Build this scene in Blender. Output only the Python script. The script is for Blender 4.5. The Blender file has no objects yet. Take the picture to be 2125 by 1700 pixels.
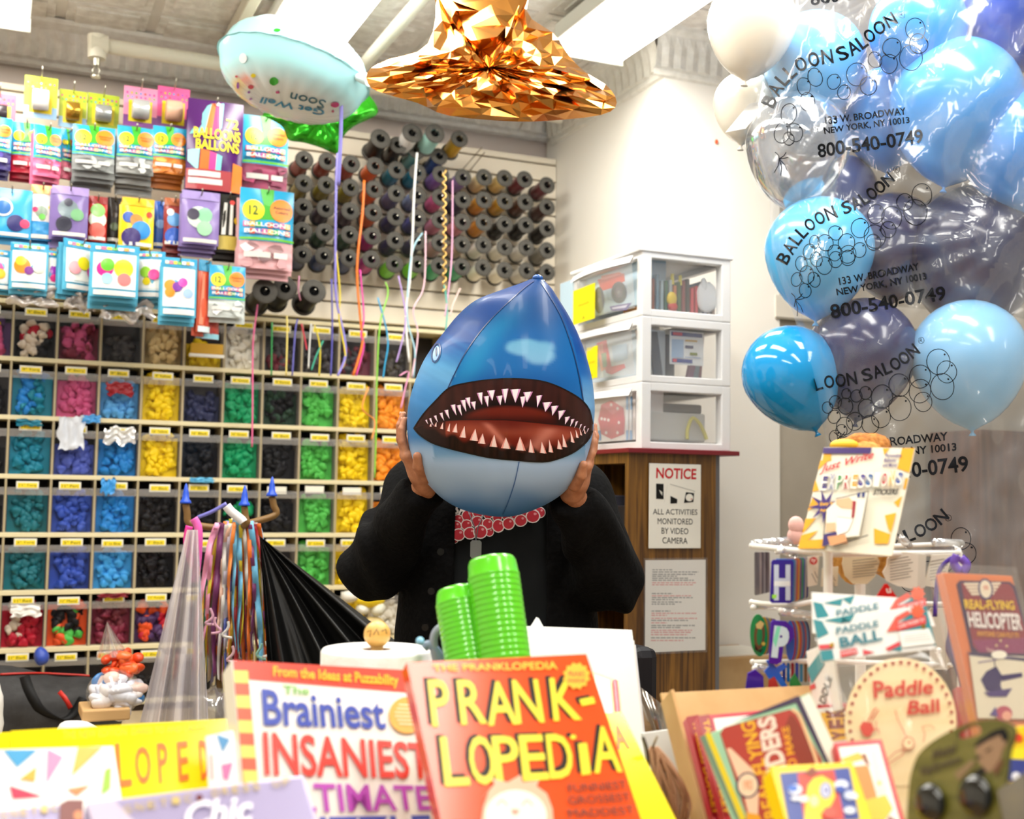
import bpy, bmesh, math, random
import numpy as np
from mathutils import Vector, Matrix, noise
from mathutils.bvhtree import BVHTree
from mathutils.geometry import tessellate_polygon
random.seed(7)
SC = bpy.context.scene
COL = SC.collection
PI = math.pi

# ------------------------------------------------------------------ camera
FPX = 2473.0
def _rad(a): return math.radians(a)
YAW, PIT, ROL = _rad(23.5), _rad(4.17), _rad(0.86)
CF = Vector((math.sin(YAW)*math.cos(PIT), math.cos(YAW)*math.cos(PIT), math.sin(PIT)))
_r0 = Vector((math.cos(YAW), -math.sin(YAW), 0)); _u0 = _r0.cross(CF)
CR = _r0*math.cos(ROL) + _u0*math.sin(ROL)
CU = _u0*math.cos(ROL) - _r0*math.sin(ROL)
CC = Vector((0, 0, 1.35))
cam = bpy.data.cameras.new('camera'); camo = bpy.data.objects.new('camera', cam); COL.objects.link(camo)
camo.matrix_world = Matrix(((CR.x, CU.x, -CF.x, CC.x), (CR.y, CU.y, -CF.y, CC.y), (CR.z, CU.z, -CF.z, CC.z), (0, 0, 0, 1)))
cam.sensor_width = 36; cam.sensor_fit = 'HORIZONTAL'; cam.lens = FPX/2125*36
cam.clip_start = 0.05
cam.dof.use_dof = True; cam.dof.focus_distance = 2.40; cam.dof.aperture_fstop = 4.0
SC.camera = camo
# ------------------------------------------------------------------ world, exposure, lamps
w = bpy.data.worlds.new('world'); SC.world = w; w.use_nodes = True
w.node_tree.nodes['Background'].inputs[0].default_value = (1.0, 0.97, 0.92, 1)
w.node_tree.nodes['Background'].inputs[1].default_value = 0.5     # even ambient fill added through the open side behind the camera
SC.view_settings.view_transform = 'Standard'; SC.view_settings.look = 'None'
SC.view_settings.gamma = 1; SC.view_settings.use_curve_mapping = False
SC.view_settings.exposure = -0.70
SC.cycles.max_bounces = 8; SC.cycles.transparent_max_bounces = 24; SC.cycles.diffuse_bounces = 3
SC.cycles.glossy_bounces = 3; SC.cycles.transmission_bounces = 4
SC.cycles.caustics_reflective = False; SC.cycles.caustics_refractive = False; SC.cycles.sample_clamp_indirect = 6
LAMPS = [  # ceiling fluorescent fixtures: x centre, y0, y1, width, z, watts
    (.925, 1.70, 4.00, .27, 2.93, 48), (1.85, 1.40, 3.63, .27, 2.93, 54), (-.08, 1.75, 4.22, .27, 2.93, 46),
    (1.02, -.7, 1.2, .30, 2.93, 27), (2.30, -.7, 1.2, .30, 2.93, 27), (-.42, -.9, 1.0, .30, 2.93, 27)]  # row of unseen fixtures added around the camera for front light
for i, (x, y0, y1, wd, z, e) in enumerate(LAMPS):
    L = bpy.data.lights.new('fluorescent_light', 'AREA'); L.shape = 'RECTANGLE'; L.size = wd*.9; L.size_y = (y1-y0)*.95
    L.energy = e; L.color = (1.0, .965, .90)
    o = bpy.data.objects.new('fluorescent_light', L); COL.objects.link(o); o.location = (x, (y0+y1)/2, z-.062)

# ------------------------------------------------------------------ pixel helpers (a photo pixel at a stated real depth or plane)
def ray(x, y): return CF + CR*((x-1062.5)/FPX) - CU*((y-850)/FPX)
def at(x, y, d): return CC + ray(x, y)*d
def onY(x, y, Y): r = ray(x, y); return CC + r*(Y/r.y)
def onX(x, y, X): r = ray(x, y); return CC + r*(X/r.x)
def onZ(x, y, Z): r = ray(x, y); return CC + r*((Z-CC.z)/r.z)
def pix(P): v = P-CC; z = v.dot(CF); return 1062.5+FPX*v.dot(CR)/z, 850-FPX*v.dot(CU)/z

# ------------------------------------------------------------------ materials
def lin(c): return c/12.92 if c <= .04045 else ((c+.055)/1.055)**2.4
def hx(h): return tuple(lin(int(h[i:i+2], 16)/255) for i in (0, 2, 4))
_M = {}
def mat(h, rough=.5, metal=0., spec=.5, coat=0.):
    k = (h, rough, metal, spec, coat)
    if k in _M: return _M[k]
    m = bpy.data.materials.new('m_'+h); m.use_nodes = True
    b = m.node_tree.nodes['Principled BSDF']
    b.inputs['Base Color'].default_value = (*hx(h), 1); b.inputs['Roughness'].default_value = rough
    b.inputs['Metallic'].default_value = metal; b.inputs['Specular IOR Level'].default_value = spec if max(hx(h)) > .03 or metal else .22
    b.inputs['Coat Weight'].default_value = coat
    _M[k] = m; return m
def clear(h='ffffff', body=.10, gloss=.10, rough=.08, grough=None):
    """thin clear plastic: mostly see-through, with a little milky body and a sheen"""
    k = ('clear', h, body, gloss, rough)
    if k in _M: return _M[k]
    m = bpy.data.materials.new('clear_plastic'); m.use_nodes = True; nt = m.node_tree; nt.nodes.clear()
    o = nt.nodes.new('ShaderNodeOutputMaterial'); t = nt.nodes.new('ShaderNodeBsdfTransparent'); d = nt.nodes.new('ShaderNodeBsdfDiffuse')
    g = nt.nodes.new('ShaderNodeBsdfGlossy'); m1 = nt.nodes.new('ShaderNodeMixShader'); m2 = nt.nodes.new('ShaderNodeMixShader')
    d.inputs[0].default_value = (*hx(h), 1); g.inputs[0].default_value = (1, 1, 1, 1); g.inputs[1].default_value = rough
    m1.inputs[0].default_value = body; nt.links.new(t.outputs[0], m1.inputs[1]); nt.links.new(d.outputs[0], m1.inputs[2])
    fr = nt.nodes.new('ShaderNodeLayerWeight'); fr.inputs[0].default_value = .25
    ml = nt.nodes.new('ShaderNodeMath'); ml.operation = 'MULTIPLY_ADD'; ml.inputs[1].default_value = gloss*2.2; ml.inputs[2].default_value = gloss; ml.use_clamp = True
    nt.links.new(fr.outputs['Fresnel'], ml.inputs[0]); nt.links.new(ml.outputs[0], m2.inputs[0])
    nt.links.new(m1.outputs[0], m2.inputs[1]); nt.links.new(g.outputs[0], m2.inputs[2]); nt.links.new(m2.outputs[0], o.inputs[0])
    _M[k] = m; return m
def emit(h, s):
    k = ('e', h, s)
    if k in _M: return _M[k]
    m = bpy.data.materials.new('lamp_glow'); m.use_nodes = True; b = m.node_tree.nodes['Principled BSDF']
    b.inputs['Base Color'].default_value = (*hx(h), 1); b.inputs['Emission Color'].default_value = (*hx(h), 1); b.inputs['Emission Strength'].default_value = s
    _M[k] = m; return m
def noisy(h1, h2, scale=(5, 5, 5), rough=.5, bump=0., detail=4, lo=.35, hi=.65, metal=0., wave=False, bscale=None):
    k = ('n', h1, h2, scale, rough, bump, detail, lo, hi, metal, wave)
    if k in _M: return _M[k]
    m = bpy.data.materials.new('p_'+h1); m.use_nodes = True; nt = m.node_tree; b = nt.nodes['Principled BSDF']
    b.inputs['Roughness'].default_value = rough; b.inputs['Metallic'].default_value = metal
    tc = nt.nodes.new('ShaderNodeTexCoord'); mp = nt.nodes.new('ShaderNodeMapping'); mp.inputs['Scale'].default_value = scale
    nt.links.new(tc.outputs['Object'], mp.inputs[0])
    n = nt.nodes.new('ShaderNodeTexNoise'); n.inputs['Scale'].default_value = 1; n.inputs['Detail'].default_value = detail
    if wave: n.inputs['Distortion'].default_value = 1.5
    nt.links.new(mp.outputs[0], n.inputs[0])
    r = nt.nodes.new('ShaderNodeValToRGB'); r.color_ramp.elements[0].position = lo; r.color_ramp.elements[1].position = hi
    r.color_ramp.elements[0].color = (*hx(h1), 1); r.color_ramp.elements[1].color = (*hx(h2), 1)
    nt.links.new(n.outputs[0], r.inputs[0]); nt.links.new(r.outputs[0], b.inputs['Base Color'])
    if bump:
        bp = nt.nodes.new('ShaderNodeBump'); bp.inputs['Strength'].default_value = bump; bp.inputs['Distance'].default_value = .01
        nt.links.new(n.outputs[0], bp.inputs['Height']); nt.links.new(bp.outputs[0], b.inputs['Normal'])
    _M[k] = m; return m
def printed(rough=.25, coat=0.):
    """a printed skin whose ink and any painted-in shade are stored per vertex"""
    m = bpy.data.materials.new('printed_skin'); m.use_nodes = True; nt = m.node_tree; b = nt.nodes['Principled BSDF']
    a = nt.nodes.new('ShaderNodeVertexColor'); a.layer_name = 'ink'; nt.links.new(a.outputs[0], b.inputs['Base Color']); b.inputs['Specular IOR Level'].default_value = .12
    b.inputs['Roughness'].default_value = rough; b.inputs['Coat Weight'].default_value = coat
    return m

# ------------------------------------------------------------------ text outlines (Blender's own font)
_T = {}
def text_mesh(s, bold=0., shear=0., res=3):
    k = (s, bold, shear)
    if k in _T: return _T[k]
    c = bpy.data.curves.new('t', 'FONT'); c.body = s; c.size = 1; c.offset = bold; c.shear = shear; c.resolution_u = res; c.fill_mode = 'FRONT'
    o = bpy.data.objects.new('t', c); COL.objects.link(o); dg = bpy.context.evaluated_depsgraph_get(); dg.update()
    me = bpy.data.meshes.new_from_object(o.evaluated_get(dg))
    v = [(p.co.x, p.co.y) for p in me.vertices]; f = [tuple(p.vertices) for p in me.polygons]
    bpy.data.objects.remove(o); bpy.data.curves.remove(c); bpy.data.meshes.remove(me)
    if not v: v = [(0, 0), (1, 0), (1, 1)]; f = []
    x0 = min(a for a, b in v); x1 = max(a for a, b in v); y0 = min(b for a, b in v); y1 = max(b for a, b in v)
    sx = max(x1-x0, 1e-6); sy = max(y1-y0, 1e-6)
    _T[k] = ([((a-x0)/sx, (b-y0)/sy) for a, b in v], f); return _T[k]

# ------------------------------------------------------------------ mesh builder
def frame_of(d):
    d = d.normalized(); a = Vector((0, 0, 1)) if abs(d.z) < .9 else Vector((1, 0, 0))
    x = a.cross(d).normalized(); return x, d.cross(x)
class G:
    def __init__(s): s.v = []; s.f = []; s.mi = []; s.ms = []; s.sm = []; s.warp = None
    def _m(s, m):
        for i, q in enumerate(s.ms):
            if q is m: return i
        s.ms.append(m); return len(s.ms)-1
    def add(s, vs, fs, m, smooth=False):
        b = len(s.v); k = s._m(m)
        if s.warp: vs = [s.warp(Vector(p)) for p in vs]
        s.v += [tuple(p) for p in vs]
        for f in fs: s.f.append(tuple(b+i for i in f)); s.mi.append(k); s.sm.append(smooth)
        return s
    def box(s, a, b, m, bev=0., M=None):
        x0, y0, z0 = a; x1, y1, z1 = b
        if bev <= 0:
            v = [Vector(p) for p in ((x0, y0, z0), (x1, y0, z0), (x1, y1, z0), (x0, y1, z0), (x0, y0, z1), (x1, y0, z1), (x1, y1, z1), (x0, y1, z1))]
            f = [(0, 3, 2, 1), (4, 5, 6, 7), (0, 1, 5, 4), (1, 2, 6, 5), (2, 3, 7, 6), (3, 0, 4, 7)]
        else:
            bm = bmesh.new(); bmesh.ops.create_cube(bm, size=1)
            for q in bm.verts: q.co = Vector(((x0+x1)/2+q.co.x*(x1-x0), (y0+y1)/2+q.co.y*(y1-y0), (z0+z1)/2+q.co.z*(z1-z0)))
            bmesh.ops.bevel(bm, geom=list(bm.edges), offset=bev, segments=2, affect='EDGES', profile=.5)
            bm.verts.index_update(); v = [q.co.copy() for q in bm.verts]; f = [tuple(q.index for q in p.verts) for p in bm.faces]; bm.free()
        if M is not None: v = [M @ p for p in v]
        return s.add(v, f, m, False)
    def cyl(s, p0, p1, r0, r1, m, n=16, caps=True, smooth=True):
        p0 = Vector(p0); p1 = Vector(p1); x, y = frame_of(p1-p0); v = []
        for p, r in ((p0, r0), (p1, r1)):
            for i in range(n):
                a = 2*PI*i/n; v.append(p+x*(r*math.cos(a))+y*(r*math.sin(a)))
        s.add(v, [(i, (i+1) % n, n+(i+1) % n, n+i) for i in range(n)], m, smooth)
        if caps: s.add(v, [tuple(range(n-1, -1, -1)), tuple(range(n, 2*n))], m, False)
        return s
    def tube(s, pts, r, m, n=8, smooth=True):
        pts = [Vector(p) for p in pts]; N = len(pts); v = []; x = None
        for i, p in enumerate(pts):
            d = (pts[min(i+1, N-1)]-pts[max(i-1, 0)])
            if d.length < 1e-9: d = Vector((0, 0, 1))
            d.normalize()
            if x is None: x, _ = frame_of(d)
            x = (x-d*x.dot(d)); x = x.normalized() if x.length > 1e-6 else frame_of(d)[0]
            y = d.cross(x); rr = r[i] if isinstance(r, (list, tuple)) else r
            for k in range(n):
                a = 2*PI*k/n; v.append(p+x*(rr*math.cos(a))+y*(rr*math.sin(a)))
        f = [(i*n+k, i*n+(k+1) % n, (i+1)*n+(k+1) % n, (i+1)*n+k) for i in range(N-1) for k in range(n)]
        f += [tuple(range(n-1, -1, -1)), tuple(range((N-1)*n, N*n))]
        return s.add(v, f, m, smooth)
    def strip(s, pts, wd, m, side=None, th=.0006, twist=0.):
        pts = [Vector(p) for p in pts]; N = len(pts); v = []; sd = Vector(side) if side else CR
        for i, p in enumerate(pts):
            d = (pts[min(i+1, N-1)]-pts[max(i-1, 0)]).normalized()
            a = (sd-d*sd.dot(d)).normalized(); n = d.cross(a)
            if twist: ang = twist*i; a, n = a*math.cos(ang)+n*math.sin(ang), n*math.cos(ang)-a*math.sin(ang)
            v += [p-a*wd/2-n*th, p+a*wd/2-n*th, p+a*wd/2+n*th, p-a*wd/2+n*th]
        f = [(i*4+k, i*4+(k+1) % 4, i*4+4+(k+1) % 4, i*4+4+k) for i in range(N-1) for k in range(4)]
        f += [(3, 2, 1, 0), tuple((N-1)*4+k for k in range(4))]
        return s.add(v, f, m, True)
    def lathe(s, prof, m, n=24, M=None, smooth=True):
        v = []
        for r, z in prof:
            for i in range(n): a = 2*PI*i/n; v.append(Vector((r*math.cos(a), r*math.sin(a), z)))
        if M is not None: v = [M @ p for p in v]
        f = [(j*n+i, j*n+(i+1) % n, (j+1)*n+(i+1) % n, (j+1)*n+i) for j in range(len(prof)-1) for i in range(n)]
        return s.add(v, f, m, smooth)
    def ball(s, c, r, m, n=16, k=10, M=None):
        c = Vector(c); r = r if isinstance(r, (tuple, list)) else (r, r, r); v = []
        for j in range(k+1):
            t = PI*j/k
            for i in range(n):
                a = 2*PI*i/n; p = Vector((r[0]*math.sin(t)*math.cos(a), r[1]*math.sin(t)*math.sin(a), -r[2]*math.cos(t)))
                v.append(c+(M @ p if M is not None else p))
        return s.add(v, [(j*n+i, j*n+(i+1) % n, (j+1)*n+(i+1) % n, (j+1)*n+i) for j in range(k) for i in range(n)], m, True)
    def grid(s, fn, nu, nv, m, smooth=True):
        v = [fn(i/nu, j/nv) for j in range(nv+1) for i in range(nu+1)]
        return s.add(v, [(j*(nu+1)+i, j*(nu+1)+i+1, (j+1)*(nu+1)+i+1, (j+1)*(nu+1)+i) for j in range(nv) for i in range(nu)], m, smooth)
    def ngon(s, pts, m): return s.add(pts, [tuple(range(len(pts)))], m)
    def flat(s, pts, m, h=0.):
        """filled outline in the local x-y plane at height h"""
        p3 = [Vector((a, b, h)) for a, b in pts]
        tr = tessellate_polygon([p3]); fs = []
        for t in tr:
            a, b, c = (p3[i] for i in t)
            fs.append(tuple(t) if (b-a).cross(c-a).z > 0 else tuple(reversed(t)))
        return s.add(p3, fs, m)
    def text(s, st, quad, m, h=0., bold=0., shear=0.):
        v, f = text_mesh(st, bold, shear); tl, tr, br, bl = quad; out = []
        for a, b in v:
            q = [(tl[i]*(1-a)+tr[i]*a)*b+(bl[i]*(1-a)+br[i]*a)*(1-b) for i in (0, 1)]
            out.append(Vector((q[0], q[1], h)))
        return s.add(out, f, m)
    def mesh(s, name):
        me = bpy.data.meshes.new(name); me.from_pydata([tuple(p) for p in s.v], [], s.f)
        for m in s.ms: me.materials.append(m)
        me.polygons.foreach_set('material_index', s.mi); me.polygons.foreach_set('use_smooth', s.sm); me.update(); return me
    def obj(s, name, parent=None, M=None, label=None):
        o = bpy.data.objects.new(name, s.mesh(name)); COL.objects.link(o)
        if parent is not None: o.parent = parent
        if M is not None: o.matrix_basis = M
        if label: o['label'] = label
        return o
def tag(o, label, cat, group=None, kind=None):
    o['label'] = label; o['category'] = cat
    if group: o['group'] = group
    if kind: o['kind'] = kind
    return o
def struct(o, label=None):
    o['kind'] = 'structure'
    if label: o['label'] = label; o['category'] = 'room'
    return o
def thing(name, label, cat, M=None, group=None):
    o = bpy.data.objects.new(name, None); COL.objects.link(o); o.empty_display_size = .05
    if M is not None: o.matrix_basis = M if isinstance(M, Matrix) else Matrix.Translation(M)
    return tag(o, label, cat, group)
def copy_thing(t, label=None, group=None, M=None):
    c = t.copy(); COL.objects.link(c)
    if label: c['label'] = label
    if group: c['group'] = group
    if M is not None: c.matrix_basis = M
    for k in list(t.children):
        q = k.copy(); COL.objects.link(q); q.parent = c
        for k2 in list(k.children):
            q2 = k2.copy(); COL.objects.link(q2); q2.parent = q
    return c
T = Matrix.Translation
def Rz(a): return Matrix.Rotation(a, 4, 'Z')
def Rx(a): return Matrix.Rotation(a, 4, 'X')
def Ry(a): return Matrix.Rotation(a, 4, 'Y')
def basis(o, x, y, z): return Matrix(((x.x, y.x, z.x, o.x), (x.y, y.y, z.y, o.y), (x.z, y.z, z.z, o.z), (0, 0, 0, 1)))

class Card:
    """A flat rectangle standing in the room; local x along its lower edge, y up its face, z out of its face.
    tl, tr, bl: (pixel x, pixel y, depth)."""
    def __init__(s, tl, tr, bl):
        a, b, c = at(*tl), at(*tr), at(*bl)
        ex = (b-a).normalized(); ey = (a-c); ey = (ey-ex*ey.dot(ex)); s.h = ey.length; ey.normalize(); ez = ex.cross(ey)
        s.w = (b-a).length; s.M = basis(c, ex, ey, ez); s.I = s.M.inverted()
    @classmethod
    def wall(cls, x0, y0, x1, y1, Y, yaw=0.):
        s = cls.__new__(cls); xm, ym = (x0+x1)/2, (y0+y1)/2
        l = onY(x0, ym, Y); r = onY(x1, ym, Y); t = onY(xm, y0, Y); b = onY(xm, y1, Y)
        s.w = r.x-l.x; s.h = t.z-b.z; s.M = T((l.x, Y, b.z)) @ Rx(PI/2) if not yaw else T(((l.x+r.x)/2, Y, b.z)) @ Rz(yaw) @ T((-s.w/2, 0, 0)) @ Rx(PI/2)
        s.I = s.M.inverted(); return s
    def uv(s, x, y):
        o = s.I @ CC; d = s.I.to_3x3() @ ray(x, y); t = -o.z/d.z; p = o+d*t; return (p.x, p.y)
    def pts(s, L): return [s.uv(*p) for p in L]
def circle(cx, cy, r, n=20, ry=None): ry = ry or r; return [(cx+r*math.cos(2*PI*i/n), cy+ry*math.sin(2*PI*i/n)) for i in range(n)]
def rect(x0, y0, x1, y1): return [(x0, y0), (x1, y0), (x1, y1), (x0, y1)]
def rquad(x0, y0, x1, y1): return [(x0, y1), (x1, y1), (x1, y0), (x0, y0)]      # tl tr br bl for text, y up
def star(cx, cy, r, r2, n=8, ph=0.): return [(cx+(r if i % 2 == 0 else r2)*math.cos(ph+PI*i/n), cy+(r if i % 2 == 0 else r2)*math.sin(ph+PI*i/n)) for i in range(2*n)]
def catmull(P, n=6):
    P = [Vector(p) for p in P]; out = []
    for i in range(len(P)-1):
        a, b, c, d = P[max(i-1, 0)], P[i], P[i+1], P[min(i+2, len(P)-1)]
        for k in range(n):
            t = k/n; out.append(.5*((2*b)+(c-a)*t+(2*a-5*b+4*c-d)*t*t+(3*b-a-3*c+d)*t**3))
    return out+[P[-1]]
def interp(tab, x):
    if x <= tab[0][0]: return tab[0][1:]
    for p, q in zip(tab, tab[1:]):
        if x <= q[0]:
            t = (x-p[0])/(q[0]-p[0]); return tuple(a+(b-a)*t for a, b in zip(p[1:], q[1:]))
    return tab[-1][1:]
def nz(x, y, z, s=1.): return noise.noise(Vector((x*s, y*s, z*s)))
class Skin:
    """prints laid on a curved skin: a pixel is carried along its ray onto the surface"""
    def __init__(s, g, M=None):
        vs = [Vector(p) for p in g.v]
        if M is not None: vs = [M @ p for p in vs]
        s.t = BVHTree.FromPolygons(vs, g.f)
    def hit(s, x, y, off=.0008):
        r = ray(x, y).normalized(); l, n, i, d = s.t.ray_cast(CC, r)
        if l is None: return None
        if n.dot(r) > 0: n = -n
        return l+n*off
    def patch(s, g, top, bot, nu, nv, m, off=.0008):
        """grid between two pixel curves (lists resampled by x)"""
        P = {}
        for j in range(nv+1):
            for i in range(nu+1):
                a = i/nu; p = lerp_curve(top, a); q = lerp_curve(bot, a); t = j/nv
                P[i, j] = s.hit(p[0]+(q[0]-p[0])*t, p[1]+(q[1]-p[1])*t, off)
        for j in range(nv):
            for i in range(nu):
                q = [P[i, j], P[i, j+1], P[i+1, j+1], P[i+1, j]]
                if all(k is not None for k in q): g.add(q, [(0, 1, 2, 3)], m, True)
    def fan(s, g, pts, m, off=.0012):
        cx = sum(p[0] for p in pts)/len(pts); cy = sum(p[1] for p in pts)/len(pts)
        c = s.hit(cx, cy, off); q = [s.hit(*p, off) for p in pts]
        if c is None or any(k is None for k in q): return
        n = len(q); mid = [s.hit((p[0]+cx)/2, (p[1]+cy)/2, off) for p in pts]
        if any(k is None for k in mid): mid = [(a+c)/2 for a in q]
        g.add([c]+mid+q, [(0, 1+i, 1+(i+1) % n) for i in range(n)]+[(1+i, 1+n+i, 1+n+(i+1) % n, 1+(i+1) % n) for i in range(n)], m, True)
    def ring(s, g, cx, cy, rx, ry, wd, m, off=.0012, n=28, rot=0.):
        P = []
        for i in range(n):
            a = 2*PI*i/n; x = math.cos(a); y = math.sin(a)
            for k in (0, 1):
                xx = (rx-k*wd)*x; yy = (ry-k*wd)*y
                P.append(s.hit(cx+xx*math.cos(rot)-yy*math.sin(rot), cy+xx*math.sin(rot)+yy*math.cos(rot), off))
        for i in range(n):
            q = [P[2*i], P[2*i+1], P[(2*i+3) % (2*n)], P[(2*i+2) % (2*n)]]
            if all(k is not None for k in q): g.add(q, [(0, 1, 2, 3)], m, True)
    def text(s, g, st, quad, m, off=.0012, bold=0., shear=0.):
        v, f = text_mesh(st, bold, shear); tl, tr, br, bl = quad; P = []
        for a, b in v:
            x = (tl[0]*(1-a)+tr[0]*a)*b+(bl[0]*(1-a)+br[0]*a)*(1-b); y = (tl[1]*(1-a)+tr[1]*a)*b+(bl[1]*(1-a)+br[1]*a)*(1-b)
            P.append(s.hit(x, y, off))
        ok = [q for q in f if all(P[i] is not None for i in q)]
        g.add([p if p is not None else CC for p in P], ok, m, False)
        # drop points that met no surface
        b = len(g.v)-len(P); keep = set(i for q in ok for i in q); near = next((P[i] for i in keep), None)
        if near is not None:
            for i in range(len(P)):
                if i not in keep: g.v[b+i] = tuple(near)
    def line(s, g, pts, wd, m, off=.0012):
        L = []
        for i, p in enumerate(pts):
            q0 = pts[max(i-1, 0)]; q1 = pts[min(i+1, len(pts)-1)]; dx, dy = q1[0]-q0[0], q1[1]-q0[1]; l = math.hypot(dx, dy) or 1
            nx, ny = -dy/l*wd/2, dx/l*wd/2; L.append((s.hit(p[0]+nx, p[1]+ny, off), s.hit(p[0]-nx, p[1]-ny, off)))
        for a, b in zip(L, L[1:]):
            if all(k is not None for k in (*a, *b)): g.add([a[0], a[1], b[1], b[0]], [(0, 1, 2, 3)], m, True)
def lerp_curve(C, a):
    n = len(C)-1; t = a*n; i = min(int(t), n-1); t -= i
    return (C[i][0]+(C[i+1][0]-C[i][0])*t, C[i][1]+(C[i+1][1]-C[i][1])*t)
def smooth2(P, n=5): return [(v.x, v.y) for v in catmull([(a, b, 0) for a, b in P], n)]

# ------------------------------------------------------------------ smooth bodies from tapered limbs (signed distance, surface nets)
def sd_cone(P, a, b, r1, r2, sq=None):
    a = np.array(a, float); b = np.array(b, float); ba = b-a; L = max((ba*ba).sum(), 1e-9)
    h = np.clip(((P-a) @ ba)/L, 0, 1); q = P-a-h[..., None]*ba
    if sq is not None: q = q/np.array(sq)
    return np.sqrt((q*q).sum(-1))-(r1+(r2-r1)*h)
def sd_box(P, lo, hi, r=0.):
    lo = np.array(lo); hi = np.array(hi); q = np.abs(P-(lo+hi)/2)-(hi-lo)/2+r
    return np.sqrt((np.maximum(q, 0)**2).sum(-1))+np.minimum(q.max(-1), 0)-r
def smin(a, b, k):
    h = np.clip(.5+.5*(b-a)/k, 0, 1); return b*(1-h)+a*h-k*h*(1-h)
def nets(fn, lo, hi, res):
    lo = np.array(lo, float); n = np.maximum(np.ceil((np.array(hi)-lo)/res).astype(int), 2)+1
    ax = [lo[i]+res*np.arange(n[i]) for i in range(3)]
    Pg = np.stack(np.meshgrid(*ax, indexing='ij'), -1); D = fn(Pg); S = D < 0
    c = np.zeros(tuple(n-1), int); acc = np.zeros(tuple(n-1)+(3,)); cnt = np.zeros(tuple(n-1))
    offs = [(i, j, k) for i in (0, 1) for j in (0, 1) for k in (0, 1)]
    def sl(o): return tuple(slice(o[i], o[i]+n[i]-1) for i in range(3))
    for o in offs: c += S[sl(o)]
    for o in offs:
        for axx in range(3):
            if o[axx]: continue
            o2 = list(o); o2[axx] = 1; d0 = D[sl(o)]; d1 = D[sl(o2)]; m = (d0 < 0) != (d1 < 0)
            t = np.where(m, d0/np.where(m, d0-d1, 1), 0)
            p = np.zeros(d0.shape+(3,))
            for i in range(3): p[..., i] = o[i]
            p[..., axx] += t; acc += p*m[..., None]; cnt += m
    act = (c > 0) & (c < 8); idx = -np.ones(act.shape, int); idx[act] = np.arange(act.sum())
    ii = np.argwhere(act); V = lo+res*(ii+acc[act]/cnt[act][:, None]); F = []
    for axx in range(3):
        u, v = (axx+1) % 3, (axx+2) % 3
        a = [slice(None)]*3; b = [slice(None)]*3; a[axx] = slice(0, n[axx]-1); b[axx] = slice(1, n[axx])
        m = S[tuple(a)] != S[tuple(b)]; E = np.argwhere(m); s0 = S[tuple(a)][m]
        ok = (E[:, u] > 0) & (E[:, v] > 0) & (E[:, u] < n[u]-1) & (E[:, v] < n[v]-1); E = E[ok]; s0 = s0[ok]
        q = []
        for du, dv in ((1, 1), (0, 1), (0, 0), (1, 0)):
            e = E.copy(); e[:, u] -= du; e[:, v] -= dv; q.append(idx[e[:, 0], e[:, 1], e[:, 2]])
        q = np.stack(q, 1); q[~s0] = q[~s0][:, ::-1]; F.append(q)
    F = np.concatenate(F); return V, F[(F >= 0).all(1)]
# ================================================================== THE ROOM
YB = 4.40                       # front face of the bin wall
XW = 2.127                      # left face of the pillar on the right
ZC = 3.02
paint = noisy('e9e2d6', 'f1ebe0', (1.2, 1.2, 1.2), .6)
cream = mat('efe3c6', .5)
struct(G().box((-1.7, -1.6, -.05), (4.6, 4.7, 0), noisy('a89f92', 'b8ae9f', (3, 3, 3), .5)).obj('floor'))
struct(G().box((-1.7, 4.58, 0), (4.6, 4.68, ZC), noisy('dac6ba', 'e2d2c8', (1, 1, 1), .6)).obj('wall_back'))
struct(G().box((-1.8, -1.6, 0), (-1.7, 4.66, ZC), paint).obj('wall_left'))
struct(G().box((4.6, -1.6, 0), (4.7, 4.66, ZC), paint).obj('wall_right'))
# pressed tin ceiling: tiles with raised borders and an embossed field
g = G(); tin = noisy('dcd3c9', 'efe8df', (2, 2, 2), .38, .0); tin2 = noisy('d8cfc5', 'f2ece4', (22, 22, 22), .34, 1.0, 3)
g.box((-1.7, -1.6, ZC), (4.6, 4.66, ZC+.05), tin)
for i in range(21):
    for j in range(20):
        x = -1.66+i*.305; y = -1.55+j*.305
        g.box((x, y, ZC-.006), (x+.27, y+.27, ZC+.001), tin2)
        g.box((x+.03, y+.03, ZC-.012), (x+.24, y+.24, ZC-.004), tin2)
struct(g.obj('ceiling'))
# cove cornice on the back wall: curved, ribbed
def cornice(name, p0, p1, out, zt, drop, depth, h):
    g = G(); p0 = Vector(p0); p1 = Vector(p1); out = Vector(out); prof = [(0, 0), (.92, 0), (1, .06), (.92, .14), (.62, .22), (.42, .45), (.32, .7), (.30, .82), (.16, .86), (.18, .97), (0, 1)]
    L = (p1-p0).length; n = max(int(L/.05), 1); m = noisy(*h, (30, 30, 30), .5, .25, 2)
    def fn(u, v):
        k = v*(len(prof)-1); i = min(int(k), len(prof)-2); t = k-i
        a = prof[i][0]*(1-t)+prof[i+1][0]*t; b = prof[i][1]*(1-t)+prof[i+1][1]*t
        rib = .05*math.cos(u*n*2*PI) if .25 < b < .85 else 0
        return p0+(p1-p0)*u+out*(depth*(a+rib))+Vector((0, 0, zt-drop*b))
    g.grid(fn, n*2, len(prof)-1, m, False)
    return struct(g.obj(name))
cornice('trim_1', (-1.7, 4.56, 0), (XW, 4.56, 0), (0, -1, 0), ZC, .15, .15, ('e2dcd6', 'efebe6'))
cornice('trim_2', (XW, 4.5, 0), (XW, 3.58, 0), (-1, 0, 0), ZC, .18, .07, ('e9e4da', 'f3efe6'))
cornice('trim_3', (XW-.05, 3.58, 0), (4.6, 3.58, 0), (0, -1, 0), ZC, .18, .07, ('e2ddd2', 'f1ece2'))
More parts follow.
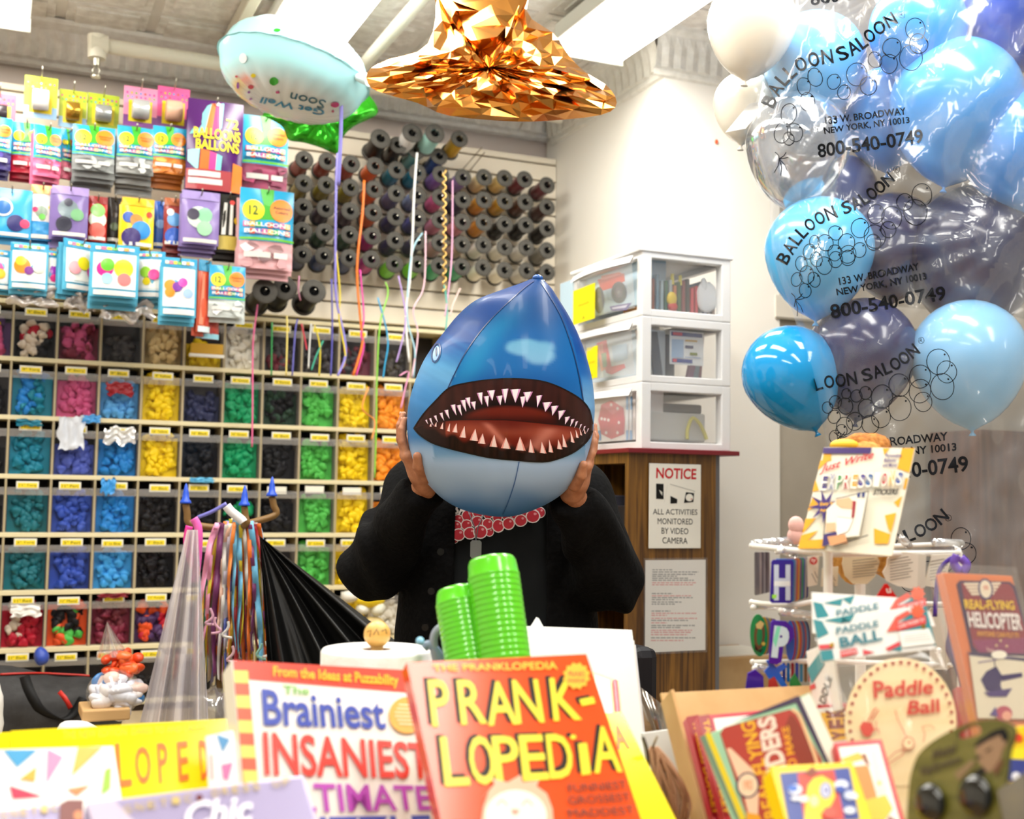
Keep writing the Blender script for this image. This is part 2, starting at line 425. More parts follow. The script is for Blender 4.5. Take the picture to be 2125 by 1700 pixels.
# white pillar and the wall that runs on to the right of it
struct(G().box((XW, 3.58, 0), (2.62, 4.56, ZC), noisy('efe8dc', 'f6f1e8', (1, 1, 1), .5)).obj('wall_pillar'))
g = G(); g.box((2.60, 3.60, 0), (4.6, 3.75, ZC), noisy('a89e8e', 'b8af9f', (2.5, 2.5, 2.5), .6))
g.box((2.60, 3.575, 2.02), (4.6, 3.60, 2.10), mat('d8d0c2', .5)); g.box((2.60, 3.572, 2.012), (4.6, 3.60, 2.02), mat('8d8577', .6))
struct(g.obj('wall_side'))
g = G(); g.ball(onY(1487, 294, 3.575), (.007, .004, .009), mat('e2501f', .5), 10, 6); tag(g.obj('wall_sticker'), 'small orange dot stuck on the white pillar beside the bagged balloons', 'sticker')
# fluorescent fixtures
def fixture(i, label):
    x, y0, y1, wd, z, e = LAMPS[i]
    t = thing('ceiling_light', label, 'light fixture', (x, (y0+y1)/2, z), 'fluorescent ceiling fixtures'); L = (y1-y0)/2
    G().box((-wd/2, -L, -.01), (wd/2, L, .05), mat('f4f2ea', .4), .006).obj('housing', t)
    G().box((-wd/2+.012, -L+.012, -.05), (wd/2-.012, L-.012, -.011), emit('fffdf4', 13.0), .012).obj('diffuser', t)
    for s in (-1, 1): G().box((-wd/2, s*L-.004, -.055), (wd/2, s*L+.004, -.005), mat('d9d9cc', .4)).obj('end_plate', t)
    for s in (-.6, .6): G().cyl((0, s*L, .04), (0, s*L, ZC-z), .008, .008, mat('d9d9cc', .4), 8).obj('hanger', t)
for i, l in enumerate(['long fluorescent ceiling light over the round foil balloon', 'long fluorescent ceiling light right of the gold foil balloon, beside the white pillar',
                       'fluorescent ceiling light cut off at the upper left, over the ribbon packs', 'rear fluorescent ceiling light above the counter',
                       'rear fluorescent ceiling light above the spinner rack', 'rear fluorescent ceiling light on the far side over the book display']): fixture(i, l)
# pipes
g = G(); pw = mat('e6dfcd', .4); a = Vector((.27, 4.26, 2.885)); b = Vector((2.05, 4.26, 2.885))
t = thing('sprinkler_pipe', 'cream sprinkler pipe with elbow running under the cornice', 'pipe')
G().cyl(a, b, .026, .026, pw, 14).obj('pipe', t)
g.cyl(a-Vector((.02, 0, 0)), a+Vector((.035, 0, 0)), .036, .036, pw, 14); g.cyl(a+Vector((0, 0, .03)), a-Vector((0, 0, .05)), .034, .03, pw, 14); g.obj('elbow', t)
g = G(); sm = mat('c9c4b4', .3, .8); g.cyl(a-Vector((0, 0, .05)), a-Vector((0, 0, .075)), .014, .012, sm, 10)
for s in (-1, 1): g.tube([a+Vector((0, 0, -.075)), a+Vector((s*.012, 0, -.09)), a+Vector((s*.008, 0, -.112))], .003, sm, 6)
g.cyl(a-Vector((0, 0, .112)), a-Vector((0, 0, .116)), .017, .017, sm, 12); g.obj('sprinkler_head', t)
for sx in (.9, 1.7): G().cyl((sx, 4.26, 2.9), (sx, 4.26, ZC), .006, .006, sm, 8).obj('hanger', t)
tag(G().cyl((1.17, 4.10, 2.90), (1.17, -.5, 2.90), .024, .024, mat('f1ebdd', .4), 14).obj('ceiling_pipe'), 'cream round pipe between the two ceiling lights, ending above the foil balloon', 'pipe')
tag(G().box((.700, 1.0, 2.95), (.74, 4.4, 3.0), mat('c3bba8', .5), .004).obj('conduit'), 'grey-beige square conduit on the ceiling left of the light over the foil balloon', 'conduit')
# slat panel on the back wall above the bins
g = G(); sl = mat('ece0cb', .5); gv = mat('3b3026', .7); z = 2.02
g.box((-.6, 4.50, 2.0), (XW, 4.56, 2.77), gv)
while z < 2.75:
    z1 = min(z+.066, 2.77); g.box((-.6, 4.455, z), (XW-.002, 4.51, z1), sl, .003); z += .0725
tag(g.obj('slat_panel'), 'cream slatted display panel on the back wall behind ribbon spools and bags', 'display panel')
cb = [onY(1168, 255, 4.44), onY(1172, 300, 4.44), onY(1166, 348, 4.44), onY(1164, 420, 4.44), onY(1162, 500, 4.44), onY(1160, 585, 4.44)]
tag(G().tube(catmull(cb, 5), .0045, mat('16130f', .5), 8).obj('cable'), 'black cable hanging down the corner beside the slatted panel', 'cable')
# ================================================================== BIN WALL
X0, PX = .045, .1435
ZR = [1.993, 1.795, 1.594, 1.393, 1.194, .998, .804, .612]
rk = thing('bin_rack', 'cream gridded rack of clear balloon bins covering the back wall', 'rack', (.8, 4.47, .6))
fr = mat('e6d9b0', .5); L0 = Vector((.8, 4.47, .6))
for z in ZR:
    G().box(Vector((X0-3*PX, YB, z-.008))-L0, Vector((X0+13*PX, 4.55, z+.008))-L0, fr, .002).obj('shelf', rk)
for i in range(-3, 14):
    x = X0+i*PX; G().box(Vector((x-.0035, YB+.002, ZR[-1]))-L0, Vector((x+.0035, 4.548, ZR[0]))-L0, mat('b5a684', .5)).obj('divider', rk)
G().box(Vector((X0-3*PX, 4.55, .6))-L0, Vector((X0+13*PX, 4.558, 2.0))-L0, mat('3a3432', .7)).obj('back_panel', rk)
# heaps of uninflated balloons: flattened teardrops piled behind the clear front
def heap_mesh(seed, fill, mats):
    r = random.Random(seed); g = G(); W, D = PX-.014, .06; H = fill
    g.box((-W/2, .035, 0), (W/2, D, H*.93), mats[0])
    n = int(26*H/.12)+8
    for k in range(n):
        z = .012+(H-.012)*((k+.5)/n); x = r.uniform(-W/2+.022, W/2-.022); y = r.uniform(.012, .03)+.01*(z/H)
        M = (Rz(r.uniform(-.4, .4)) @ Ry(r.uniform(-PI, PI)*.5) @ Rx(r.uniform(-.5, .5))).to_3x3()
        L = r.uniform(.026, .042); m = mats[0] if len(mats) == 1 else mats[min(int(nz(x*18, z*18, seed)*2.4+len(mats)/2), len(mats)-1) if r.random() < .8 else r.randrange(len(mats))]
        v = []; fs = []; nn, kk = 9, 5
        for j in range(kk+1):
            s = j/kk; rad = (math.sin(PI*s)**.75)*(.62+.38*s) if 0 < s < 1 else .06
            for i in range(nn):
                a = 2*PI*i/nn; p = Vector((rad*L*.62*math.cos(a), rad*.009*math.sin(a)+.004*math.sin(7*s+3*x), (s-.5)*L))
                q = M @ p; q += Vector((x, y, z)); q.x = max(-W/2, min(W/2, q.x)); q.y = max(.004, q.y); q.z = max(.002, q.z); v.append(q)
        fs = [(j*nn+i, j*nn+(i+1) % nn, (j+1)*nn+(i+1) % nn, (j+1)*nn+i) for j in range(kk) for i in range(nn)]
        g.add(v, fs, m, True)
    return g
CN = {'T': ('0f7f9a', 'teal'), 'P': ('c74f80', 'pink'), 'L': ('5aa6e6', 'light blue'), 'Y': ('f5d000', 'yellow'), 'N': ('262a4e', 'navy'), 'G': ('109a62', 'green'), 'K': ('17161a', 'black'),
      'D': ('1c3a28', 'dark green'), 'E': ('4fb64a', 'bright green'), 'O': ('f6931e', 'orange'), 'V': ('4a5ab4', 'periwinkle'), 'B': ('1a7fce', 'blue'), 'U': ('0d6b78', 'dark teal'), 'R': ('2c4cae', 'royal blue'),
      'S': ('3a9ade', 'sky blue'), 'W': ('efe8d8', 'white'), 'C': ('c9ad78', 'tan'), 'M': ('7a1f38', 'burgundy'), 'H': ('4a2c5a', 'purple'), 'X': ('b8122e', 'red'), 'A': ('e4511e', 'orange red'), 'Z': ('3a3638', 'charcoal'), 'Q': ('6a2430', 'maroon'), 'I': ('dccbb8', 'cream')}
ROWS = [  # columns 0..10; letters: the balloons in the bin; number: fill height in cm
    ['HYP11', 'KIX11', 'MP11', 'Z8', 'C15', 'Y8', 'W13', 'ZQ9', 'Z9', 'QZ9', 'Z9'],
    ['K9', 'TB13', 'P12', 'L12', 'Y18', 'N9', 'G14', 'DK11', 'E13', 'Y14', 'O14'],
    ['K9', 'T12', 'V10', 'B12', 'Y13', 'K11', 'G12', 'K11', 'E12', 'Y15', 'O13'],
    ['K9', 'U12', 'R12', 'B12', 'K11', 'K10', 'KG11', 'K11', 'E12', 'Y14', 'O11'],
    ['K9', 'U12', 'R12', 'S12', 'K11', 'K8', 'Z8', 'K9', 'E13', 'Y14', 'O10'],
    ['K9', 'XXI13', 'AKEA13', 'MQ13', 'HAX12', 'K8', 'K9', 'ZK9', 'YW9', 'YW12', 'W11'],
    ['K5', 'KZ8', 'K7', 'K7', 'K6', 'K6', 'K6', 'K6', 'K6', 'K6', 'K6']]
SIZ = ['9"', '9"', '16"', '11"', '5"', '11"', '11"']; SHORT = {'T': 'Turq', 'P': 'Berry', 'L': 'Blue', 'Y': 'Yellow', 'N': 'Navy', 'G': 'Green', 'K': 'Black', 'D': 'Forest', 'E': 'Lime', 'O': 'Orange', 'V': 'Peri', 'B': 'Lt Blue', 'U': 'Turq', 'R': 'Peri', 'S': 'Lt Blue', 'W': 'White', 'C': 'Tan', 'M': 'Wine', 'H': 'Purple', 'X': 'Red', 'A': 'Mixed', 'Z': 'Smoke', 'Q': 'Maroon', 'I': 'Ivory'}
ORD = ['top', 'second', 'third', 'fourth', 'fifth', 'sixth', 'lowest']
ORDC = ['first', 'second', 'third', 'fourth', 'fifth', 'sixth', 'seventh', 'eighth', 'ninth', 'tenth', 'eleventh']
binw = PX-.009
def bin_parts():
    a = G(); cp = clear('ffffff', .0, .008, .12)
    a.box((-binw/2, 0, .002), (binw/2, .0015, .148), cp)
    b = G(); db = clear('9a9496', .30, .02, .3); b.box((-binw/2, .002, .002), (-binw/2+.002, .09, .15), db); b.box((binw/2-.002, .002, .002), (binw/2, .09, .15), db); b.box((-binw/2, .09, .002), (binw/2, .092, .15), mat('3d3739', .5))
    c = G(); c.grid(lambda u, v: Vector((-binw/2+binw*u, -.0015-.006*math.sin(v*PI/2), .128+.026*v)), 1, 4, clear('f4f2f2', .26, .10, .18)); return a.mesh('front_panel'), b.mesh('side_panels'), c.mesh('lip')
BP = bin_parts(); heaps = {}
wt, yl, bk = mat('f3eedf', .5), mat('f7dc22', .5), mat('1a1a18', .6)
for j, row in enumerate(ROWS):
    for i, cell in enumerate(row):
        letters = ''.join(c for c in cell if c.isalpha()); fill = int(''.join(c for c in cell if c.isdigit()))/100*(1.16 if cell[0] not in 'KZ' else 1.08); fill = min(fill, .172)
        xc = X0+(i-.5)*PX; zb = ZR[j+1]+.008; nm = CN[letters[0]][1]
        where = '%s row from the top, %s column from the left' % (ORD[j], ORDC[i]) if j not in (0, 6) else '%s row, %s column from the left' % (ORD[j], ORDC[i])
        t = thing('clear_bin', 'clear plastic bin, %s' % where, 'bin', (xc, YB+.004, zb), 'clear balloon bins')
        for k, nme in enumerate(('front_panel', 'side_panel', 'lip')):
            o = bpy.data.objects.new(nme, BP[k]); COL.objects.link(o); o.parent = t
        dx = random.uniform(-.012, .006); dz = random.uniform(-.004, .003)
        g = G(); g.box((dx-.036, -.007, .147+dz), (dx+.036, -.0055, .174+dz), wt, .0006)
        blank = (j, i) in ((3, 7), (3, 8), (3, 9), (4, 6))
        if not blank:
            g.box((dx-.031, -.0078, .152+dz), (dx+.031, -.0068, .168+dz), yl)
            g.warp = lambda p: Vector((p.x, -.0079, p.y))
            g.text(SIZ[j]+' '+SHORT[letters[0]], rquad(dx-.026, .155+dz, dx+.026, .165+dz), bk); g.warp = None
        g.obj('label_tag', t)
        ms = [mat(CN[c][0], .5, 0, .35) for c in letters]
        me = heap_mesh(j*20+i, fill, ms).mesh('balloons'); o = bpy.data.objects.new('loose_balloons', me); COL.objects.link(o); o.location = (xc, YB+.012, zb)
        more = '' if len(letters) == 1 else ' mixed with ' + ' and '.join(dict.fromkeys(CN[c][1] for c in letters[1:] if c != letters[0])) if any(c != letters[0] for c in letters) else ''
        tag(o, '%s balloons%s heaped in a bin, %s' % (nm, more, where), 'balloons', None, 'stuff')
# bits lying over the bin fronts
def rag(name, px, Y, h, label, cat, seed=1, thick=.012):
    """a crumpled scrap of film or rubber draped over an edge"""
    x0, y0, x1, y1 = px; a = onY(x0, y1, Y); b = onY(x1, y0, Y); g = G()
    def fn(u, v):
        e = .75+.25*nz(u*3, v*3, seed); cx = (u-.5)*e+.5; cz = (v-.5)*e+.5
        return Vector((a.x+(b.x-a.x)*cx, Y-thick*(.6+nz(u*5, v*5, seed+3)), a.z+(b.z-a.z)*(cz+.25*nz(u*4, seed, 1))))
    g.grid(fn, 14, 10, h, True); m = len(g.v)
    g.grid(lambda u, v: fn(1-u, v)+Vector((0, .006, 0)), 14, 10, h, True)
    return tag(g.obj(name), label, cat)
rag('balloon_scrap', (110, 855, 185, 945), 4.385, mat('d9dde6', .4), 'crumpled white balloons spilling over the third bin row', 'balloon', 2)
rag('balloon_scrap', (165, 860, 215, 880), 4.385, mat('4a9fe0', .4), 'light blue balloon lying on the shelf edge above the third bin row', 'balloon', 3)
rag('film_scrap', (205, 885, 290, 925), 4.385, clear('ffffff', .6, .2, .1), 'crumpled clear film bag over the light blue bin of the third row', 'film', 4)
rag('balloon_scrap', (25, 870, 95, 885), 4.39, mat('0f7f9a', .4), 'flat teal balloon tucked under the shelf over the third bin row', 'balloon', 5)
rag('balloon_bag', (212, 792, 285, 822), 4.392, mat('a01c2a', .3), 'red printed balloon packet stuck among light blue balloons', 'packet', 6)
rag('balloon_scrap', (203, 990, 245, 1030), 4.385, mat('3fa0e8', .4), 'blue balloon hanging over the fourth bin row', 'balloon', 7)
rag('balloon_scrap', (385, 990, 450, 1003), 4.385, mat('69bfe6', .4), 'pale blue twisted balloon on the shelf edge behind the ribbon stand', 'balloon', 8)
rag('balloon_scrap', (195, 1229, 275, 1243), 4.385, mat('8c1026', .4), 'dark red balloon draped on the shelf over the sixth bin row', 'balloon', 9)
rag('tissue_scrap', (10, 1250, 95, 1285), 4.388, mat('f4f0ea', .6), 'white tissue lying on red balloons in the sixth bin row', 'tissue', 10)
g = G(); a = onY(392, 740, 4.38); g.box((a.x, 4.37, a.z), (a.x+.125, 4.385, a.z+.012), mat('f6f2ea', .4), .002); g.box((a.x+.005, 4.372, a.z+.012), (a.x+.12, 4.384, a.z+.05), mat('cf9f2a', .3), .002)
tag(g.obj('card_box'), 'small white and gold box in the tan bin row under hanging packs', 'box')
# ================================================================== RIBBON SPOOLS
SP = thing('ribbon_spool', 'x', 'spool')
fl = noisy('46433e', '504d47', (40, 40, 40), .85)
def spool_meshes(R, Ln):
    a = G(); a.lathe([(R*.42, 0), (R*.96, 0), (R, .002), (R, .005), (R*.96, .006), (R*.42, .006), (R*.42, 0)], fl, 24)
    a.lathe([(R*.42, .002), (R*.38, Ln*.9)], mat('0c0b0a', .8), 16); a.lathe([(0, .012), (R*.42, .012)], mat('020202', 1., 0, .0), 16)  # matte black disc in the hub hole paints in its darkness
    b = G(); b.lathe([(R*.4, Ln-.006), (R, Ln-.006), (R, Ln), (R*.4, Ln), (R*.4, Ln-.006)], fl, 24)
    c = G(); pr = [(R*.4, .006)]+[(R*.80+.0012*(k % 2), .006+(Ln-.012)*k/14) for k in range(15)]+[(R*.4, Ln-.006)]; c.lathe(pr, mat('ffffff'), 20)
    return a.mesh('front_flange'), b.mesh('rear_flange'), c.mesh('ribbon_core')
bpy.data.objects.remove(SP)
def spool(px, py, Y, R, Ln, h, label, group, me, metal=0., tilt=-.10):
    p = onY(px, py, Y); ax = Vector((0, 1, tilt)).normalized(); x = Vector((1, 0, 0)); y = ax.cross(x)
    t = thing('ribbon_spool', label, 'ribbon spool', basis(p, x, y, ax), group)
    for nme, mm in zip(('front_flange', 'rear_flange'), me[:2]):
        o = bpy.data.objects.new(nme, mm); COL.objects.link(o); o.parent = t
    k = (h, metal, me[2].name); 
    if k not in _M:
        m2 = me[2].copy(); m2.materials.clear(); m2.materials.append(mat(h, .35, metal)); _M[k] = m2
    o = bpy.data.objects.new('ribbon_core', _M[k]); COL.objects.link(o); o.parent = t
    G().cyl((0, 0, -.02), (0, 0, Ln+.03), .0022, .0022, mat('b9b4a6', .3, 1.), 8).obj('peg', t)
    return t
SM = spool_meshes(.0350, .115); SM2 = spool_meshes(.040, .12); SM3 = spool_meshes(.044, .16)
TOP = [(225, 285), (375, 295), (530, 312), (685, 325), (825, 352), (960, 368), (1110, 380), (1255, 400), (1392, 400), (1525, 405), (1655, 412), (1800, 450)]
BOT = [(212, 900), (352, 910), (515, 925), (660, 932), (810, 962), (960, 965), (1100, 975), (1247, 980), (1385, 985), (1525, 1002), (1668, 1005), (1800, 1015)]
CL = [['8a2018', '9a2a20', 'a5322c', 'e0641a', '12809c', '12809c', '8a62b0', '9a80bc', 'efd9a0', 'ecd08a', '7a2a38', '6e2630'],
      ['8c7c10', '9a8c14', '9a8c14', 'e0641a', '5a5a86', '8290b8', 'd6588c', '20284a', 'd8942a', 'd0a02a', '5a3020', '54302a'],
      ['3a2244', '3a2244', '442a44', 'e0641a', '28285c', '4a4a8a', 'c87890', 'd49096', 'cf8a26', '1a1818', '1a1616', '221c1c'],
      ['1a1a1e', '144c30', '144c30', 'b0207c', '1c2050', '20244c', 'd69aa4', 'c8a090', 'e9e2d6', 'e4dccc', 'd6d0c6', '8a8478'],
      ['182a54', '1c3468', '1c3468', 'b0207c', '6cc41e', '74c822', '2a9a68', '2a9a68', 'e9e2d0', 'e4ddcc', 'b8b2a6', '3a3836']]
CNM = {0: ['dark red', 'brick red', 'brick red', 'orange', 'teal', 'teal', 'violet', 'lilac', 'cream', 'cream', 'maroon', 'maroon'], 1: ['olive', 'olive yellow', 'olive yellow', 'orange', 'slate purple', 'slate blue', 'pink', 'navy', 'gold', 'gold', 'brown', 'brown'],
       2: ['dark purple', 'dark purple', 'plum', 'orange', 'indigo', 'indigo', 'dusty pink', 'rose', 'gold', 'black', 'black', 'black'], 3: ['black', 'dark green', 'dark green', 'magenta', 'navy', 'navy', 'pale rose', 'tan', 'white', 'white', 'silver grey', 'grey'],
       4: ['navy', 'royal navy', 'royal navy', 'magenta', 'lime green', 'lime green', 'sea green', 'sea green', 'white', 'white', 'grey', 'charcoal']}
ORDC12 = ORDC+['twelfth']
for j in range(5):
    for i in range(12):
        x = TOP[i][0]+(BOT[i][0]-TOP[i][0])*j/4; y = TOP[i][1]+(BOT[i][1]-TOP[i][1])*j/4
        spool(560+x*.32, 240+y*.32, 4.285, .0325, .13, CL[j][i], '%s ribbon spool, %s row down and %s from the left in the spool block' % (CNM[j][i], ('top', 'second', 'third', 'fourth', 'bottom')[j], ORDC12[i]), 'curling ribbon spools', SM)
for k, (x, y, Y, h, l) in enumerate([(790, 287, 4.24, '2a2622', 'black ribbon spool at the left end of the raised row'), (856, 275, 4.22, 'ece7e2', 'white ribbon spool in the raised row above the spool block'), (903, 276, 4.19, 'a3d2c8', 'mint green ribbon spool with a large hub, in the raised row'),
                                     (954, 288, 4.23, 'c0952c', 'gold ribbon spool at the right end of the raised row'), (826, 300, 4.28, '33241c', 'dark brown ribbon spool behind the white one in the raised row'), (866, 312, 4.30, '7fb0a8', 'grey green ribbon spool below the mint one in the raised row'),
                                     (912, 324, 4.30, '2c4a80', 'blue ribbon spool below the gold one in the raised row')]):
    spool(x, y, Y, .035, .13, h, l, None, SM2 if k < 3 else SM, .0, -.22)
for x, y, Y, l in [(550, 604, 4.12, 'large black ribbon spool nearest the blue packs, low on the panel'), (592, 598, 4.16, 'middle large black ribbon spool low on the panel'), (652, 604, 4.12, 'large black ribbon spool at the right of three low on the panel')]:
    spool(x, y, Y, .044, .16, '0d0c0c', l, None, SM3, 0, -.16)
for k, (x0, y0, x1, y1) in enumerate([(960, 352, 1000, 306), (975, 354, 1006, 316), (790, 318, 806, 300), (1076, 270, 1084, 255)]):
    tag(G().tube([onY(x0, y0, 4.45), onY(x1, y1, 4.25)], .0022, mat('a89a84', .3, 1.), 6).obj('display_hook'), ['bare metal peg above the spool block, left of two', 'bare metal peg above the spool block, right of two', 'bare metal peg beside the raised black spool', 'bare metal peg under the gold foil balloon'][k], 'hook')
# hanging ribbon ends
def rpx(L): return [(560+x*.32, 240+y*.32) for x, y in L]
RB = [('8f86d8', 'violet', [(440, 225), (430, 450), (425, 900), (430, 1180), (480, 1420), (490, 1560), (440, 1688)], 'left of the orange ribbon'), ('f07a28', 'orange', [(612, 420), (600, 640), (565, 1000), (590, 1350), (600, 1480), (540, 1688)], 'falling from the orange spools'),
      ('ecebe6', 'white', [(955, 240), (935, 520), (925, 800), (905, 1090), (880, 1300), (905, 1600)], 'falling from the mint spool'), ('dfa9c8', 'lilac pink', [(1185, 420), (1180, 900), (1150, 1200), (1135, 1300)], 'right of the zigzag gold ribbon'),
      ('e6cf3c', 'yellow', [(430, 880), (455, 1150), (450, 1320), (490, 1550), (470, 1640)], 'beside the violet ribbon'), ('e24ba8', 'magenta', [(585, 1000), (610, 1300), (590, 1420), (610, 1500), (560, 1688)], 'beside the orange ribbon'),
      ('8fd24a', 'lime', [(750, 1080), (765, 1160), (715, 1350), (695, 1688), (690, 2000), (680, 2350)], 'falling from the lime spools to the bins'), ('a9d4e2', 'pale blue', [(990, 760), (920, 900), (890, 1290), (940, 1520), (930, 1700)], 'crossing the white ribbon'),
      ('edc3cf', 'pale pink', [(1010, 750), (1000, 1100), (930, 1260), (960, 1420), (920, 1700)], 'left of the lilac pink ribbon'), ('e8c8c0', 'blush', [(1235, 1120), (1190, 1220), (1170, 1300)], 'short, under the sea green spools'), ('4fb7a8', 'mint', [(1130, 1090), (1150, 1250), (1140, 1400)], 'short, behind the shark balloon top'),
      ('2f9ed0', 'turquoise', [(700, 1180), (765, 1440), (745, 1620), (735, 1700)], 'over the ninth bin column'), ('5a58b0', 'indigo', [(400, 1060), (405, 1400), (395, 1688)], 'over the seventh bin column'), ('6a68b8', 'dusty violet', [(180, 1320), (165, 1400), (145, 1688)], 'over the eighth bin column'),
      ('2f8a4a', 'green', [(15, 1340), (12, 1500), (10, 1688)], 'over the seventh bin column left side'), ('ecd77a', 'pale yellow', [(110, 1300), (112, 1450), (105, 1688)], 'left of the dusty violet ribbon'), ('c43a4a', 'red', [(205, 1350), (225, 1440), (240, 1520)], 'short, between violet and silver ribbons'), ('d8d8d4', 'silver', [(268, 1350), (258, 1480), (250, 1640)], 'beside the red ribbon'),
      ('d6c23c', 'mustard', [(290, 1360), (325, 1500), (320, 1688)], 'right of the silver ribbon'), ('3aa68a', 'sea green', [(345, 1460), (300, 1560), (270, 1650)], 'crossing the mustard ribbon'), ('f3a8c4', 'rose', [(190, 1040), (185, 1130), (200, 1200)], 'short, by the large black spools'), ('b79ad8', 'lavender', [(835, 1040), (880, 1290), (860, 1450), (820, 1600)], 'over the tenth bin column'),
      ('e86c9c', 'hot pink', [(-62, 1110), (-92, 1320), (-110, 1500), (-112, 1900), (-116, 2150)], 'hanging in front of the green bins'), ('e59ac0', 'soft pink', [(840, 1688), (900, 1660), (880, 1760), (850, 1900)], 'curled at the shark balloon edge'), ('f09a50', 'apricot', [(640, 1760), (600, 1900), (680, 1980), (660, 2100)], 'tangled over the ninth bin column')]
for h, n, L, wh in RB:
    q = rpx(L); P = [onY(*q[0], 4.30), onY(*q[0], 4.24)]+[onY(x, y, 4.17) for x, y in smooth2(q, 5)]
    tag(G().strip(P, .0085 if n in ('orange', 'violet', 'white') else .0058, mat(h, .3), None, .0003).obj('curling_ribbon'), '%s curling ribbon hanging from the spools, %s' % (n, wh), 'ribbon', 'hanging curling ribbons')
z = []
for k in range(60): z.append(onY(560+(1132+8*(-1) ** (k//2))*.32, 240+(350+13.5*k)*.32, 4.17))
tag(G().strip(catmull(z, 2), .007, mat('d8ad62', .25, .6), None, .0003).obj('curling_ribbon'), 'zigzag crimped gold ribbon hanging down the middle of the spool block', 'ribbon', 'hanging curling ribbons')
# ================================================================== HANGING PACKS ON THE LEFT
filmc = clear('ffffff', .05, .10, .12)
def pack(px, Y, spec, label, cat='balloon pack', yaw=0., behind=0, name='balloon_pack', bulge=.012, group=None, hook=True, glossy=.22):
    """a hanging pack: printed pouch with a bulging front; spec = (background, [shapes], content colour or None)"""
    c = Card.wall(*px, Y, yaw); w, h = c.w, c.h; bg, shapes, content = spec; sd = random.random()*50
    def bz(x, y):
        u, v = x/w, y/h; e = max(0, math.sin(PI*min(max(u, 0), 1)))**.6
        return bulge*e*(.15+.85*math.sin(PI*min(max(1-v, 0), 1)*.8)) + .004*e*nz(u*3, v*4, sd)
    t = thing(name, label, cat, c.M, group)
    g = G(); N, K = 10, 14; cv = .34 if content else -1
    rows = []
    for lo, hi, m in ([(0, cv, mat(content, .35)), (cv, 1, mat(bg, glossy))] if content else [(0, 1, mat(bg, glossy))]):
        g.grid(lambda u, v: Vector((w*u, h*(lo+(hi-lo)*v), bz(w*u, h*(lo+(hi-lo)*v)) + (.004*nz(u*7, v*5, sd+9) if hi < .5 else 0))), N, K, m)
    mb = mat(content or bg, .4); g.grid(lambda u, v: Vector((w*(1-u), h*v, -.003-.25*bz(w*u, h*v))), N, 4, mb)
    a = g; a.warp = lambda p: Vector((p.x, p.y, bz(p.x, p.y)+.0022+p.z))
    lay = 0
    for s in shapes:
        lay += 1; z = .0003*lay; k = s[0]; m = mat(s[-1], glossy+.1)
        if k == 'c':
            v = [(s[1]*w, s[2]*h, z)]+[(s[1]*w+s[3]*w*q/3*math.cos(PI*i/9), s[2]*h+s[3]*w*q/3*math.sin(PI*i/9), z) for q in (1, 2, 3) for i in range(18)]; v = [Vector((min(max(x, 0), w), min(max(y, 0), h), zz)) for x, y, zz in v]
            a.add(v, [(0, 1+i, 1+(i+1) % 18) for i in range(18)]+[(1+18*q+i, 19+18*q+i, 19+18*q+(i+1) % 18, 1+18*q+(i+1) % 18) for q in (0, 1) for i in range(18)], m)
        elif k == 'r': 
            for q in range(4): a.flat(rect((s[1]+(s[3]-s[1])*q/4)*w, s[2]*h, (s[1]+(s[3]-s[1])*(q+1)/4)*w, s[4]*h), m, z)
        elif k == 't': a.text(s[1], rquad(s[2]*w, s[3]*h, s[4]*w, s[5]*h), m, z, .02)
        elif k == 'p': a.flat([(x*w, y*h) for x, y in s[1]], m, z)
    a.warp = None; g.obj('pouch', t)
    if hook:
        G().tube([(w/2, h-.012, -.10), (w/2, h-.012, bz(w/2, h)+.018), (w/2, h+.004, bz(w/2, h)+.030)], .0024, mat('8d877c', .3, 1.), 8).obj('hook', t)
    for k in range(behind):
        b = G(); dx = random.uniform(-.006, .006); dz = -random.uniform(.004, .02)-.012*k; mc = mat(content or bg, .35)
        b.grid(lambda u, v: Vector((w*u, h*v, .7*bz(w*u, h*v)+.003*nz(u*6, v*6, sd+k))), 8, 10, mc); b.grid(lambda u, v: Vector((w*(1-u), h*v, -.003)), 8, 3, mc)
        o = b.obj(name, None, c.M @ T((dx, dz, -.02*(k+1))))
        tag(o, ' '.join(label.split(',')[0].split()[:9])+', spare tucked behind', cat, 'spares behind the '+label.split(',')[0])
    return t
OR8 = ['e83a8a', 'f6b21a', '3ab04a', '2a9ad8', 'e8502a', '8a4ab0']
def std(content, two=True, bg='2fa6d6'):
    s = [('p', [(.36, 1), (.62, 1), (.60, .78), (.74, .62), (.30, .60), (.42, .80)], '3fb02a'), ('c', .24, .72, .20, 'e8d41e'), ('c', .76, .74, .22, 'f08a1e'), ('t', '12', .16, .66, .32, .78, '2a5a2a'),
         ('t', 'Assorted', .6, .755, .92, .79, '5a3010'), ('t', 'Colors', .64, .70, .88, .735, '5a3010')]
    for r in range(2 if two else 1):
        for k in range(8): s.append(('r', .06+.11*k, .51-.09*r, .155+.11*k, .575-.09*r, OR8[(k+r*3) % 6]))
        s.append(('t', 'BALLOONS' if r == 0 else 'BALLONS', .08, .52-.09*r, .92, .568-.09*r, 'f4f2e4'))
    cr = [int(content[i:i+2], 16) for i in (0, 2, 4)]; rg = random.Random(content)
    for k in range(7):
        q = rg.uniform(.55, 1.4); h = '%02x%02x%02x' % tuple(min(255, int(v*q)) for v in cr); x, y = rg.uniform(.1, .9), rg.uniform(.05, .30); s.append(('p', [(min(max(x+rg.uniform(.05, .2)*math.cos(a), .01), .99), min(max(y+rg.uniform(.03, .09)*math.sin(a), .01), .34)) for a in (0, .9, 1.8, 2.7, 3.6, 4.5, 5.4)], h))
    s += [('r', 0, .345, 1, .375, '66b82e'), ('r', .08, .13, .56, .20, 'd9d6d0'), ('r', .62, .13, .88, .20, 'e6e2dc')]
    return (bg, s, content)
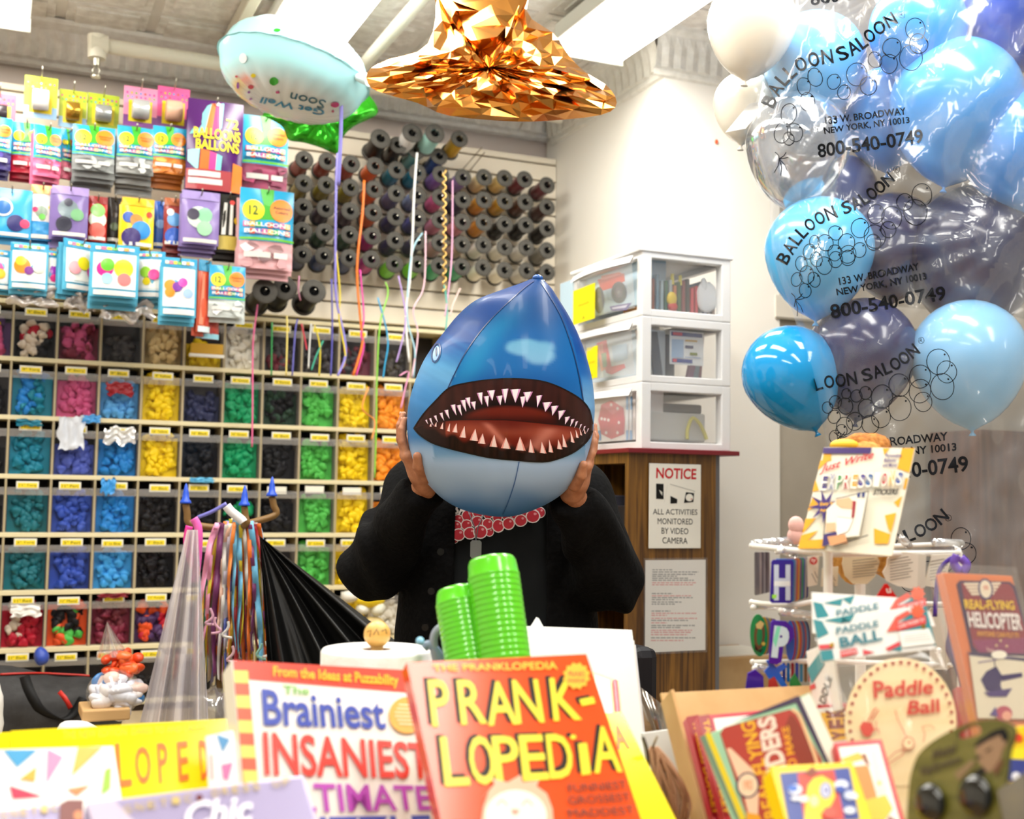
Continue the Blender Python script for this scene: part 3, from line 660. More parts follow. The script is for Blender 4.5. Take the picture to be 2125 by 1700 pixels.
def toy(bg, blobs, content=None, head=None, txt=None):
    s = []
    if head: s.append(('r', 0, .84, 1, 1, head))
    for b in blobs: s.append(('c', b[0], b[1], b[2], b[3]) if len(b) == 4 else ('c', *b))
    if txt: s.append(('t', txt[0], .12, txt[1], .88, txt[1]+.07, txt[2]))
    s.append(('r', .06, .03, .94, .10, 'e2ddd4'))
    return (bg, s, content)
# row of small carded ribbon spools at the very top
def spool_card(px, Y, c1, c2, roll, label, metal=0.):
    c = Card.wall(*px, Y); w, h = c.w, c.h; t = thing('ribbon_card', label, 'carded ribbon', c.M)
    g = G(); g.box((0, 0, 0), (w, h, .002), mat(c1, .35)); g.flat(rect(0, 0, w, h*.28), mat(c2, .35), .0024); g.flat(rect(.15*w, .12*h, .85*w, .66*h), mat('ecd61e', .35), .0028)
    for k in range(7): g.flat(circle(w*(.1+.133*k), h*.84, w*.035, 8), mat(OR8[k % 6], .4), .0028); g.flat(circle(w*(.12+.13*k), h*.74, w*.03, 8), mat(OR8[(k+2) % 6], .4), .0028)
    g.obj('card', t)
    r = h*.24; G().lathe([(0, 0), (r*.9, 0), (r, .003), (r, w*.5-.003), (r*.9, w*.5), (0, w*.5)], mat(roll, .22, metal), 20, T((w*.24, h*.40, r*.75)) @ Ry(PI/2)).obj('ribbon_roll', t)
    G().tube([(w/2, h*.94, -.16), (w/2, h*.94, .02), (w/2, h*1.04, .045), (w/2+.001, h*1.16, .05)], .002, mat('b9b4a6', .3, 1.), 8).obj('hook', t)
spool_card((50, 160, 119, 246), 4.22, 'c3d62c', '8fb8de', 'f6f6f4', 'lime green card with white ribbon roll at top left')
spool_card((122, 188, 180, 266), 4.25, 'b3c030', '8fb8de', 'c79a3a', 'green card with gold ribbon roll, second from the left', .8)
spool_card((181, 196, 247, 268), 4.26, 'b4c62c', 'a8b82a', 'b9bcba', 'green card with silver ribbon roll, third from the left', .6)
spool_card((256, 182, 326, 264), 4.23, 'f090b4', '7a3a86', 'cfd2d2', 'pink and purple card with silver ribbon roll', .4)
spool_card((326, 182, 393, 270), 4.23, 'ee5a9a', '7a3a86', 'eab89c', 'pink and purple card with peach ribbon roll')
spool_card((-36, 194, 33, 268), 4.25, 'd2607c', '6a2a5a', '3a3236', 'red and purple ribbon card cut off at the left edge')
# second row: latex balloon packs
pack((-40, 243, 24, 352), 4.17, std('3a2a7a'), 'blue balloon pack with purple balloons, cut off at the left edge', behind=2)
pack((24, 255, 84, 360), 4.20, std('c0203a'), 'blue balloon pack with red balloons, second row at left', behind=2)
pack((68, 262, 128, 368), 4.14, std('f06a94'), 'blue balloon pack with pink balloons, angled, second row', yaw=.25, behind=2)
pack((122, 268, 152, 372), 4.20, std('f08098'), 'narrow blue balloon pack with light pink balloons, turned sideways, second row', yaw=.6)
pack((150, 262, 238, 356), 4.14, std('8d8f8e'), 'blue balloon pack with silver balloons, second row', behind=4)
pack((242, 264, 320, 362), 4.15, std('a3a3a0'), 'blue balloon pack with clear silver balloons beside the orange one', behind=4)
pack((316, 264, 386, 362), 4.15, std('e8883a'), 'blue balloon pack with orange balloons left of the purple pack', behind=3)
pack((387, 210, 503, 398), 4.12, ('4c1560', [('p', [(.04, .60), (.34, .93), (.42, .96), (.30, .62)], '7cc4c4'), ('p', [(.30, .62), (.42, .96), (.50, .97), (.42, .6)], 'e8702a'), ('p', [(.42, .6), (.50, .97), (.58, .98), (.54, .62)], 'd83a7a'), ('p', [(.56, .66), (.56, .97), (.64, .98), (.60, .70)], '8ad0d4'),
     ('t', '72', .68, .70, .91, .81, 'f2d91e'), ('t', 'BALLOONS', .11, .56, .95, .68, 'f2d91e'), ('t', 'BALLONS', .15, .435, .93, .55, 'f2d91e'), ('p', [(.02, .30), (.02, .42), (.22, .44), (.2, .2)], '8fd0d0'), ('p', [(.22, .2), (.24, .44), (.40, .42), (.38, .15)], 'e86a2a'), ('p', [(.38, .15), (.40, .42), (.52, .40), (.5, .15)], 'e83a8a'), ('p', [(.5, .15), (.52, .40), (.62, .38), (.6, .2)], '7ac8c8'),
     ('r', 0, 0, .8, .22, 'a63a40'), ('r', .04, .06, .64, .12, 'd8d2d0'), ('r', .04, .14, .60, .20, 'd8d2d0'), ('p', [(.8, 0), (.82, .32), (1, .30), (1, 0)], 'f2822a'), ('c', .52, .96, .035, 'f0e8f0')], None), 'large purple pack marked 72 balloons with striped artwork', behind=2, bulge=.02)
pack((503, 243, 597, 396), 4.16, std('a8486a'), 'tall blue balloon pack right of the purple pack, red and white balloons at the bottom', behind=1)
pack((496, 394, 608, 560), 4.06, std('e8b0b4'), 'large blue balloon pack with pastel balloons hanging lowest beside the spools', behind=2, bulge=.022)
# third row: novelty packs
pack((-20, 392, 66, 494), 4.12, toy('3aa4da', [(.30, .60, .24, 'e8e4dc'), (.3, .6, .19, '2a6ab0'), (.62, .3, .22, '2c2a6a'), (.84, .3, .12, 'd8406a')], None, None, None), 'blue novelty pack with round badge and dark balloon, third row at left', behind=1)
pack((63, 385, 112, 500), 4.13, toy('ece4e0', [(.45, .52, .26, '8a9a8a'), (.2, .55, .12, 'e83a6a'), (.5, .42, .14, '6ac04a'), (.82, .6, .08, 'f0c81e')], '3a94d0', 'f2a868'), 'white novelty pack with orange header and grey figure, third row', behind=1)
pack((106, 388, 183, 494), 4.09, toy('7d6aa4', [(.45, .55, .28, '6f7f86'), (.7, .45, .18, '6aa070'), (.35, .25, .22, '3a3a48'), (.45, .68, .12, '3a3a4a')], None, '9a84bc'), 'purple novelty pack with grey green contents, left one of third row', behind=2)
pack((182, 408, 222, 502), 4.13, toy('c8342e', [(.5, .48, .46, 'eef0dc'), (.5, .68, .38, '8ac86a'), (.5, .24, .44, 'e86a5e')], None, '8a1c1c'), 'red pack with white and green centre, third row', behind=1)
pack((222, 410, 252, 505), 4.17, toy('2c2622', [(.5, .35, .3, '4a5a3a'), (.5, .6, .2, '3a3028')]), 'dark brown pack between the red and yellow packs, third row')
pack((252, 412, 319, 515), 4.10, toy('f0d020', [(.2, .6, .18, '1c50a8'), (.45, .55, .2, 'b8803a'), (.85, .68, .1, 'd83a1e'), (.6, .35, .3, '2a88d0'), (.3, .2, .3, '3a2a6a')], None, 'e0b41a'), 'yellow novelty pack with blue and brown pictures, third row', behind=2)
pack((318, 418, 346, 515), 4.15, toy('2a5ab0', [(.5, .5, .35, '7aa0d8')]), 'narrow blue pack beside the yellow pack, third row')
pack((340, 412, 382, 512), 4.12, toy('9a3a34', [(.5, .55, .36, '5a94cc'), (.3, .7, .18, 'e8e0dc'), (.5, .2, .45, '2858b8')], None, 'a85a34'), 'blue and brown pack with white streak left of a purple pack, third row', behind=2)
pack((376, 398, 455, 508), 4.08, toy('8a74b0', [(.45, .5, .3, 'c8d4c8'), (.6, .55, .2, '86c49a'), (.3, .55, .16, '3a3448'), (.6, .3, .2, '9ad0a4')], None, '9a86c0'), 'purple novelty pack with pale green contents, right one of third row', behind=3)
pack((448, 404, 500, 526), 4.11, ('2a2622', [('p', [(.2, .3), (.3, .85), (.42, .85), (.36, .3)], 'e8e2d8'), ('p', [(.5, .3), (.55, .85), (.66, .85), (.64, .3)], 'e8e2d8'), ('c', .62, .86, .10, 'd8302a'), ('c', .85, .55, .16, 'e0b828'), ('r', .1, .05, .9, .28, 'cdb352')], None), 'black and yellow striped pack with white figures, third row', behind=2)
# lowest row: clear animal balloon kits with blue headers
def kit(cols, txt='BALLOON'):
    s = [('r', 0, .84, 1, 1, '2a9cc8'), ('r', .06, .16, .94, .82, 'dcecf0'), ('r', .10, .20, .90, .78, 'f0f0e8')]
    for k, (x, y, r, h) in enumerate(cols): s.append(('c', x, y, r, h))
    for k in range(7): s.append(('r', .10+.115*k, .885, .20+.115*k, .94, ['e8e4c0', 'e86a8a', 'f0d040', '8ad06a', 'f0f0f0', 'e8a040', 'd0e8f0'][k]))
    s.append(('r', .08, .03, .94, .12, 'e4e2de'))
    return ('58b4d4', s, None)
def kpack(px, Y, cols, label, yaw=0., behind=1): return pack(px, Y, kit(cols), label, 'balloon kit', yaw, behind, 'balloon_kit', .014)
kpack((-50, 518, 22, 602), 4.09, [(.5, .5, .3, 'e84aa0'), (.7, .4, .16, 'f6c020')], 'balloon kit with pink picture, cut off at the left edge')
kpack((20, 505, 100, 602), 4.06, [(.32, .5, .22, 'f08a1e'), (.28, .6, .14, 'f2c230'), (.5, .4, .12, '7a2a8a'), (.75, .48, .16, 'c8ccbe')], 'balloon kit with orange spotted picture, lowest row at left', behind=2)
kpack((92, 522, 134, 604), 4.10, [(.5, .5, .32, '8a2a9a'), (.4, .3, .2, 'e83a8a')], 'balloon kit with purple picture, half hidden, lowest row', .3)
kpack((124, 500, 206, 606), 4.07, [(.3, .45, .18, 'e8a0a8'), (.55, .55, .18, 'e8d820'), (.8, .4, .16, 'd84aa0')], 'balloon kit with yellow and pink stripes, angled, lowest row', .5, 2)
kpack((186, 508, 288, 618), 4.02, [(.3, .52, .17, 'e81e90'), (.35, .6, .14, '66c02e'), (.68, .55, .2, 'f2dc1e'), (.7, .34, .14, 'e87a7a'), (.35, .34, .12, '9ad0e8')], 'balloon kit with magenta flower and yellow face pictures, lowest row', 0, 3)
kpack((282, 522, 342, 620), 4.07, [(.35, .55, .2, '9ad03a'), (.65, .5, .2, 'e83a90'), (.4, .35, .14, 'f0d81e')], 'balloon kit with green and magenta picture, lowest row', -.3, 2)
kpack((333, 536, 408, 658), 4.0, [(.25, .52, .16, 'f0901e'), (.25, .4, .14, 'f0901e'), (.45, .5, .14, '7a2aa0'), (.6, .58, .13, 'e84ab0'), (.75, .4, .14, '9ab8e0')], 'tall balloon kit with orange, purple and pink figures, lowest row', 0, 2)
pack((405, 540, 440, 690), 4.05, ('d85a3a', [('r', 0, .84, 1, 1, '2a88b0'), ('p', [(.1, .1), (.25, .8), (.4, .8), (.35, .1)], 'e88a6a'), ('p', [(.5, .1), (.5, .8), (.7, .8), (.75, .1)], 'c83a2a'), ('r', .05, 0, .95, .08, 'd8e8ea')], None), 'long narrow blue pack of red modelling balloons, lowest row', 'balloon kit', .55, 1)
pack((433, 552, 508, 660), 4.04, std('cdd3cf'), 'small blue balloon pack marked 12 beside the large black spools, lowest row', behind=1)
pack((405, 612, 456, 704), 4.09, ('c04438', [('p', [(.2, .1), (.3, .95), (.45, .95), (.4, .1)], 'e07a60'), ('p', [(.6, .1), (.55, .95), (.7, .95), (.8, .1)], 'a83028'), ('r', 0, 0, 1, .12, '9ad4e4')], None), 'red modelling balloon pack hanging lowest in front of the bins', 'balloon kit', .2, 0, hook=False)
# loose clear bag ends below the lowest row
for k, (px, l) in enumerate([((0, 596, 130, 640), 'crumpled clear bag ends under the kits at the left edge'), ((120, 600, 210, 650), 'crumpled clear bag ends under the angled kits'), ((185, 610, 335, 668), 'crumpled clear bag ends under the magenta and yellow kit')]):
    o = rag('clear_bag_end', px, 4.12, clear('e8dcd8', .42, .18, .12), l, 'plastic bag', 20+k, .05)
# ================================================================== FOIL BALLOONS NEAR THE CEILING
def foil(name, M, outline, rz, m, label, cat='foil balloon', crease=.004, n=72, rings=12, paint=None):
    """two foil sheets sealed round an outline r(a) and blown up; puckered near the seam"""
    g = G(); vs = []
    def P(s, k, side):
        a = 2*PI*k/n; r = outline(a); e = math.sqrt(max(0, 1-s**2.2)); pk = math.sin(a*23+2*nz(a*3, 0, 1))*crease*(s**3)*(1-s)*9
        return Vector((r*s*math.cos(a), r*s*math.sin(a), side*(rz*e+pk)))
    for side in (1, -1):
        v = [Vector((0, 0, side*rz))]+[P(j/rings, k, side) for j in range(1, rings+1) for k in range(n)]
        f = [(0, 1+k, 1+(k+1) % n) for k in range(n)]+[(1+j*n+k, 1+(j+1)*n+k, 1+(j+1)*n+(k+1) % n, 1+j*n+(k+1) % n) for j in range(rings-1) for k in range(n)]
        if side < 0: f = [tuple(reversed(q)) for q in f]
        g.add(v, f, m, True)
    # flat seal round the edge
    v = [Vector(((outline(2*PI*k/n)+d)*math.cos(2*PI*k/n), (outline(2*PI*k/n)+d)*math.sin(2*PI*k/n), .0015*math.sin(k*1.9))) for d in (0, .006) for k in range(n)]
    g.add(v, [(k, (k+1) % n, n+(k+1) % n, n+k) for k in range(n)], m, True)
    t = thing(name, label, cat, M); g.obj('foil_skin', t); return t, g
# round get-well balloon floating face down under the light
cF = at(610, 148, 3.55)
wv = ((CC-cF).normalized()); up = Vector((-.04, .05, 1)).normalized()
ax = ((CU*.966+CR*.259)*.985-wv*.165).normalized(); xx = (CR*.966-CU*.259); xx = (xx-ax*xx.dot(ax)).normalized(); yy = ax.cross(xx)
Mf = basis(cF, xx, yy, ax)
m_f = printed(.16); gF = None
tF, gF = foil('foil_balloon', Mf, lambda a: .225, .128, m_f, 'round white and aqua foil balloon floating face down under the ceiling light', crease=.0035)
me = tF.children[0].data; ca = me.color_attributes.new('ink', 'FLOAT_COLOR', 'POINT')
for i, v in enumerate(me.vertices):
    r = math.hypot(v.co.x, v.co.y)/.225; a = math.atan2(v.co.y, v.co.x); s = min(max((r-.62)/.3, 0), 1)
    base = Vector(hx('dfe2e0')).lerp(Vector(hx('9fdbe0')), s*.9)
    if v.co.z < 0 and .40 < r < .80 and math.cos(a) < -.1 and math.sin(a) < .9: base = base.lerp(Vector(hx(['b85ac0', 'e8566a', 'f07a50', 'f0c040'][min(int(max(0, -math.cos(a)-.1)/.23), 3)])), .85*sst(.50, .58, r)*(1-sst(.70, .78, r))*sst(-.2, -.5, math.cos(a)) if False else .85*max(0, 1-abs(r-.64)/.12)*max(0, min(1, (-math.cos(a)-.45)/.2)))
    ca.data[i].color = (*base, 1)
skF = Skin(gF, Mf); a = G(); IF = Mf.inverted()
ink = {k: mat(v, .3) for k, v in {'g': '2f9a28', 'y': 'e8d02a', 'r': 'c84a5a', 'p': '8a3a9a', 'b': '1f86b0', 'm': 'b83a72', 'd': '3a6a7c', 'w': 'e6e8ea'}.items()}
def fpx(x, y): return (440+x*.1976, y*.1976)
for x, y, rx, ry, c in [(650, 850, 46, 44, 'g'), (435, 790, 26, 22, 'y'), (262, 800, 16, 12, 'r'), (410, 910, 30, 22, 'r'), (390, 965, 14, 12, 'p'), (690, 965, 20, 15, 'm'), (275, 895, 14, 36, 'p'), (1290, 1095, 45, 30, 'm'), (1268, 1165, 14, 12, 'm'), (410, 1035, 16, 10, 'p'), (685, 320, 36, 18, 'g'), (330, 610, 40, 52, 'w')]:
    skF.fan(a, [(fpx(x, y)[0]+rx*.1976*math.cos(t*PI/7), fpx(x, y)[1]+ry*.1976*math.sin(t*PI/7)) for t in range(14)], ink[c], .002)
skF.text(a, 'Soon', [fpx(1190, 1150), fpx(820, 1060), fpx(820, 960), fpx(1200, 1050)], ink['d'], .002, .01, .2)   # reads upside down
skF.text(a, 'Get Well', [fpx(1180, 1215), fpx(500, 1075), fpx(500, 1010), fpx(1180, 1150)], ink['b'], .002, .02, .2)
a.v = [tuple(IF @ Vector(p)) for p in a.v]; a.obj('printed_front', tF)
G().cyl((.205, -.09, -.01), (.245, -.115, -.02), .012, .02, mat('e6f2f4', .2), 10).obj('filling_tail', tF)
rp = smooth2([(704, 165), (708, 200), (707, 290), (702, 385)], 6)
kP = [at(x, y, 3.46+.1*i/18) for i, (x, y) in enumerate(rp)]
tag(G().strip(kP, .011, mat('8f8ad6', .3), None, .0003).obj('balloon_ribbon'), 'violet ribbon hanging from the round white foil balloon', 'ribbon')
def crumple(OUT, cx, cy, D, m, label, n, rings, jt, ridge, flat, seed, fat, tilt=0.):
    g = G(); rg = random.Random(seed); O = smooth2(OUT+[OUT[0]], 6); jit = {(j, k): (rg.uniform(-jt, jt), rg.uniform(-jt, jt), rg.uniform(-1, 1)) for j in range(rings+1) for k in range(n)}
    for side in (0, 1):
        vs = []
        for j in range(rings+1):
            for k in range(n):
                a_, b_, c_ = jit[j, k]; mid = 0 < j < rings; s = min(max((j+(a_ if mid else 0))/rings, 0), 1); o = lerp_curve(O, ((k+(b_ if mid else 0))/n) % .9999); x = cx+(o[0]-cx)*s; y = cy+(o[1]-cy)*s
                e = math.sqrt(max(0, 1-s*s)); rd = ridge*(1.5*abs(nz(x*.010+y*.006, y*.013-x*.004, 3.3+seed))+.8*abs(nz(x*.024, y*.03+x*.01, 7+seed))+.16*c_)
                vs.append(at(x, y, D-(fat if side == 0 else -fat*2)*e-(rd if side == 0 else 0)-tilt*(y-cy)))
        f = []
        for j in range(rings):
            for k in range(n):
                q = (j*n+k, j*n+(k+1) % n, (j+1)*n+(k+1) % n, (j+1)*n+k); f += [(q[0], q[1], q[2]), (q[0], q[2], q[3])] if (j+k) % 2 else [(q[0], q[1], q[3]), (q[1], q[2], q[3])]
        g.add(vs, f, m, not flat)
    return tag(g.obj('foil_balloon'), label, 'foil balloon')
crumple([(545, 240), (560, 212), (600, 205), (700, 195), (752, 188), (785, 233), (735, 262), (712, 285), (700, 318), (664, 306), (630, 296), (598, 290), (585, 262)], 670, 245, 3.98, mat('2f9a1c', .18, .7), 'green star foil balloon tucked under the round white balloon', 60, 8, .2, .03, False, 4, .05)
# crumpled gold foil
OUT = [(895, -40), (905, 30), (880, 100), (800, 125), (762, 150), (768, 180), (800, 195), (870, 215), (930, 240), (1060, 252), (1150, 250), (1250, 238), (1280, 215), (1262, 180), (1215, 150), (1180, 115), (1150, 70), (1095, 30), (1085, -40)]
crumple(OUT, 1015, 140, 3.02, mat('d8964a', .20, 1.), 'large crumpled gold foil balloon sagging below the ceiling', 52, 9, .40, .06, True, 2, .07, .00045)
# ================================================================== SHARK BALLOON
OUTL = [(576, 1110, 1118), (580, 1100, 1126), (589, 1078, 1136), (602, 1042, 1147), (624, 987, 1161), (655, 950, 1180), (688, 923, 1197), (720, 898, 1210), (752, 878, 1220), (785, 864, 1228), (816, 854, 1232), (848, 847, 1234), (880, 845, 1232), (912, 847, 1228), (944, 853, 1220), (968, 862, 1211), (992, 878, 1197), (1012, 895, 1180), (1030, 913, 1160), (1046, 936, 1134), (1058, 962, 1108), (1066, 990, 1085), (1071, 1020, 1066), (1072, 1038, 1050)]
SD = 2.52
_o = [(v.x, v.y, v.z) for v in catmull(OUTL, 4)]; OUTL = _o
def shark_pt(v, a):
    y = 576+496*v; l, r = interp(OUTL, y); cx = (l+r)/2; d = SD
    c = at(cx, y, d); R = (at(r, y, d)-at(l, y, d)).length/2
    dep = R*(.92-.10*v); sx = math.cos(a); sy = math.sin(a)
    seam = 1-.012*max(0, 1-abs(((a-PI*1.5+PI/3) % (2*PI/3))-PI/3)/.10)   # seams pinch the skin
    return c+CR*(R*sx)-CF*(-dep*sy*seam)
def cosv(i, n): return .5-.5*math.cos(PI*i/n)
g = G(); NU, NV = 200, 170
vs = [shark_pt(cosv(j, NV), 2*PI*i/NU) for j in range(NV+1) for i in range(NU)]
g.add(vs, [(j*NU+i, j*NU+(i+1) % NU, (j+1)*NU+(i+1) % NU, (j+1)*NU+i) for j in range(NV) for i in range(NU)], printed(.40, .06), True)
cSh = at(1040, 850, SD); IS = Matrix.Translation(-cSh)
tSh = thing('shark_balloon', 'inflatable blue shark head balloon with open toothy mouth, held up by the person', 'balloon', cSh)
skS = Skin(g); gg = G(); gg.v = [tuple(IS @ Vector(p)) for p in g.v]; gg.f, gg.mi, gg.ms, gg.sm = g.f, g.mi, g.ms, g.sm
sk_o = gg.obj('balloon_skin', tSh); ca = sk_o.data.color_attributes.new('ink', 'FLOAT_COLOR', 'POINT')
def C3(h): return Vector(hx(h))
def sst(a, b, x): t = min(max((x-a)/(b-a), 0), 1); return t*t*(3-2*t)
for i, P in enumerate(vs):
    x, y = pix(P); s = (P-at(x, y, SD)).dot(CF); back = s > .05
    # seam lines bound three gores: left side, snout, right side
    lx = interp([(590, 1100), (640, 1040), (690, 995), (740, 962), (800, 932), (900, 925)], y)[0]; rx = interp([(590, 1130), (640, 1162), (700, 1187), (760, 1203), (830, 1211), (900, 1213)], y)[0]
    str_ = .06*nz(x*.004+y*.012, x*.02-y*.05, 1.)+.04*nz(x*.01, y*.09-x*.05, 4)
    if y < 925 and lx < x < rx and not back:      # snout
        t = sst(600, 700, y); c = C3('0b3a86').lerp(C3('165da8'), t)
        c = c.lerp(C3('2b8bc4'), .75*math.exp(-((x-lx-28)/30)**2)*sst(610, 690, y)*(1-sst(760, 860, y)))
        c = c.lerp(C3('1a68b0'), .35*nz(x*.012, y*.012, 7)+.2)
        d = min(((x-1100)/52)**2+((y-722)/20)**2, ((x-1118)/34)**2+((y-738)/22)**2, ((x-1078)/30)**2+((y-722)/12)**2); c = c.lerp(C3('8fb0d8'), .85*(1-sst(.35, 1.25, d+.4*nz(x*.03, y*.03, 2))))  # pale cloud patch blended into the vertex colour of the snout
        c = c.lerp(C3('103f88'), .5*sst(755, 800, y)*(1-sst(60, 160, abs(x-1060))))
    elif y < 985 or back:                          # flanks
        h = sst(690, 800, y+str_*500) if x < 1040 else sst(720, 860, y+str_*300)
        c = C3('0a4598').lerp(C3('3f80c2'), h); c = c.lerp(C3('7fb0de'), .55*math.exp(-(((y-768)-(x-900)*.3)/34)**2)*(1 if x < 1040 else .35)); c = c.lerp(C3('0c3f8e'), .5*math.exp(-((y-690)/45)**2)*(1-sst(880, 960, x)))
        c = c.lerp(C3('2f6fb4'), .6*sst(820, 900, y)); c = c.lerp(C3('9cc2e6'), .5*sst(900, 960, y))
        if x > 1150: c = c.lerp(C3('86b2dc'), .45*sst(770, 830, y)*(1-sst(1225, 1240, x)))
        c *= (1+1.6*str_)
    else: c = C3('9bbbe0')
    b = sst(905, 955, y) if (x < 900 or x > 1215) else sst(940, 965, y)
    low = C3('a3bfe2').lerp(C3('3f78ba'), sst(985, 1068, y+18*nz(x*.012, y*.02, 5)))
    c = c*(.52+.48*sst(620, 800, y)); c = Vector((c.x*(.45+.55*sst(640, 860, y)), c.y*.98, c.z*.90))  # darkened and less red towards the top, offsetting the overhead light in the colour
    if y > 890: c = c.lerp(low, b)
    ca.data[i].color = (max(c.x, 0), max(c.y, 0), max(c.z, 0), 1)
def cp(x, y): return (680+x*.32, 560+y*.32)
UP = smooth2([cp(*p) for p in [(562, 1028), (620, 940), (700, 852), (790, 766), (900, 735), (1050, 713), (1200, 706), (1350, 716), (1450, 740), (1560, 790), (1650, 850), (1700, 920), (1716, 1000), (1716, 1045)]], 4)
LO = smooth2([cp(*p) for p in [(562, 1028), (600, 1070), (680, 1122), (780, 1155), (900, 1185), (1050, 1217), (1200, 1232), (1390, 1245), (1500, 1222), (1600, 1178), (1680, 1110), (1716, 1045)]], 4)
MID = smooth2([cp(*p) for p in [(562, 1028), (700, 990), (850, 974), (1050, 972), (1200, 976), (1500, 1006), (1620, 1022), (1716, 1045)]], 4)
def byx(C, n=60):
    x0, x1 = C[0][0], C[-1][0]; out = []
    for i in range(n+1):
        x = x0+(x1-x0)*i/n; k = next((j for j in range(len(C)-1) if C[j+1][0] >= x-1e-6), len(C)-2); t = (x-C[k][0])/max(C[k+1][0]-C[k][0], 1e-6); out.append((x, C[k][1]+(C[k+1][1]-C[k][1])*min(max(t, 0), 1)))
    return out
m = G(); pk = printed(.3, .1)
UPx, LOx, MIDx = byx(UP), byx(LO), byx(MID)
def mouth(top, bot, nv, upper):
    b = len(m.v); skS.patch(m, top, bot, 110, nv, pk, .0010)
mouth(UPx, MIDx, 22, True); nU = len(m.v); mouth(MIDx, LOx, 22, False)
inkm = []
for i, p in enumerate(m.v):
    x, y = pix(Vector(p)); X, Y = (x-680)/.32, (y-560)/.32; cxx = (X-1180)/420
    if i < nU:
        top = interp([(862, 890), (904, 832), (933, 805), (1016, 788), (1064, 786), (1112, 789), (1179, 813), (1229, 885)], x)[0]; t = (Y-(top-560)/.32)
        str_ = .5+.5*nz(X*.03, Y*.004+X*.004, 3); c = C3('1e0e0b').lerp(C3('47201a'), .8*str_*(1-sst(90, 190, t))); c = c.lerp(C3('120b0a'), .75*sst(100, 170, t)*(1-sst(0, 1.15, abs(cxx)*0))*(1-sst(885, 930, Y-30*cxx*cxx)))
        e = ((X-1180)/330)**2+((Y-985)/108)**2; c = c.lerp(C3('662014').lerp(C3('3a100c'), sst(920, 985, Y)), 1-sst(.6, 1.05, e))
    else:
        mid = interp([(860, 889), (904, 876), (952, 872), (1064, 872), (1160, 882), (1229, 894)], x)[0]; t = Y-(mid-560)/.32
        c = C3('6a1b11').lerp(C3('a04c38'), .8*math.exp(-((t-60)/45)**2)); c = c.lerp(C3('5c1812'), .8*math.exp(-(cxx/.35)**2)*(1-sst(30, 110, t)))
        c = c.lerp(C3('e08a78'), .55*math.exp(-((X-1010-.9*t)/26)**2)*sst(5, 40, t)); c = c.lerp(C3('d88a78'), .5*math.exp(-((X-1470+.8*t)/50)**2)*sst(10, 50, t))
        lo = interp([(862, 893), (898, 918), (968, 938), (1016, 949), (1064, 954), (1125, 958), (1160, 950), (1192, 934), (1224, 900)], x)[0]; q = (lo-560)/.32-Y
        gum = C3('0d0706').lerp(C3('2a1510'), .5+.7*nz(X*.06, Y*.008, 9)); c = c.lerp(gum, 1-sst(60, 95, q+15*math.cos(X*.05)-55*max(0, abs(cxx)-.75)*0)); 
        if X < 760 or X > 1640: c = c.lerp(C3('241210'), .8)
    inkm.append((max(c.x, 0), max(c.y, 0), max(c.z, 0), 1))
m.v = [tuple(IS @ Vector(p)) for p in m.v]; mo = m.obj('printed_mouth', tSh); ca = mo.data.color_attributes.new('ink', 'FLOAT_COLOR', 'POINT')
for i, c in enumerate(inkm): ca.data[i].color = c
UT = [(642, 975, 13, 27), (668, 965, 15, 47), (700, 948, 19, 42), (738, 930, 22, 50), (772, 912, 27, 55), (815, 878, 32, 68), (852, 880, 28, 68), (880, 848, 34, 74), (910, 832, 34, 70), (945, 858, 36, 52), (988, 800, 38, 78), (1030, 822, 36, 68), (1060, 785, 52, 66), (1115, 820, 44, 60), (1150, 776, 46, 92), (1218, 778, 66, 86), (1268, 825, 44, 70), (1298, 795, 62, 66), (1370, 818, 40, 76), (1422, 862, 62, 60), (1470, 885, 50, 62), (1515, 915, 50, 60), (1552, 955, 36, 48), (1586, 970, 24, 48), (1612, 985, 18, 42), (1640, 1003, 14, 34), (1664, 1015, 13, 36), (1686, 1030, 10, 28)]
LT = [(670, 1015, 14, 24), (702, 1015, 15, 30), (742, 1030, 22, 42), (785, 1045, 22, 52), (827, 1052, 36, 58), (878, 1085, 44, 74), (950, 1105, 56, 76), (1000, 1125, 50, 66), (1075, 1145, 50, 78), (1155, 1156, 62, 70), (1250, 1168, 66, 88), (1320, 1182, 40, 86), (1395, 1186, 44, 74), (1445, 1180, 32, 82), (1502, 1160, 36, 62), (1535, 1146, 32, 84), (1585, 1116, 26, 72), (1615, 1086, 20, 50), (1640, 1070, 14, 40), (1665, 1060, 12, 40)]
tg = G(); tw, tp, t2 = mat('f2e6ec', .25), mat('c987b8', .25), mat('ee9a90', .25)
for (x, y, w_, h_), up in [(q, 1) for q in UT]+[(q, 0) for q in LT]:
    ln = (1180-x)/520*(.45 if up else .25)*h_*(1 if abs(x-1180) > 40 else .3); s = 1 if up else -1
    def shape(k, off): 
        return [cp(X, Y) for X, Y in [(x-w_/2*k, y), (x+w_/2*k, y-(4 if up else -4)), (x+w_*.30*k+ln*.35, y+s*h_*.4), (x+ln, y+s*h_*(.96 if k < 1 else 1)), (x-w_*.30*k+ln*.35, y+s*h_*.45)]]
    skS.fan(tg, shape(1, 0), tp if up else t2, .0016); skS.fan(tg, [(px+.8*(1 if x < 1180 else -1), py) for px, py in shape(.66, 0)], tw if up else mat('fadcd8', .25), .0022)
tg.v = [tuple(IS @ Vector(p)) for p in tg.v]; tg.obj('printed_teeth', tSh)
ls = mat('0c2a5c', .3)
def seam(fn, *ar):
    g_ = G(); fn(g_, *ar); g_.v = [tuple(IS @ Vector(p)) for p in g_.v]; g_.obj('seam_line' if fn == skS.line else 'eye_print', tSh)
seam(skS.line, smooth2([(1108, 584), (1086, 600), (1040, 642), (1000, 685), (965, 735), (942, 780), (930, 806)], 6), 2.0, ls, .0012)
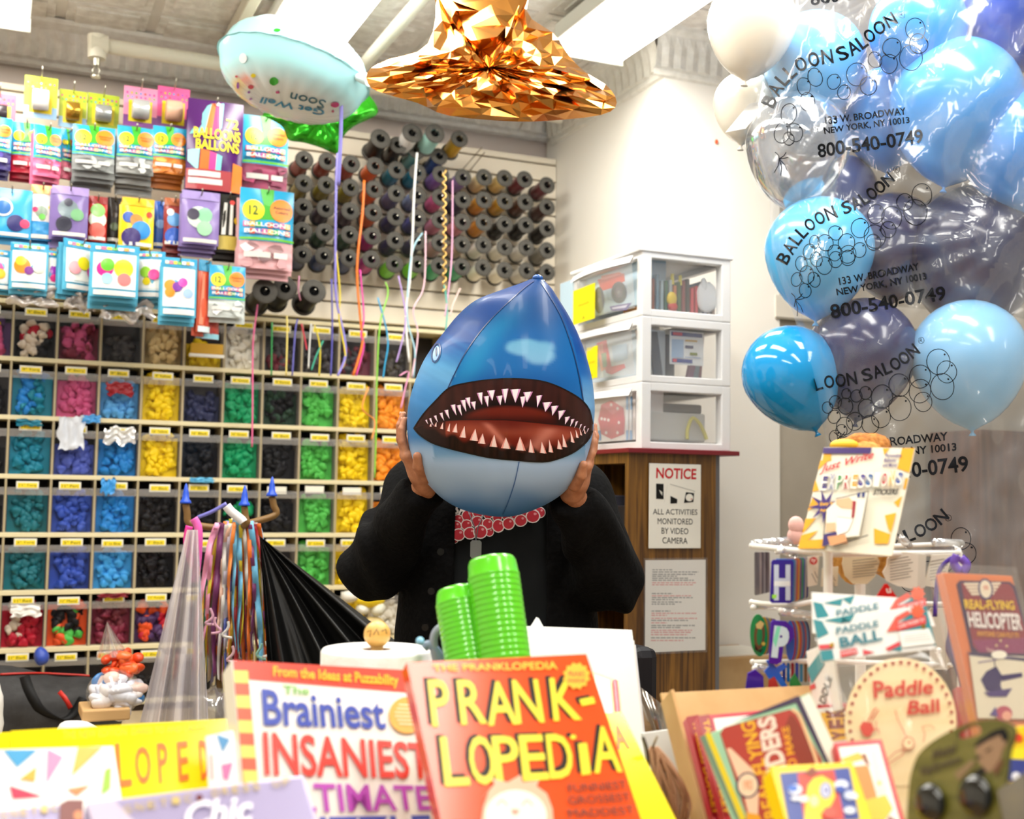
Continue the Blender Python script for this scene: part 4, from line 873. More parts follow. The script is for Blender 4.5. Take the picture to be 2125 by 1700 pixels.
seam(skS.line, smooth2([(1122, 586), (1142, 618), (1165, 660), (1186, 720), (1200, 775), (1210, 832)], 6), 2.0, ls, .0012)
seam(skS.line, smooth2([(1077, 958), (1068, 1000), (1055, 1040), (1043, 1068)], 6), 1.8, mat('2a5a9a', .3), .0012)
seam(skS.line, MIDx, 1.4, mat('2a100c', .3), .0018); seam(skS.line, UPx, 2.0, mat('14100e', .3), .0018); seam(skS.line, LOx, 2.4, mat('140f0d', .3), .0018)
seam(skS.ring, 906, 733, 9.5, 21, 2.2, mat('0a3068', .3), .0016, 28, .20); seam(skS.fan, [(906+6.5*math.cos(k*PI/10)*.98-16*math.sin(k*PI/10)*.2, 734+6.5*math.cos(k*PI/10)*.2+15*math.sin(k*PI/10)) for k in range(20)], mat('7fa6d6', .3), .0015)
seam(skS.fan, [(907+2*math.cos(k*PI/6), 731+10*math.sin(k*PI/6)) for k in range(12)], mat('0a2450', .3), .0022)
nb = G(); tipc = at(1114, 580, SD)-cSh
nb.ball(tipc+Vector((0, -.004, .002)), (.012, .010, .008), mat('1a4f96', .25), 12, 8)
nb.tube([tipc+CR*(.016*math.cos(k*PI/8))-CF*.008-CU*(.006*math.sin(k*PI/8)+.002) for k in range(9)], .0016, mat('c8d8ea', .2), 6); nb.obj('nose_tip', tSh)
# ================================================================== THE PERSON
FH = Vector((CF.x, CF.y, 0)).normalized(); RH = Vector((FH.y, -FH.x, 0))
PC = at(1036, 985, 2.86); PC.z = 0
PM = basis(PC, RH, -FH, Vector((0, 0, 1)))         # local: x to photo right, y towards the camera, z up
PM = Matrix(((RH.x, -FH.x, 0, PC.x), (RH.y, -FH.y, 0, PC.y), (0, 0, 1, 0), (0, 0, 0, 1)))
PI_ = PM.inverted()
def pl(x, y, d): return tuple(PI_ @ at(x, y, d))
shL, elL, wrL = (-.185, 0, 1.355), pl(776, 1176, 2.74), pl(884, 1006, 2.535)
shR, elR, wrR = (.185, 0, 1.345), pl(1264, 1204, 2.74), pl(1188, 1024, 2.54)
def chain(P, d, pts, rs, k=.012):
    for (a, b), (r1, r2) in zip(zip(pts, pts[1:]), zip(rs, rs[1:])): d = smin(d, sd_cone(P, a, b, r1, r2), k)
    return d
def torso(P, o=0.):
    d = sd_cone(P, (-.085, 0, .98), (-.085, 0, 1.30), .118+o, .105+o); d = smin(d, sd_cone(P, (.085, 0, .98), (.085, 0, 1.30), .118+o, .105+o), .08)
    d = smin(d, sd_cone(P, (-.03, 0, 1.36), shL, .075+o, .066+o), .05); d = smin(d, sd_cone(P, (.03, 0, 1.36), shR, .075+o, .066+o), .05); return d
def body_sd(P):
    d = torso(P)
    d = smin(d, sd_cone(P, (0, -.01, 1.38), (0, .005, 1.50), .056, .052), .03)
    h = sd_cone(P, (0, -.01, 1.615), (0, .005, 1.575), .092, .080); h = smin(h, sd_cone(P, (0, .045, 1.545), (0, .052, 1.515), .046, .034), .04)
    h = smin(h, sd_cone(P, (0, .088, 1.598), (0, .108, 1.567), .010, .015), .015)
    for s in (-1, 1): h = smin(h, sd_cone(P, (s*.088, -.01, 1.60), (s*.090, -.008, 1.565), .012, .010), .008); h = smin(h, sd_cone(P, (s*.02, .082, 1.618), (s*.045, .074, 1.618), .010, .008), .01)
    for s in (-1, 1): h = np.maximum(h, -(sd_cone(P, (s*.032, .094, 1.602), (s*.034, .094, 1.602), .013, .013)))
    h = smin(h, sd_cone(P, (-.02, .088, 1.540), (.02, .088, 1.540), .007, .007), .008)
    d = smin(d, h, .03)
    for s, sh, el, wr in ((-1, shL, elL, wrL), (1, shR, elR, wrR)):
        d = chain(P, d, [sh, el], [.052, .043], .03); d = chain(P, d, [el, wr], [.043, .027], .02)
        d = chain(P, d, [(s*.09, 0, .95), (s*.10, .02, .50), (s*.11, 0, .09)], [.10, .062, .045], .04)
        d = smin(d, sd_cone(P, (s*.11, -.03, .045), (s*.12, .13, .035), .042, .034), .03)
    return d
def hand_sd(wr, palm, fingers, thumb):
    def f(P):
        d = sd_cone(P, wr, palm[0], .027, .026)
        for q in palm[1:]: d = smin(d, sd_cone(P, palm[0], q, .020, .0135), .012)
        for F, r in fingers: d = smin(d, chain(P, np.full(P.shape[:-1], 9.), F, [r*1.08, r*1.05, r*.98, r*.86], .003), .003)
        d = smin(d, chain(P, np.full(P.shape[:-1], 9.), thumb, [.0150, .0115, .0090], .004), .006); return d
    return f
def L3(l): return [pl(*p) for p in l]
fL = [(L3([(846, 948, 2.497), (836, 918, 2.500), (834, 892, 2.506), (839, 872, 2.514)]), .0083), (L3([(842, 944, 2.524), (831, 912, 2.528), (830, 884, 2.534), (837, 861, 2.542)]), .0086),
      (L3([(846, 950, 2.552), (837, 920, 2.558), (836, 893, 2.564), (844, 873, 2.572)]), .0080), (L3([(854, 960, 2.578), (846, 936, 2.586), (846, 914, 2.592), (852, 899, 2.60)]), .0070)]
thL = L3([(884, 990, 2.485), (868, 968, 2.450), (866, 947, 2.434)])
pmL = L3([(874, 982, 2.52), (846, 948, 2.497), (842, 944, 2.524), (846, 950, 2.552), (854, 960, 2.578)])
fR = [(L3([(1217, 968, 2.500), (1228, 941, 2.502), (1232, 918, 2.508), (1229, 900, 2.516)]), .0083), (L3([(1220, 962, 2.526), (1231, 932, 2.530), (1235, 906, 2.536), (1231, 885, 2.544)]), .0086),
      (L3([(1217, 968, 2.554), (1226, 940, 2.560), (1230, 914, 2.566), (1225, 895, 2.574)]), .0080), (L3([(1210, 978, 2.580), (1218, 954, 2.588), (1221, 934, 2.594), (1217, 918, 2.602)]), .0070)]
thR = L3([(1192, 1006, 2.492), (1206, 986, 2.466), (1211, 965, 2.455)])
pmR = L3([(1196, 1000, 2.525), (1217, 968, 2.500), (1220, 962, 2.526), (1217, 968, 2.554), (1210, 978, 2.580)])
skin = noisy('a56a4a', 'bb7f5c', (60, 60, 60), .5, .15)
g = G()
def addnet(g, VF, m): g.add([Vector(p) for p in VF[0]], [tuple(int(i) for i in f) for f in VF[1]], m, True)
addnet(g, nets(body_sd, (-.52, -.20, -.02), (.52, .40, 1.74), .011), skin)
for wr, pm, fg, th in ((wrL, pmL, fL, thL), (wrR, pmR, fR, thR)):
    pts = np.array([wr]+pm+[p for F, r in fg for p in F]+th); addnet(g, nets(hand_sd(wr, pm, fg, th), pts.min(0)-.03, pts.max(0)+.03, .0026), skin)
person = g.obj('person', None, PM)
tag(person, 'person in an open black cardigan behind the counter, holding up the shark balloon', 'person')
# nails
ng = G(); nm = mat('d39a84', .35)
for fg in (fL, fR):
    for F, r in fg:
        a, b = Vector(F[-2]), Vector(F[-1]); d = (b-a).normalized(); out = Vector((-1 if F[0][0] < 0 else 1, .2, 0)); out = (out-d*out.dot(d)).normalized(); c = b+out*r*.72; ng.ball(c, (r*.35, r*.5, r*.62), nm, 8, 6)
ng.obj('fingernail', person)
# cardigan, shirt, trousers, shoes, hair
def cardigan_sd(P):
    n = .006*np.sin(P[..., 2]*38+4*np.sin(P[..., 0]*21)+P[..., 1]*9)+.005*np.sin(P[..., 0]*55+P[..., 2]*17)
    d = torso(P, .022); d = smin(d, sd_cone(P, (-.105, -.01, .78), (-.10, 0, 1.1), .135, .128), .05); d = smin(d, sd_cone(P, (.105, -.01, .78), (.10, 0, 1.1), .135, .128), .05)
    ins = torso(P, .010); ins = np.minimum(ins, sd_box(P, (-.02, -.12, .6), (.02, .1, 1.3), .02))
    d = np.maximum(d+.3*n, -sd_box(P, (-.098+.0, .02, .5), (.112, .5, 1.50), .02)); d = np.maximum(d, .80-P[..., 2])
    arms = np.full(P.shape[:-1], 9.)
    for sh, el, wr in ((shL, elL, wrL), (shR, elR, wrR)):
        w2 = tuple(Vector(el).lerp(Vector(wr), .93)); a = sd_cone(P, sh, el, .082, .076); a = smin(a, sd_cone(P, el, w2, .074, .052), .02)
        cut = Vector(wr)-Vector(el); cut.normalize(); pl_ = (P @ np.array(cut))-np.array(w2) @ np.array(cut); a = np.maximum(a, pl_-.012); arms = np.minimum(arms, a)
    d = smin(d, arms+n, .03)
    d = np.maximum(d, -sd_cone(P, (0, .02, 1.40), (0, .01, 1.6), .068, .075)); return d
blk = noisy('070708', '0c0c0d', (90, 90, 90), .9, .3); blk.node_tree.nodes['Principled BSDF'].inputs['Specular IOR Level'].default_value = .12
g = G(); addnet(g, nets(cardigan_sd, (-.46, -.22, .76), (.46, .42, 1.50), .009), blk); card = g.obj('cardigan', person)
for x, y in [(915, 1145), (896, 1226), (884, 1300)]:
    bt = G(); p = PI_ @ at(x, y, 2.69); q = Vector((p.x, .165, p.z)); bt.cyl(q, q+Vector((0, .006, 0)), .009, .008, mat('19191a', .25), 14); bt.obj('button', card)
def shirt_sd(P):
    d = torso(P, .008); d = smin(d, sd_cone(P, (-.095, 0, .84), (-.09, 0, 1.1), .125, .122), .05); d = smin(d, sd_cone(P, (.095, 0, .84), (.09, 0, 1.1), .125, .122), .05)
    d = d+.003*np.sin(P[..., 0]*40+6*P[..., 2])
    d = np.maximum(d, .82-P[..., 2]); d = np.maximum(d, -sd_cone(P, (0, .02, 1.42), (0, .01, 1.6), .062, .07)); d = np.maximum(d, np.abs(P[..., 0])-.24); return d
g = G(); addnet(g, nets(shirt_sd, (-.27, -.2, .80), (.27, .2, 1.46), .010), mat('0d1114', .8)); shirt = g.obj('t_shirt', person)
skT = Skin(g, PM); a = G(); wh, rd, rd2 = mat('f0e6e4', .6), mat('c22638', .6), mat('e89aa0', .6)
def bpx(x, y): return (640+x/2.576, 1040+y/2.576)
CIR = [(780, 205, 24), (800, 100, 30), (850, 78, 32), (905, 62, 30), (960, 70, 28), (1010, 88, 28), (1060, 78, 26), (1110, 72, 28), (1165, 60, 28), (1235, 62, 30), (790, 135, 32), (845, 128, 30), (965, 165, 26), (900, 112, 34), (955, 122, 32), (805, 180, 34), (862, 172, 34), (915, 165, 38), (1015, 132, 38), (1075, 120, 35), (1140, 104, 34), (1200, 82, 36)]
for k, (x, y, r) in enumerate(CIR):
    px, py = bpx(x, y); r = r/2.576; o = .0012+.0004*k
    skT.fan(a, circle(px, py, r, 16), wh, o); skT.fan(a, circle(px, py, r*.84, 16), rd, o+.0002); skT.fan(a, circle(px+r*.3, py-r*.35, r*.2, 8), rd2, o+.0003)
skT.text(a, 'BA', [bpx(770, 12), bpx(850, 25), bpx(850, 68), bpx(770, 72)], wh, .0015, .03)
a.v = [tuple(PI_ @ Vector(p)) for p in a.v]; a.obj('printed_balloons', shirt)
def trouser_sd(P):
    d = sd_cone(P, (-.08, 0, .92), (.08, 0, .92), .128, .128)
    for s in (-1, 1): d = chain(P, d, [(s*.09, 0, .90), (s*.10, .02, .50), (s*.11, 0, .12)], [.112, .078, .066], .04)
    return np.maximum(d, P[..., 2]-.97)
g = G(); addnet(g, nets(trouser_sd, (-.28, -.2, .05), (.28, .2, 1.0), .014), mat('15161b', .8)); g.obj('trousers', person)
def shoe(s):
    def f(P): return np.maximum(smin(sd_cone(P, (s*.11, -.045, .055), (s*.122, .14, .045), .052, .044), sd_cone(P, (s*.11, -.02, .06), (s*.11, -.02, .11), .052, .052), .02), -P[..., 2]+.002)
    return f
for s in (-1, 1): g = G(); addnet(g, nets(shoe(s), (min(s*.03, s*.20), -.12, -.01), (max(s*.03, s*.20), .22, .18), .009), mat('1a1a1a', .5)); g.obj('shoe', person)
def hair_sd(P):
    d = sd_cone(P, (0, -.02, 1.63), (0, -.03, 1.58), .101, .094); d = np.maximum(d, -(sd_box(P, (-.075, .045, 1.4), (.075, .3, 1.655), .02))); d = np.maximum(d, 1.53-P[..., 2]); return d+.003*np.sin(P[..., 0]*160+P[..., 2]*40)
g = G(); addnet(g, nets(hair_sd, (-.12, -.15, 1.5), (.12, .12, 1.76), .007), mat('17120f', .6)); g.obj('hair', person)
for s in (-1, 1):
    g = G(); g.ball((s*.033, .076, 1.602), .0125, mat('eeeae4', .2), 14, 10); g.ball((s*.033, .0835, 1.602), .0062, mat('2a1a10', .2), 12, 8); g.obj('eye', person)
# dog tag on a chain
g = G(); pt = PI_ @ at(987, 1141, 2.66); q = Vector((pt.x, .168, pt.z)); mt = mat('8d9098', .35, .8)
w_, h_ = .0125, .020; o = [(q.x+x, q.z+z) for x, z in [(-w_, -h_*.8), (-w_*.7, -h_), (w_*.7, -h_), (w_, -h_*.8), (w_, h_*.8), (w_*.7, h_), (-w_*.7, h_), (-w_, h_*.8)]]
for dy in (0, .0025): g.add([Vector((a, q.y+dy, b)) for a, b in o], [tuple(range(8)) if dy else tuple(range(7, -1, -1))], mt)
g.add([Vector((a, q.y+dy, b)) for dy in (0, .0025) for a, b in o], [(i, (i+1) % 8, 8+(i+1) % 8, 8+i) for i in range(8)], mt)
nk = g.obj('dog_tag', person)
c = G(); c.tube([(q.x, q.y, q.z+h_), (q.x-.004, q.y-.004, q.z+.05), (q.x-.03, .138, 1.34), (-.055, .06, 1.44), (-.05, -.05, 1.46), (.05, -.05, 1.46), (.055, .06, 1.44), (q.x+.03, .138, 1.34), (q.x+.004, q.y-.004, q.z+.05), (q.x, q.y, q.z+h_)], .0013, mt, 6); c.obj('neck_chain', nk)
# ================================================================== CABINET, DRAWERS AND NOTICES
wood = noisy('4e2f0e', '8f6224', (55, 55, 2.2), .4, .05, 5, .38, .68, 0, True); wood2 = noisy('5a3a16', '8a6430', (40, 2.5, 40), .45, .05)
CX0, CX1, CY0, CY1, CZ = 1.711, 2.012, 3.07, 3.56, 1.483
t = thing('wooden_cabinet', 'brown wood-grain cabinet with open side shelves, under the white drawers', 'cabinet', (CX0, CY0, 0)); O = Vector((CX0, CY0, 0))
def bxp(name, a, b, m, par, o=O, bev=0.): return G().box(Vector(a)-o, Vector(b)-o, m, bev).obj(name, par)
bxp('front_panel', (CX0, CY0, .0), (CX1, CY0+.022, CZ), wood, t); bxp('rear_panel', (CX0, CY1-.02, 0), (CX1, CY1, CZ), wood, t); bxp('inner_panel', (CX1-.02, CY0+.022, 0), (CX1, CY1-.02, CZ), mat('2a1a0c', .6), t)
bxp('top_panel', (CX0, CY0+.022, CZ-.03), (CX1-.02, CY1-.02, CZ), wood, t)
for z in (.06, .42, .78, 1.02, 1.24): bxp('shelf', (CX0+.004, CY0+.022, z), (CX1-.02, CY1-.02, z+.018), wood2, t)
bxp('edge_strip', (CX1, CY0+.004, 0), (CX1+.016, CY0+.05, CZ), mat('6c6a6c', .5), t)
bxp('divider', (CX0+.002, 3.315, 0), (CX1-.02, 3.333, CZ-.03), wood, t)
tag(G().box((CX0-.012, CY0-.02, CZ), (2.085, 3.565, CZ+.014), mat('7c1a24', .4), .002).obj('red_board'), 'thin dark red board between the wooden cabinet and the white drawers', 'board')
for k, (y, z, s, h, l) in enumerate([(3.16, 1.258, (.10, .12, .07), '1e1c20', 'dark box on the upper cabinet shelf'), (3.26, 1.258, (.10, .05, .10), '4a4a56', 'grey packet standing on the upper cabinet shelf'), (3.14, 1.038, (.12, .10, .09), '241c18', 'brown box on the middle cabinet shelf'), (3.25, 1.038, (.1, .06, .14), '33242a', 'dark packet on the middle cabinet shelf'), (3.18, .798, (.12, .14, .10), '2a2024', 'dark box on the lower cabinet shelf')]):
    tag(G().box((1.74, y-s[1]/2, z), (1.74+s[0], y+s[1]/2, z+s[2]), mat(h, .5), .004).obj('shelf_box'), l, 'box')
g = G(); p = onX(1262, 1010, 1.735); g.ball(p, (.03, .03, .02), mat('8a8a92', .15, .9), 12, 8); p.z = 1.2785; g.v = [tuple(Vector(v)+Vector((0, 0, 1.2785-onX(1262, 1010, 1.735).z))) for v in g.v]; tag(g.obj('metal_bowl'), 'small shiny metal dish on the upper cabinet shelf', 'dish')
for k, (x, y0, y1) in enumerate([(1229, 972, 992), (1224, 1288, 1304)]):
    a = onX(x, y1, 1.705); tag(G().box((1.700, a.y-.012, a.z), (1.708, a.y+.012, a.z+.03), mat('f2e21a', .5)).obj('yellow_tag'), ['small yellow tag on the cabinet edge beside the right hand', 'small yellow tag low on the cabinet edge above the white folder'][k], 'tag')
# notice sign
def board(c, name, label, cat, base, th=.004, M=None):
    t = thing(name, label, cat, c.M); G().box((0, 0, 0), (c.w, c.h, th), base, min(.001, th*.3)).obj('panel', t); return t
blkm, redm = mat('141414', .5), mat('c8141e', .5)
c = Card.wall(1346, 963, 1453, 1138, CY0-.006); t = board(c, 'notice_sign', 'white notice sign about video monitoring on the wooden cabinet', 'sign', mat('f4efe2', .4)); a = G(); P = lambda x, y: c.uv(1200+x/2.8325, 900+y/2.8333); hh = .0046
a.text('NOTICE', [P(455, 200), P(690, 207), P(688, 270), P(453, 263)], redm, hh, .025)
for st, x0, x1, y0, y1 in [('ALL ACTIVITIES', 435, 695, 445, 478), ('MONITORED', 462, 668, 500, 535), ('BY VIDEO', 485, 642, 556, 592), ('CAMERA', 490, 637, 612, 648)]: a.text(st, [P(x0, y0-3), P(x1, y0+1), P(x1, y1), P(x0, y1-3)], blkm, hh, .0)
for q in ([(453, 294), (497, 296), (497, 386), (453, 383)], [(537, 366), (578, 386), (576, 410), (537, 412)], [(628, 344), (676, 350), (672, 402), (616, 408)]): a.flat([P(*k) for k in q], blkm, hh)
for q in ([(535, 296), (680, 338)], [(500, 400), (500, 415)], [(520, 300), (500, 404)], [(680, 338), (676, 350)]):
    (x0, y0), (x1, y1) = q; a.flat([P(x0, y0), P(x1, y1), P(x1, y1+3), P(x0, y0+3)], mat('9a9890', .5), hh)
a.flat([P(648+22*math.cos(k*PI/8), 376+22*math.sin(k*PI/8)) for k in range(16)], mat('f4efe2', .4), hh+.0003); a.flat([P(660+4*math.cos(k*PI/4), 385+4*math.sin(k*PI/4)) for k in range(8)], redm, hh+.0005)
a.flat([P(*k) for k in [(470, 330), (490, 345), (488, 365), (478, 350)]], mat('d8d4c8', .4), hh+.0004); a.obj('printed_notice', t)
# typed page in a plastic sleeve
c = Card.wall(1335, 1158, 1467, 1356, CY0-.004); t = thing('typed_page', 'typed white page in a clear sleeve taped to the cabinet below the notice sign', 'paper', c.M)
G().box((.006, .006, 0), (c.w-.006, c.h-.006, .0012), mat('efeae2', .5)).obj('page', t); G().box((0, 0, .0014), (c.w, c.h, .0022), clear('ffffff', .03, .03, .2)).obj('sleeve', t)
a = G(); P = lambda x, y: c.uv(1200+x/2.8325, 900+y/2.8333); gy, rr = mat('a09e9a', .6), mat('e2a6a2', .6); rnd = random.Random(4)
for y, n, cc in [(800, 120, gy), (813, 270, gy), (827, 250, gy), (838, 150, gy), (850, 210, gy), (862, 250, gy), (876, 262, rr), (888, 240, rr), (940, 120, gy), (953, 230, rr), (964, 240, gy), (976, 130, gy), (990, 175, gy), (1002, 135, gy), (1043, 110, gy), (1056, 265, rr), (1068, 90, rr), (1086, 268, rr), (1098, 215, gy), (1112, 90, rr), (1128, 255, gy), (1140, 170, gy), (1156, 240, rr), (1168, 235, rr), (1182, 215, rr), (1200, 260, gy), (1216, 190, rr)]:
    x = 434-(y-800)*.02; e = x+n
    while x < e: w_ = rnd.uniform(10, 34); a.flat([P(min(x, e), y+4), P(min(x+w_, e+1), y+4+.01*w_), P(min(x+w_, e+1), y-3), P(min(x, e), y-3)], cc, .0013); x += w_+5
a.obj('typed_lines', t)
# ---------------------------------------------- white drawer units
wp = mat('f2f1f0', .35); DX0, DX1, DY0, DY1 = 1.763, 2.079, 3.09, 3.55
def xcard(x0, y0, x1, y1, X):
    s = Card.__new__(Card); xm, ym = (x0+x1)/2, (y0+y1)/2; l, r = onX(x0, ym, X), onX(x1, ym, X); tt, b = onX(xm, y0, X), onX(xm, y1, X)
    s.w = l.y-r.y; s.h = tt.z-b.z; s.M = basis(Vector((X, l.y, b.z)), Vector((0, -1, 0)), Vector((0, 0, 1)), Vector((-1, 0, 0))); s.I = s.M.inverted(); return s
DZ = [CZ+.014, onY(1430, 798, DY0).z, onY(1430, 663, DY0).z, onY(1430, 526, DY0).z]
milky = clear('f4f8fa', .20, .06, .2); cl2 = clear('ffffff', .06, .08, .08)
for k, l in enumerate(['lowest of three stacked white drawer units, dice box showing', 'middle of three stacked white drawer units, white label card in its side', 'topmost of three stacked white drawer units, toy truck picture in front']):
    z0, z1 = DZ[k], DZ[k+1]; o = Vector((DX0, DY0, z0)); t = thing('drawer_unit', l, 'drawer unit', o); H = z1-z0; W, D = DX1-DX0, DY1-DY0; pw_ = .034
    g = G()
    for x in (0, W-pw_):
        for y in (0, D-pw_): g.box((x, y, 0), (x+pw_, y+pw_, H), wp, .004)
    for zz, zh in ((0, .022), (H-.026, .026)):
        g.box((pw_-.004, 0, zz), (W-pw_+.004, pw_*.8, zz+zh), wp, .003); g.box((pw_-.004, D-pw_*.8, zz), (W-pw_+.004, D, zz+zh), wp, .003)
        g.box((0, pw_-.004, zz), (pw_*.7, D-pw_+.004, zz+zh), wp, .003); g.box((W-pw_*.7, pw_-.004, zz), (W, D-pw_+.004, zz+zh), wp, .003)
    if k == 2: g.box((-.012, -.006, H-.008), (W+.006, D+.006, H+.004), wp, .003)
    g.obj('frame', t)
    d = G(); d.box((.03, .022, .026), (W-.02, .025, H-.034), cl2); d.box((.03, D-.025, .026), (W-.02, D-.022, H-.034), cl2); d.box((.03, .025, .024), (W-.02, D-.025, .027), milky)
    # bowed clear drawer front on the left face
    d.grid(lambda u, v: Vector((-.006-.022*math.sin(PI*u)-.014*v, .030+(D-.06)*u, .026+(H-.062)*v)), 16, 4, milky); dr = d.obj('drawer', t)
    h = G(); h.grid(lambda u, v: Vector((-.022-.024*math.sin(PI*u)+.012*(v-.5), .028+(D-.056)*u, H-.040+.022*v)), 16, 3, wp); h.grid(lambda u, v: Vector((-.016-.022*math.sin(PI*u), .028+(D-.056)*(1-u), H-.040+.022*v)), 16, 3, wp); h.obj('drawer_lip', dr)
# pictures on the drawer fronts (box art of the toys inside)
def picture(px, X, base, label): 
    c = xcard(*px, X); t = thing('toy_box', label, 'toy box', c.M); G().box((0, 0, -.10), (c.w, c.h, 0), mat(base, .4), .002).obj('carton', t); return c, t, G()
TX = DX0+.030
c, t, a = picture((1162, 560, 1324, 655), TX, 'c3dcec', 'toy truck box in the top white drawer, red truck with dark wheels'); P = lambda x, y: c.uv(1100+x/3.7786, 480+y/3.7778)
for q, h in [([(530, 380), (740, 330), (745, 390), (660, 440), (560, 470)], 'd0503a'), ([(560, 350), (700, 320), (735, 335), (560, 385)], 'e88a7a'), ([(590, 470), (650, 455), (690, 560), (610, 540)], 'a8c4dc'), ([(625, 590), (800, 560), (760, 620), (640, 625)], '5a4a9a'), ([(640, 600), (770, 575), (750, 600), (650, 612)], 'dcd8f0')]: a.flat([P(*k) for k in q], mat(h, .4), .0008+.0002*len(a.f)/10)
for x, y, rx, ry in [(545, 540, 40, 105), (700, 480, 60, 85)]: a.flat([P(x+rx*math.cos(k*PI/10), y+ry*math.sin(k*PI/10)) for k in range(20)], mat('3c4448', .5), .002); a.flat([P(x+rx*.5*math.cos(k*PI/10), y+ry*.5*math.sin(k*PI/10)) for k in range(20)], mat('6f6a70', .5), .0026); a.flat([P(x+rx*.2*math.cos(k*PI/10), y+ry*.2*math.sin(k*PI/10)) for k in range(20)], mat('a8a4a8', .5), .003)
a.obj('printed_picture', t)
c, t, a = picture((1175, 700, 1322, 792), TX, 'd2dde6', 'toy box with a red pump picture in the middle white drawer'); P = lambda x, y: c.uv(1100+x/3.7786, 480+y/3.7778)
for q, h in [([(520, 880), (600, 850), (640, 1060), (740, 1040), (750, 1070), (640, 1125), (600, 1110)], 'e0707a'), ([(520, 900), (570, 880), (600, 1080), (560, 1100)], 'e8a090'), ([(560, 960), (600, 950), (605, 1060), (575, 1070)], '9ab090'), ([(640, 900), (760, 880), (770, 1000), (660, 1030)], 'b8cfe4')]: a.flat([P(*k) for k in q], mat(h, .4), .0008+.0003*len(a.f)/4)
a.obj('printed_picture', t)
c, t, a = picture((1175, 815, 1318, 918), TX, 'e8e2e0', 'toy box with a big red die picture in the lowest white drawer'); P = lambda x, y: c.uv(1100+x/3.7786, 480+y/3.7778)
a.flat([P(*k) for k in [(560, 1360), (640, 1325), (735, 1385), (745, 1480), (740, 1590), (640, 1630), (560, 1590), (535, 1480)]], mat('c8405a', .4), .001)
a.flat([P(*k) for k in [(560, 1360), (640, 1325), (735, 1385), (650, 1440)]], mat('d86a7a', .4), .0014)
for x, y in [(565, 1470), (590, 1475), (618, 1480), (600, 1580), (690, 1390), (700, 1500), (690, 1580), (640, 1360)]: a.flat([P(x+10*math.cos(k*PI/5), y+13*math.sin(k*PI/5)) for k in range(10)], mat('f4e8e8', .4), .002)
for x in (765, 795): a.flat([P(x-9, 1640), P(x+9, 1635), P(x+9, 1295), P(x-9, 1300)], mat('7ab0e0', .4), .0016); a.flat([P(x-9, 1560), P(x+9, 1560), P(x+9, 1400), P(x-9, 1400)], mat('e8eef4', .4), .002)
a.flat([P(530, 1640), P(560, 1640), P(555, 1560), P(530, 1570)], mat('3a8ad0', .4), .0016); a.obj('printed_picture', t)
for px, l in [((1190, 596, 1241, 668), 'yellow sticky note on the front of the top white drawer'), ((1218, 720, 1243, 786), 'yellow sticky note on the front of the middle white drawer'), ((1229, 885, 1236, 908), 'yellow sticky note at the bottom drawer edge beside the shark')]:
    c = xcard(*px, DX0-.034); t = thing('sticky_note', l, 'sticky note', c.M @ Ry(-.06)); G().box((0, 0, 0), (c.w, c.h, .0012), mat('f4e400', .5)).obj('note', t); a = G()
    if c.w > .05: a.text('DRAWER', rquad(c.w*.25, c.h*.48, c.w*.75, c.h*.54), mat('b8a400', .6), .0016); a.text('A', rquad(c.w*.45, c.h*.08, c.w*.55, c.h*.16), mat('5a5000', .6), .0016); a.obj('note_writing', t)
# things seen through the side windows
rnd = random.Random(11); zb = DZ[2]+.028
PC_ = ['c08a4a', '8a4a2a', '6a8a9a', '9ab0b8', '2a6a4a', 'b0b8bc', 'c87840', '4a6a3a', '8a3a3a', '3a3a3a', 'd83a4a', 'c42a3a', '5a5a5e', '3a5a8a', '6a6a6a', '8a6a5a']
for k, h in enumerate(PC_):
    x = DX0+.045+k*.0155; tp = zb+.075+.04*rnd.random(); g = G(); g.box((x, DY0+.045, zb), (x+.010, DY0+.20, tp), mat(h, .4), .002)
    tag(g.obj('toy_packet'), 'thin upright packet standing among others in the topmost white drawer', 'packet', 'upright packets in the top drawer')
for dx, z0, h, l in [(.135, .118, 'e8d84a', 'left one of two small yellow caps at the top drawer window'), (.163, .116, 'e8d84a', 'right one of two small yellow caps at the top drawer window')]:
    tag(G().cyl((DX0+dx, DY0+.05, zb+.085), (DX0+dx, DY0+.05, zb+z0), .006, .005, mat(h, .4), 10).obj('yellow_stopper'), l, 'cap')
def blob(name, px, Y, h, label, cat, d=.03, rough=.4, pts=None):
    x0, y0, x1, y1 = px; c = onY((x0+x1)/2, (y0+y1)/2, Y); a, b = onY(x0, y1, Y), onY(x1, y0, Y); g = G(); sd = rnd.random()*9
    g.ball((0, 0, 0), ((b.x-a.x)/2, d, (b.z-a.z)/2), h if not isinstance(h, str) else mat(h, rough), 18, 12); g.v = [tuple(Vector(v)*(1+.22*nz(v[0]*25, v[1]*25, v[2]*25+sd))+c) for v in g.v]
    return tag(g.obj(name), label, cat)
blob('foam_figure', (1446, 588, 1490, 648), DY0+.045, 'eef0f2', 'white foam figure lower right in the top drawer window', 'toy', .012); blob('foam_figure', (1454, 578, 1468, 610), DY0+.043, 'e4e8ec', 'slim white foam figure above the other in the top drawer window', 'toy', .010)
blob('toy_bug', (1384, 606, 1404, 634), DY0+.040, 'e8c81e', 'yellow toy with red and black feet in the top drawer window', 'toy', .010); blob('toy_bug', (1386, 628, 1406, 646), DY0+.041, 'c83a2a', 'small red toy under the yellow one in the top drawer window', 'toy', .010)
c = Card.wall(1389, 688, 1459, 758, DY0+.034); t = thing('label_card', 'white product card behind the middle drawer window', 'card', c.M); G().box((0, 0, 0), (c.w, c.h, .003), mat('eef2f6', .4), .001).obj('card', t); a = G(); w_, h_ = c.w, c.h
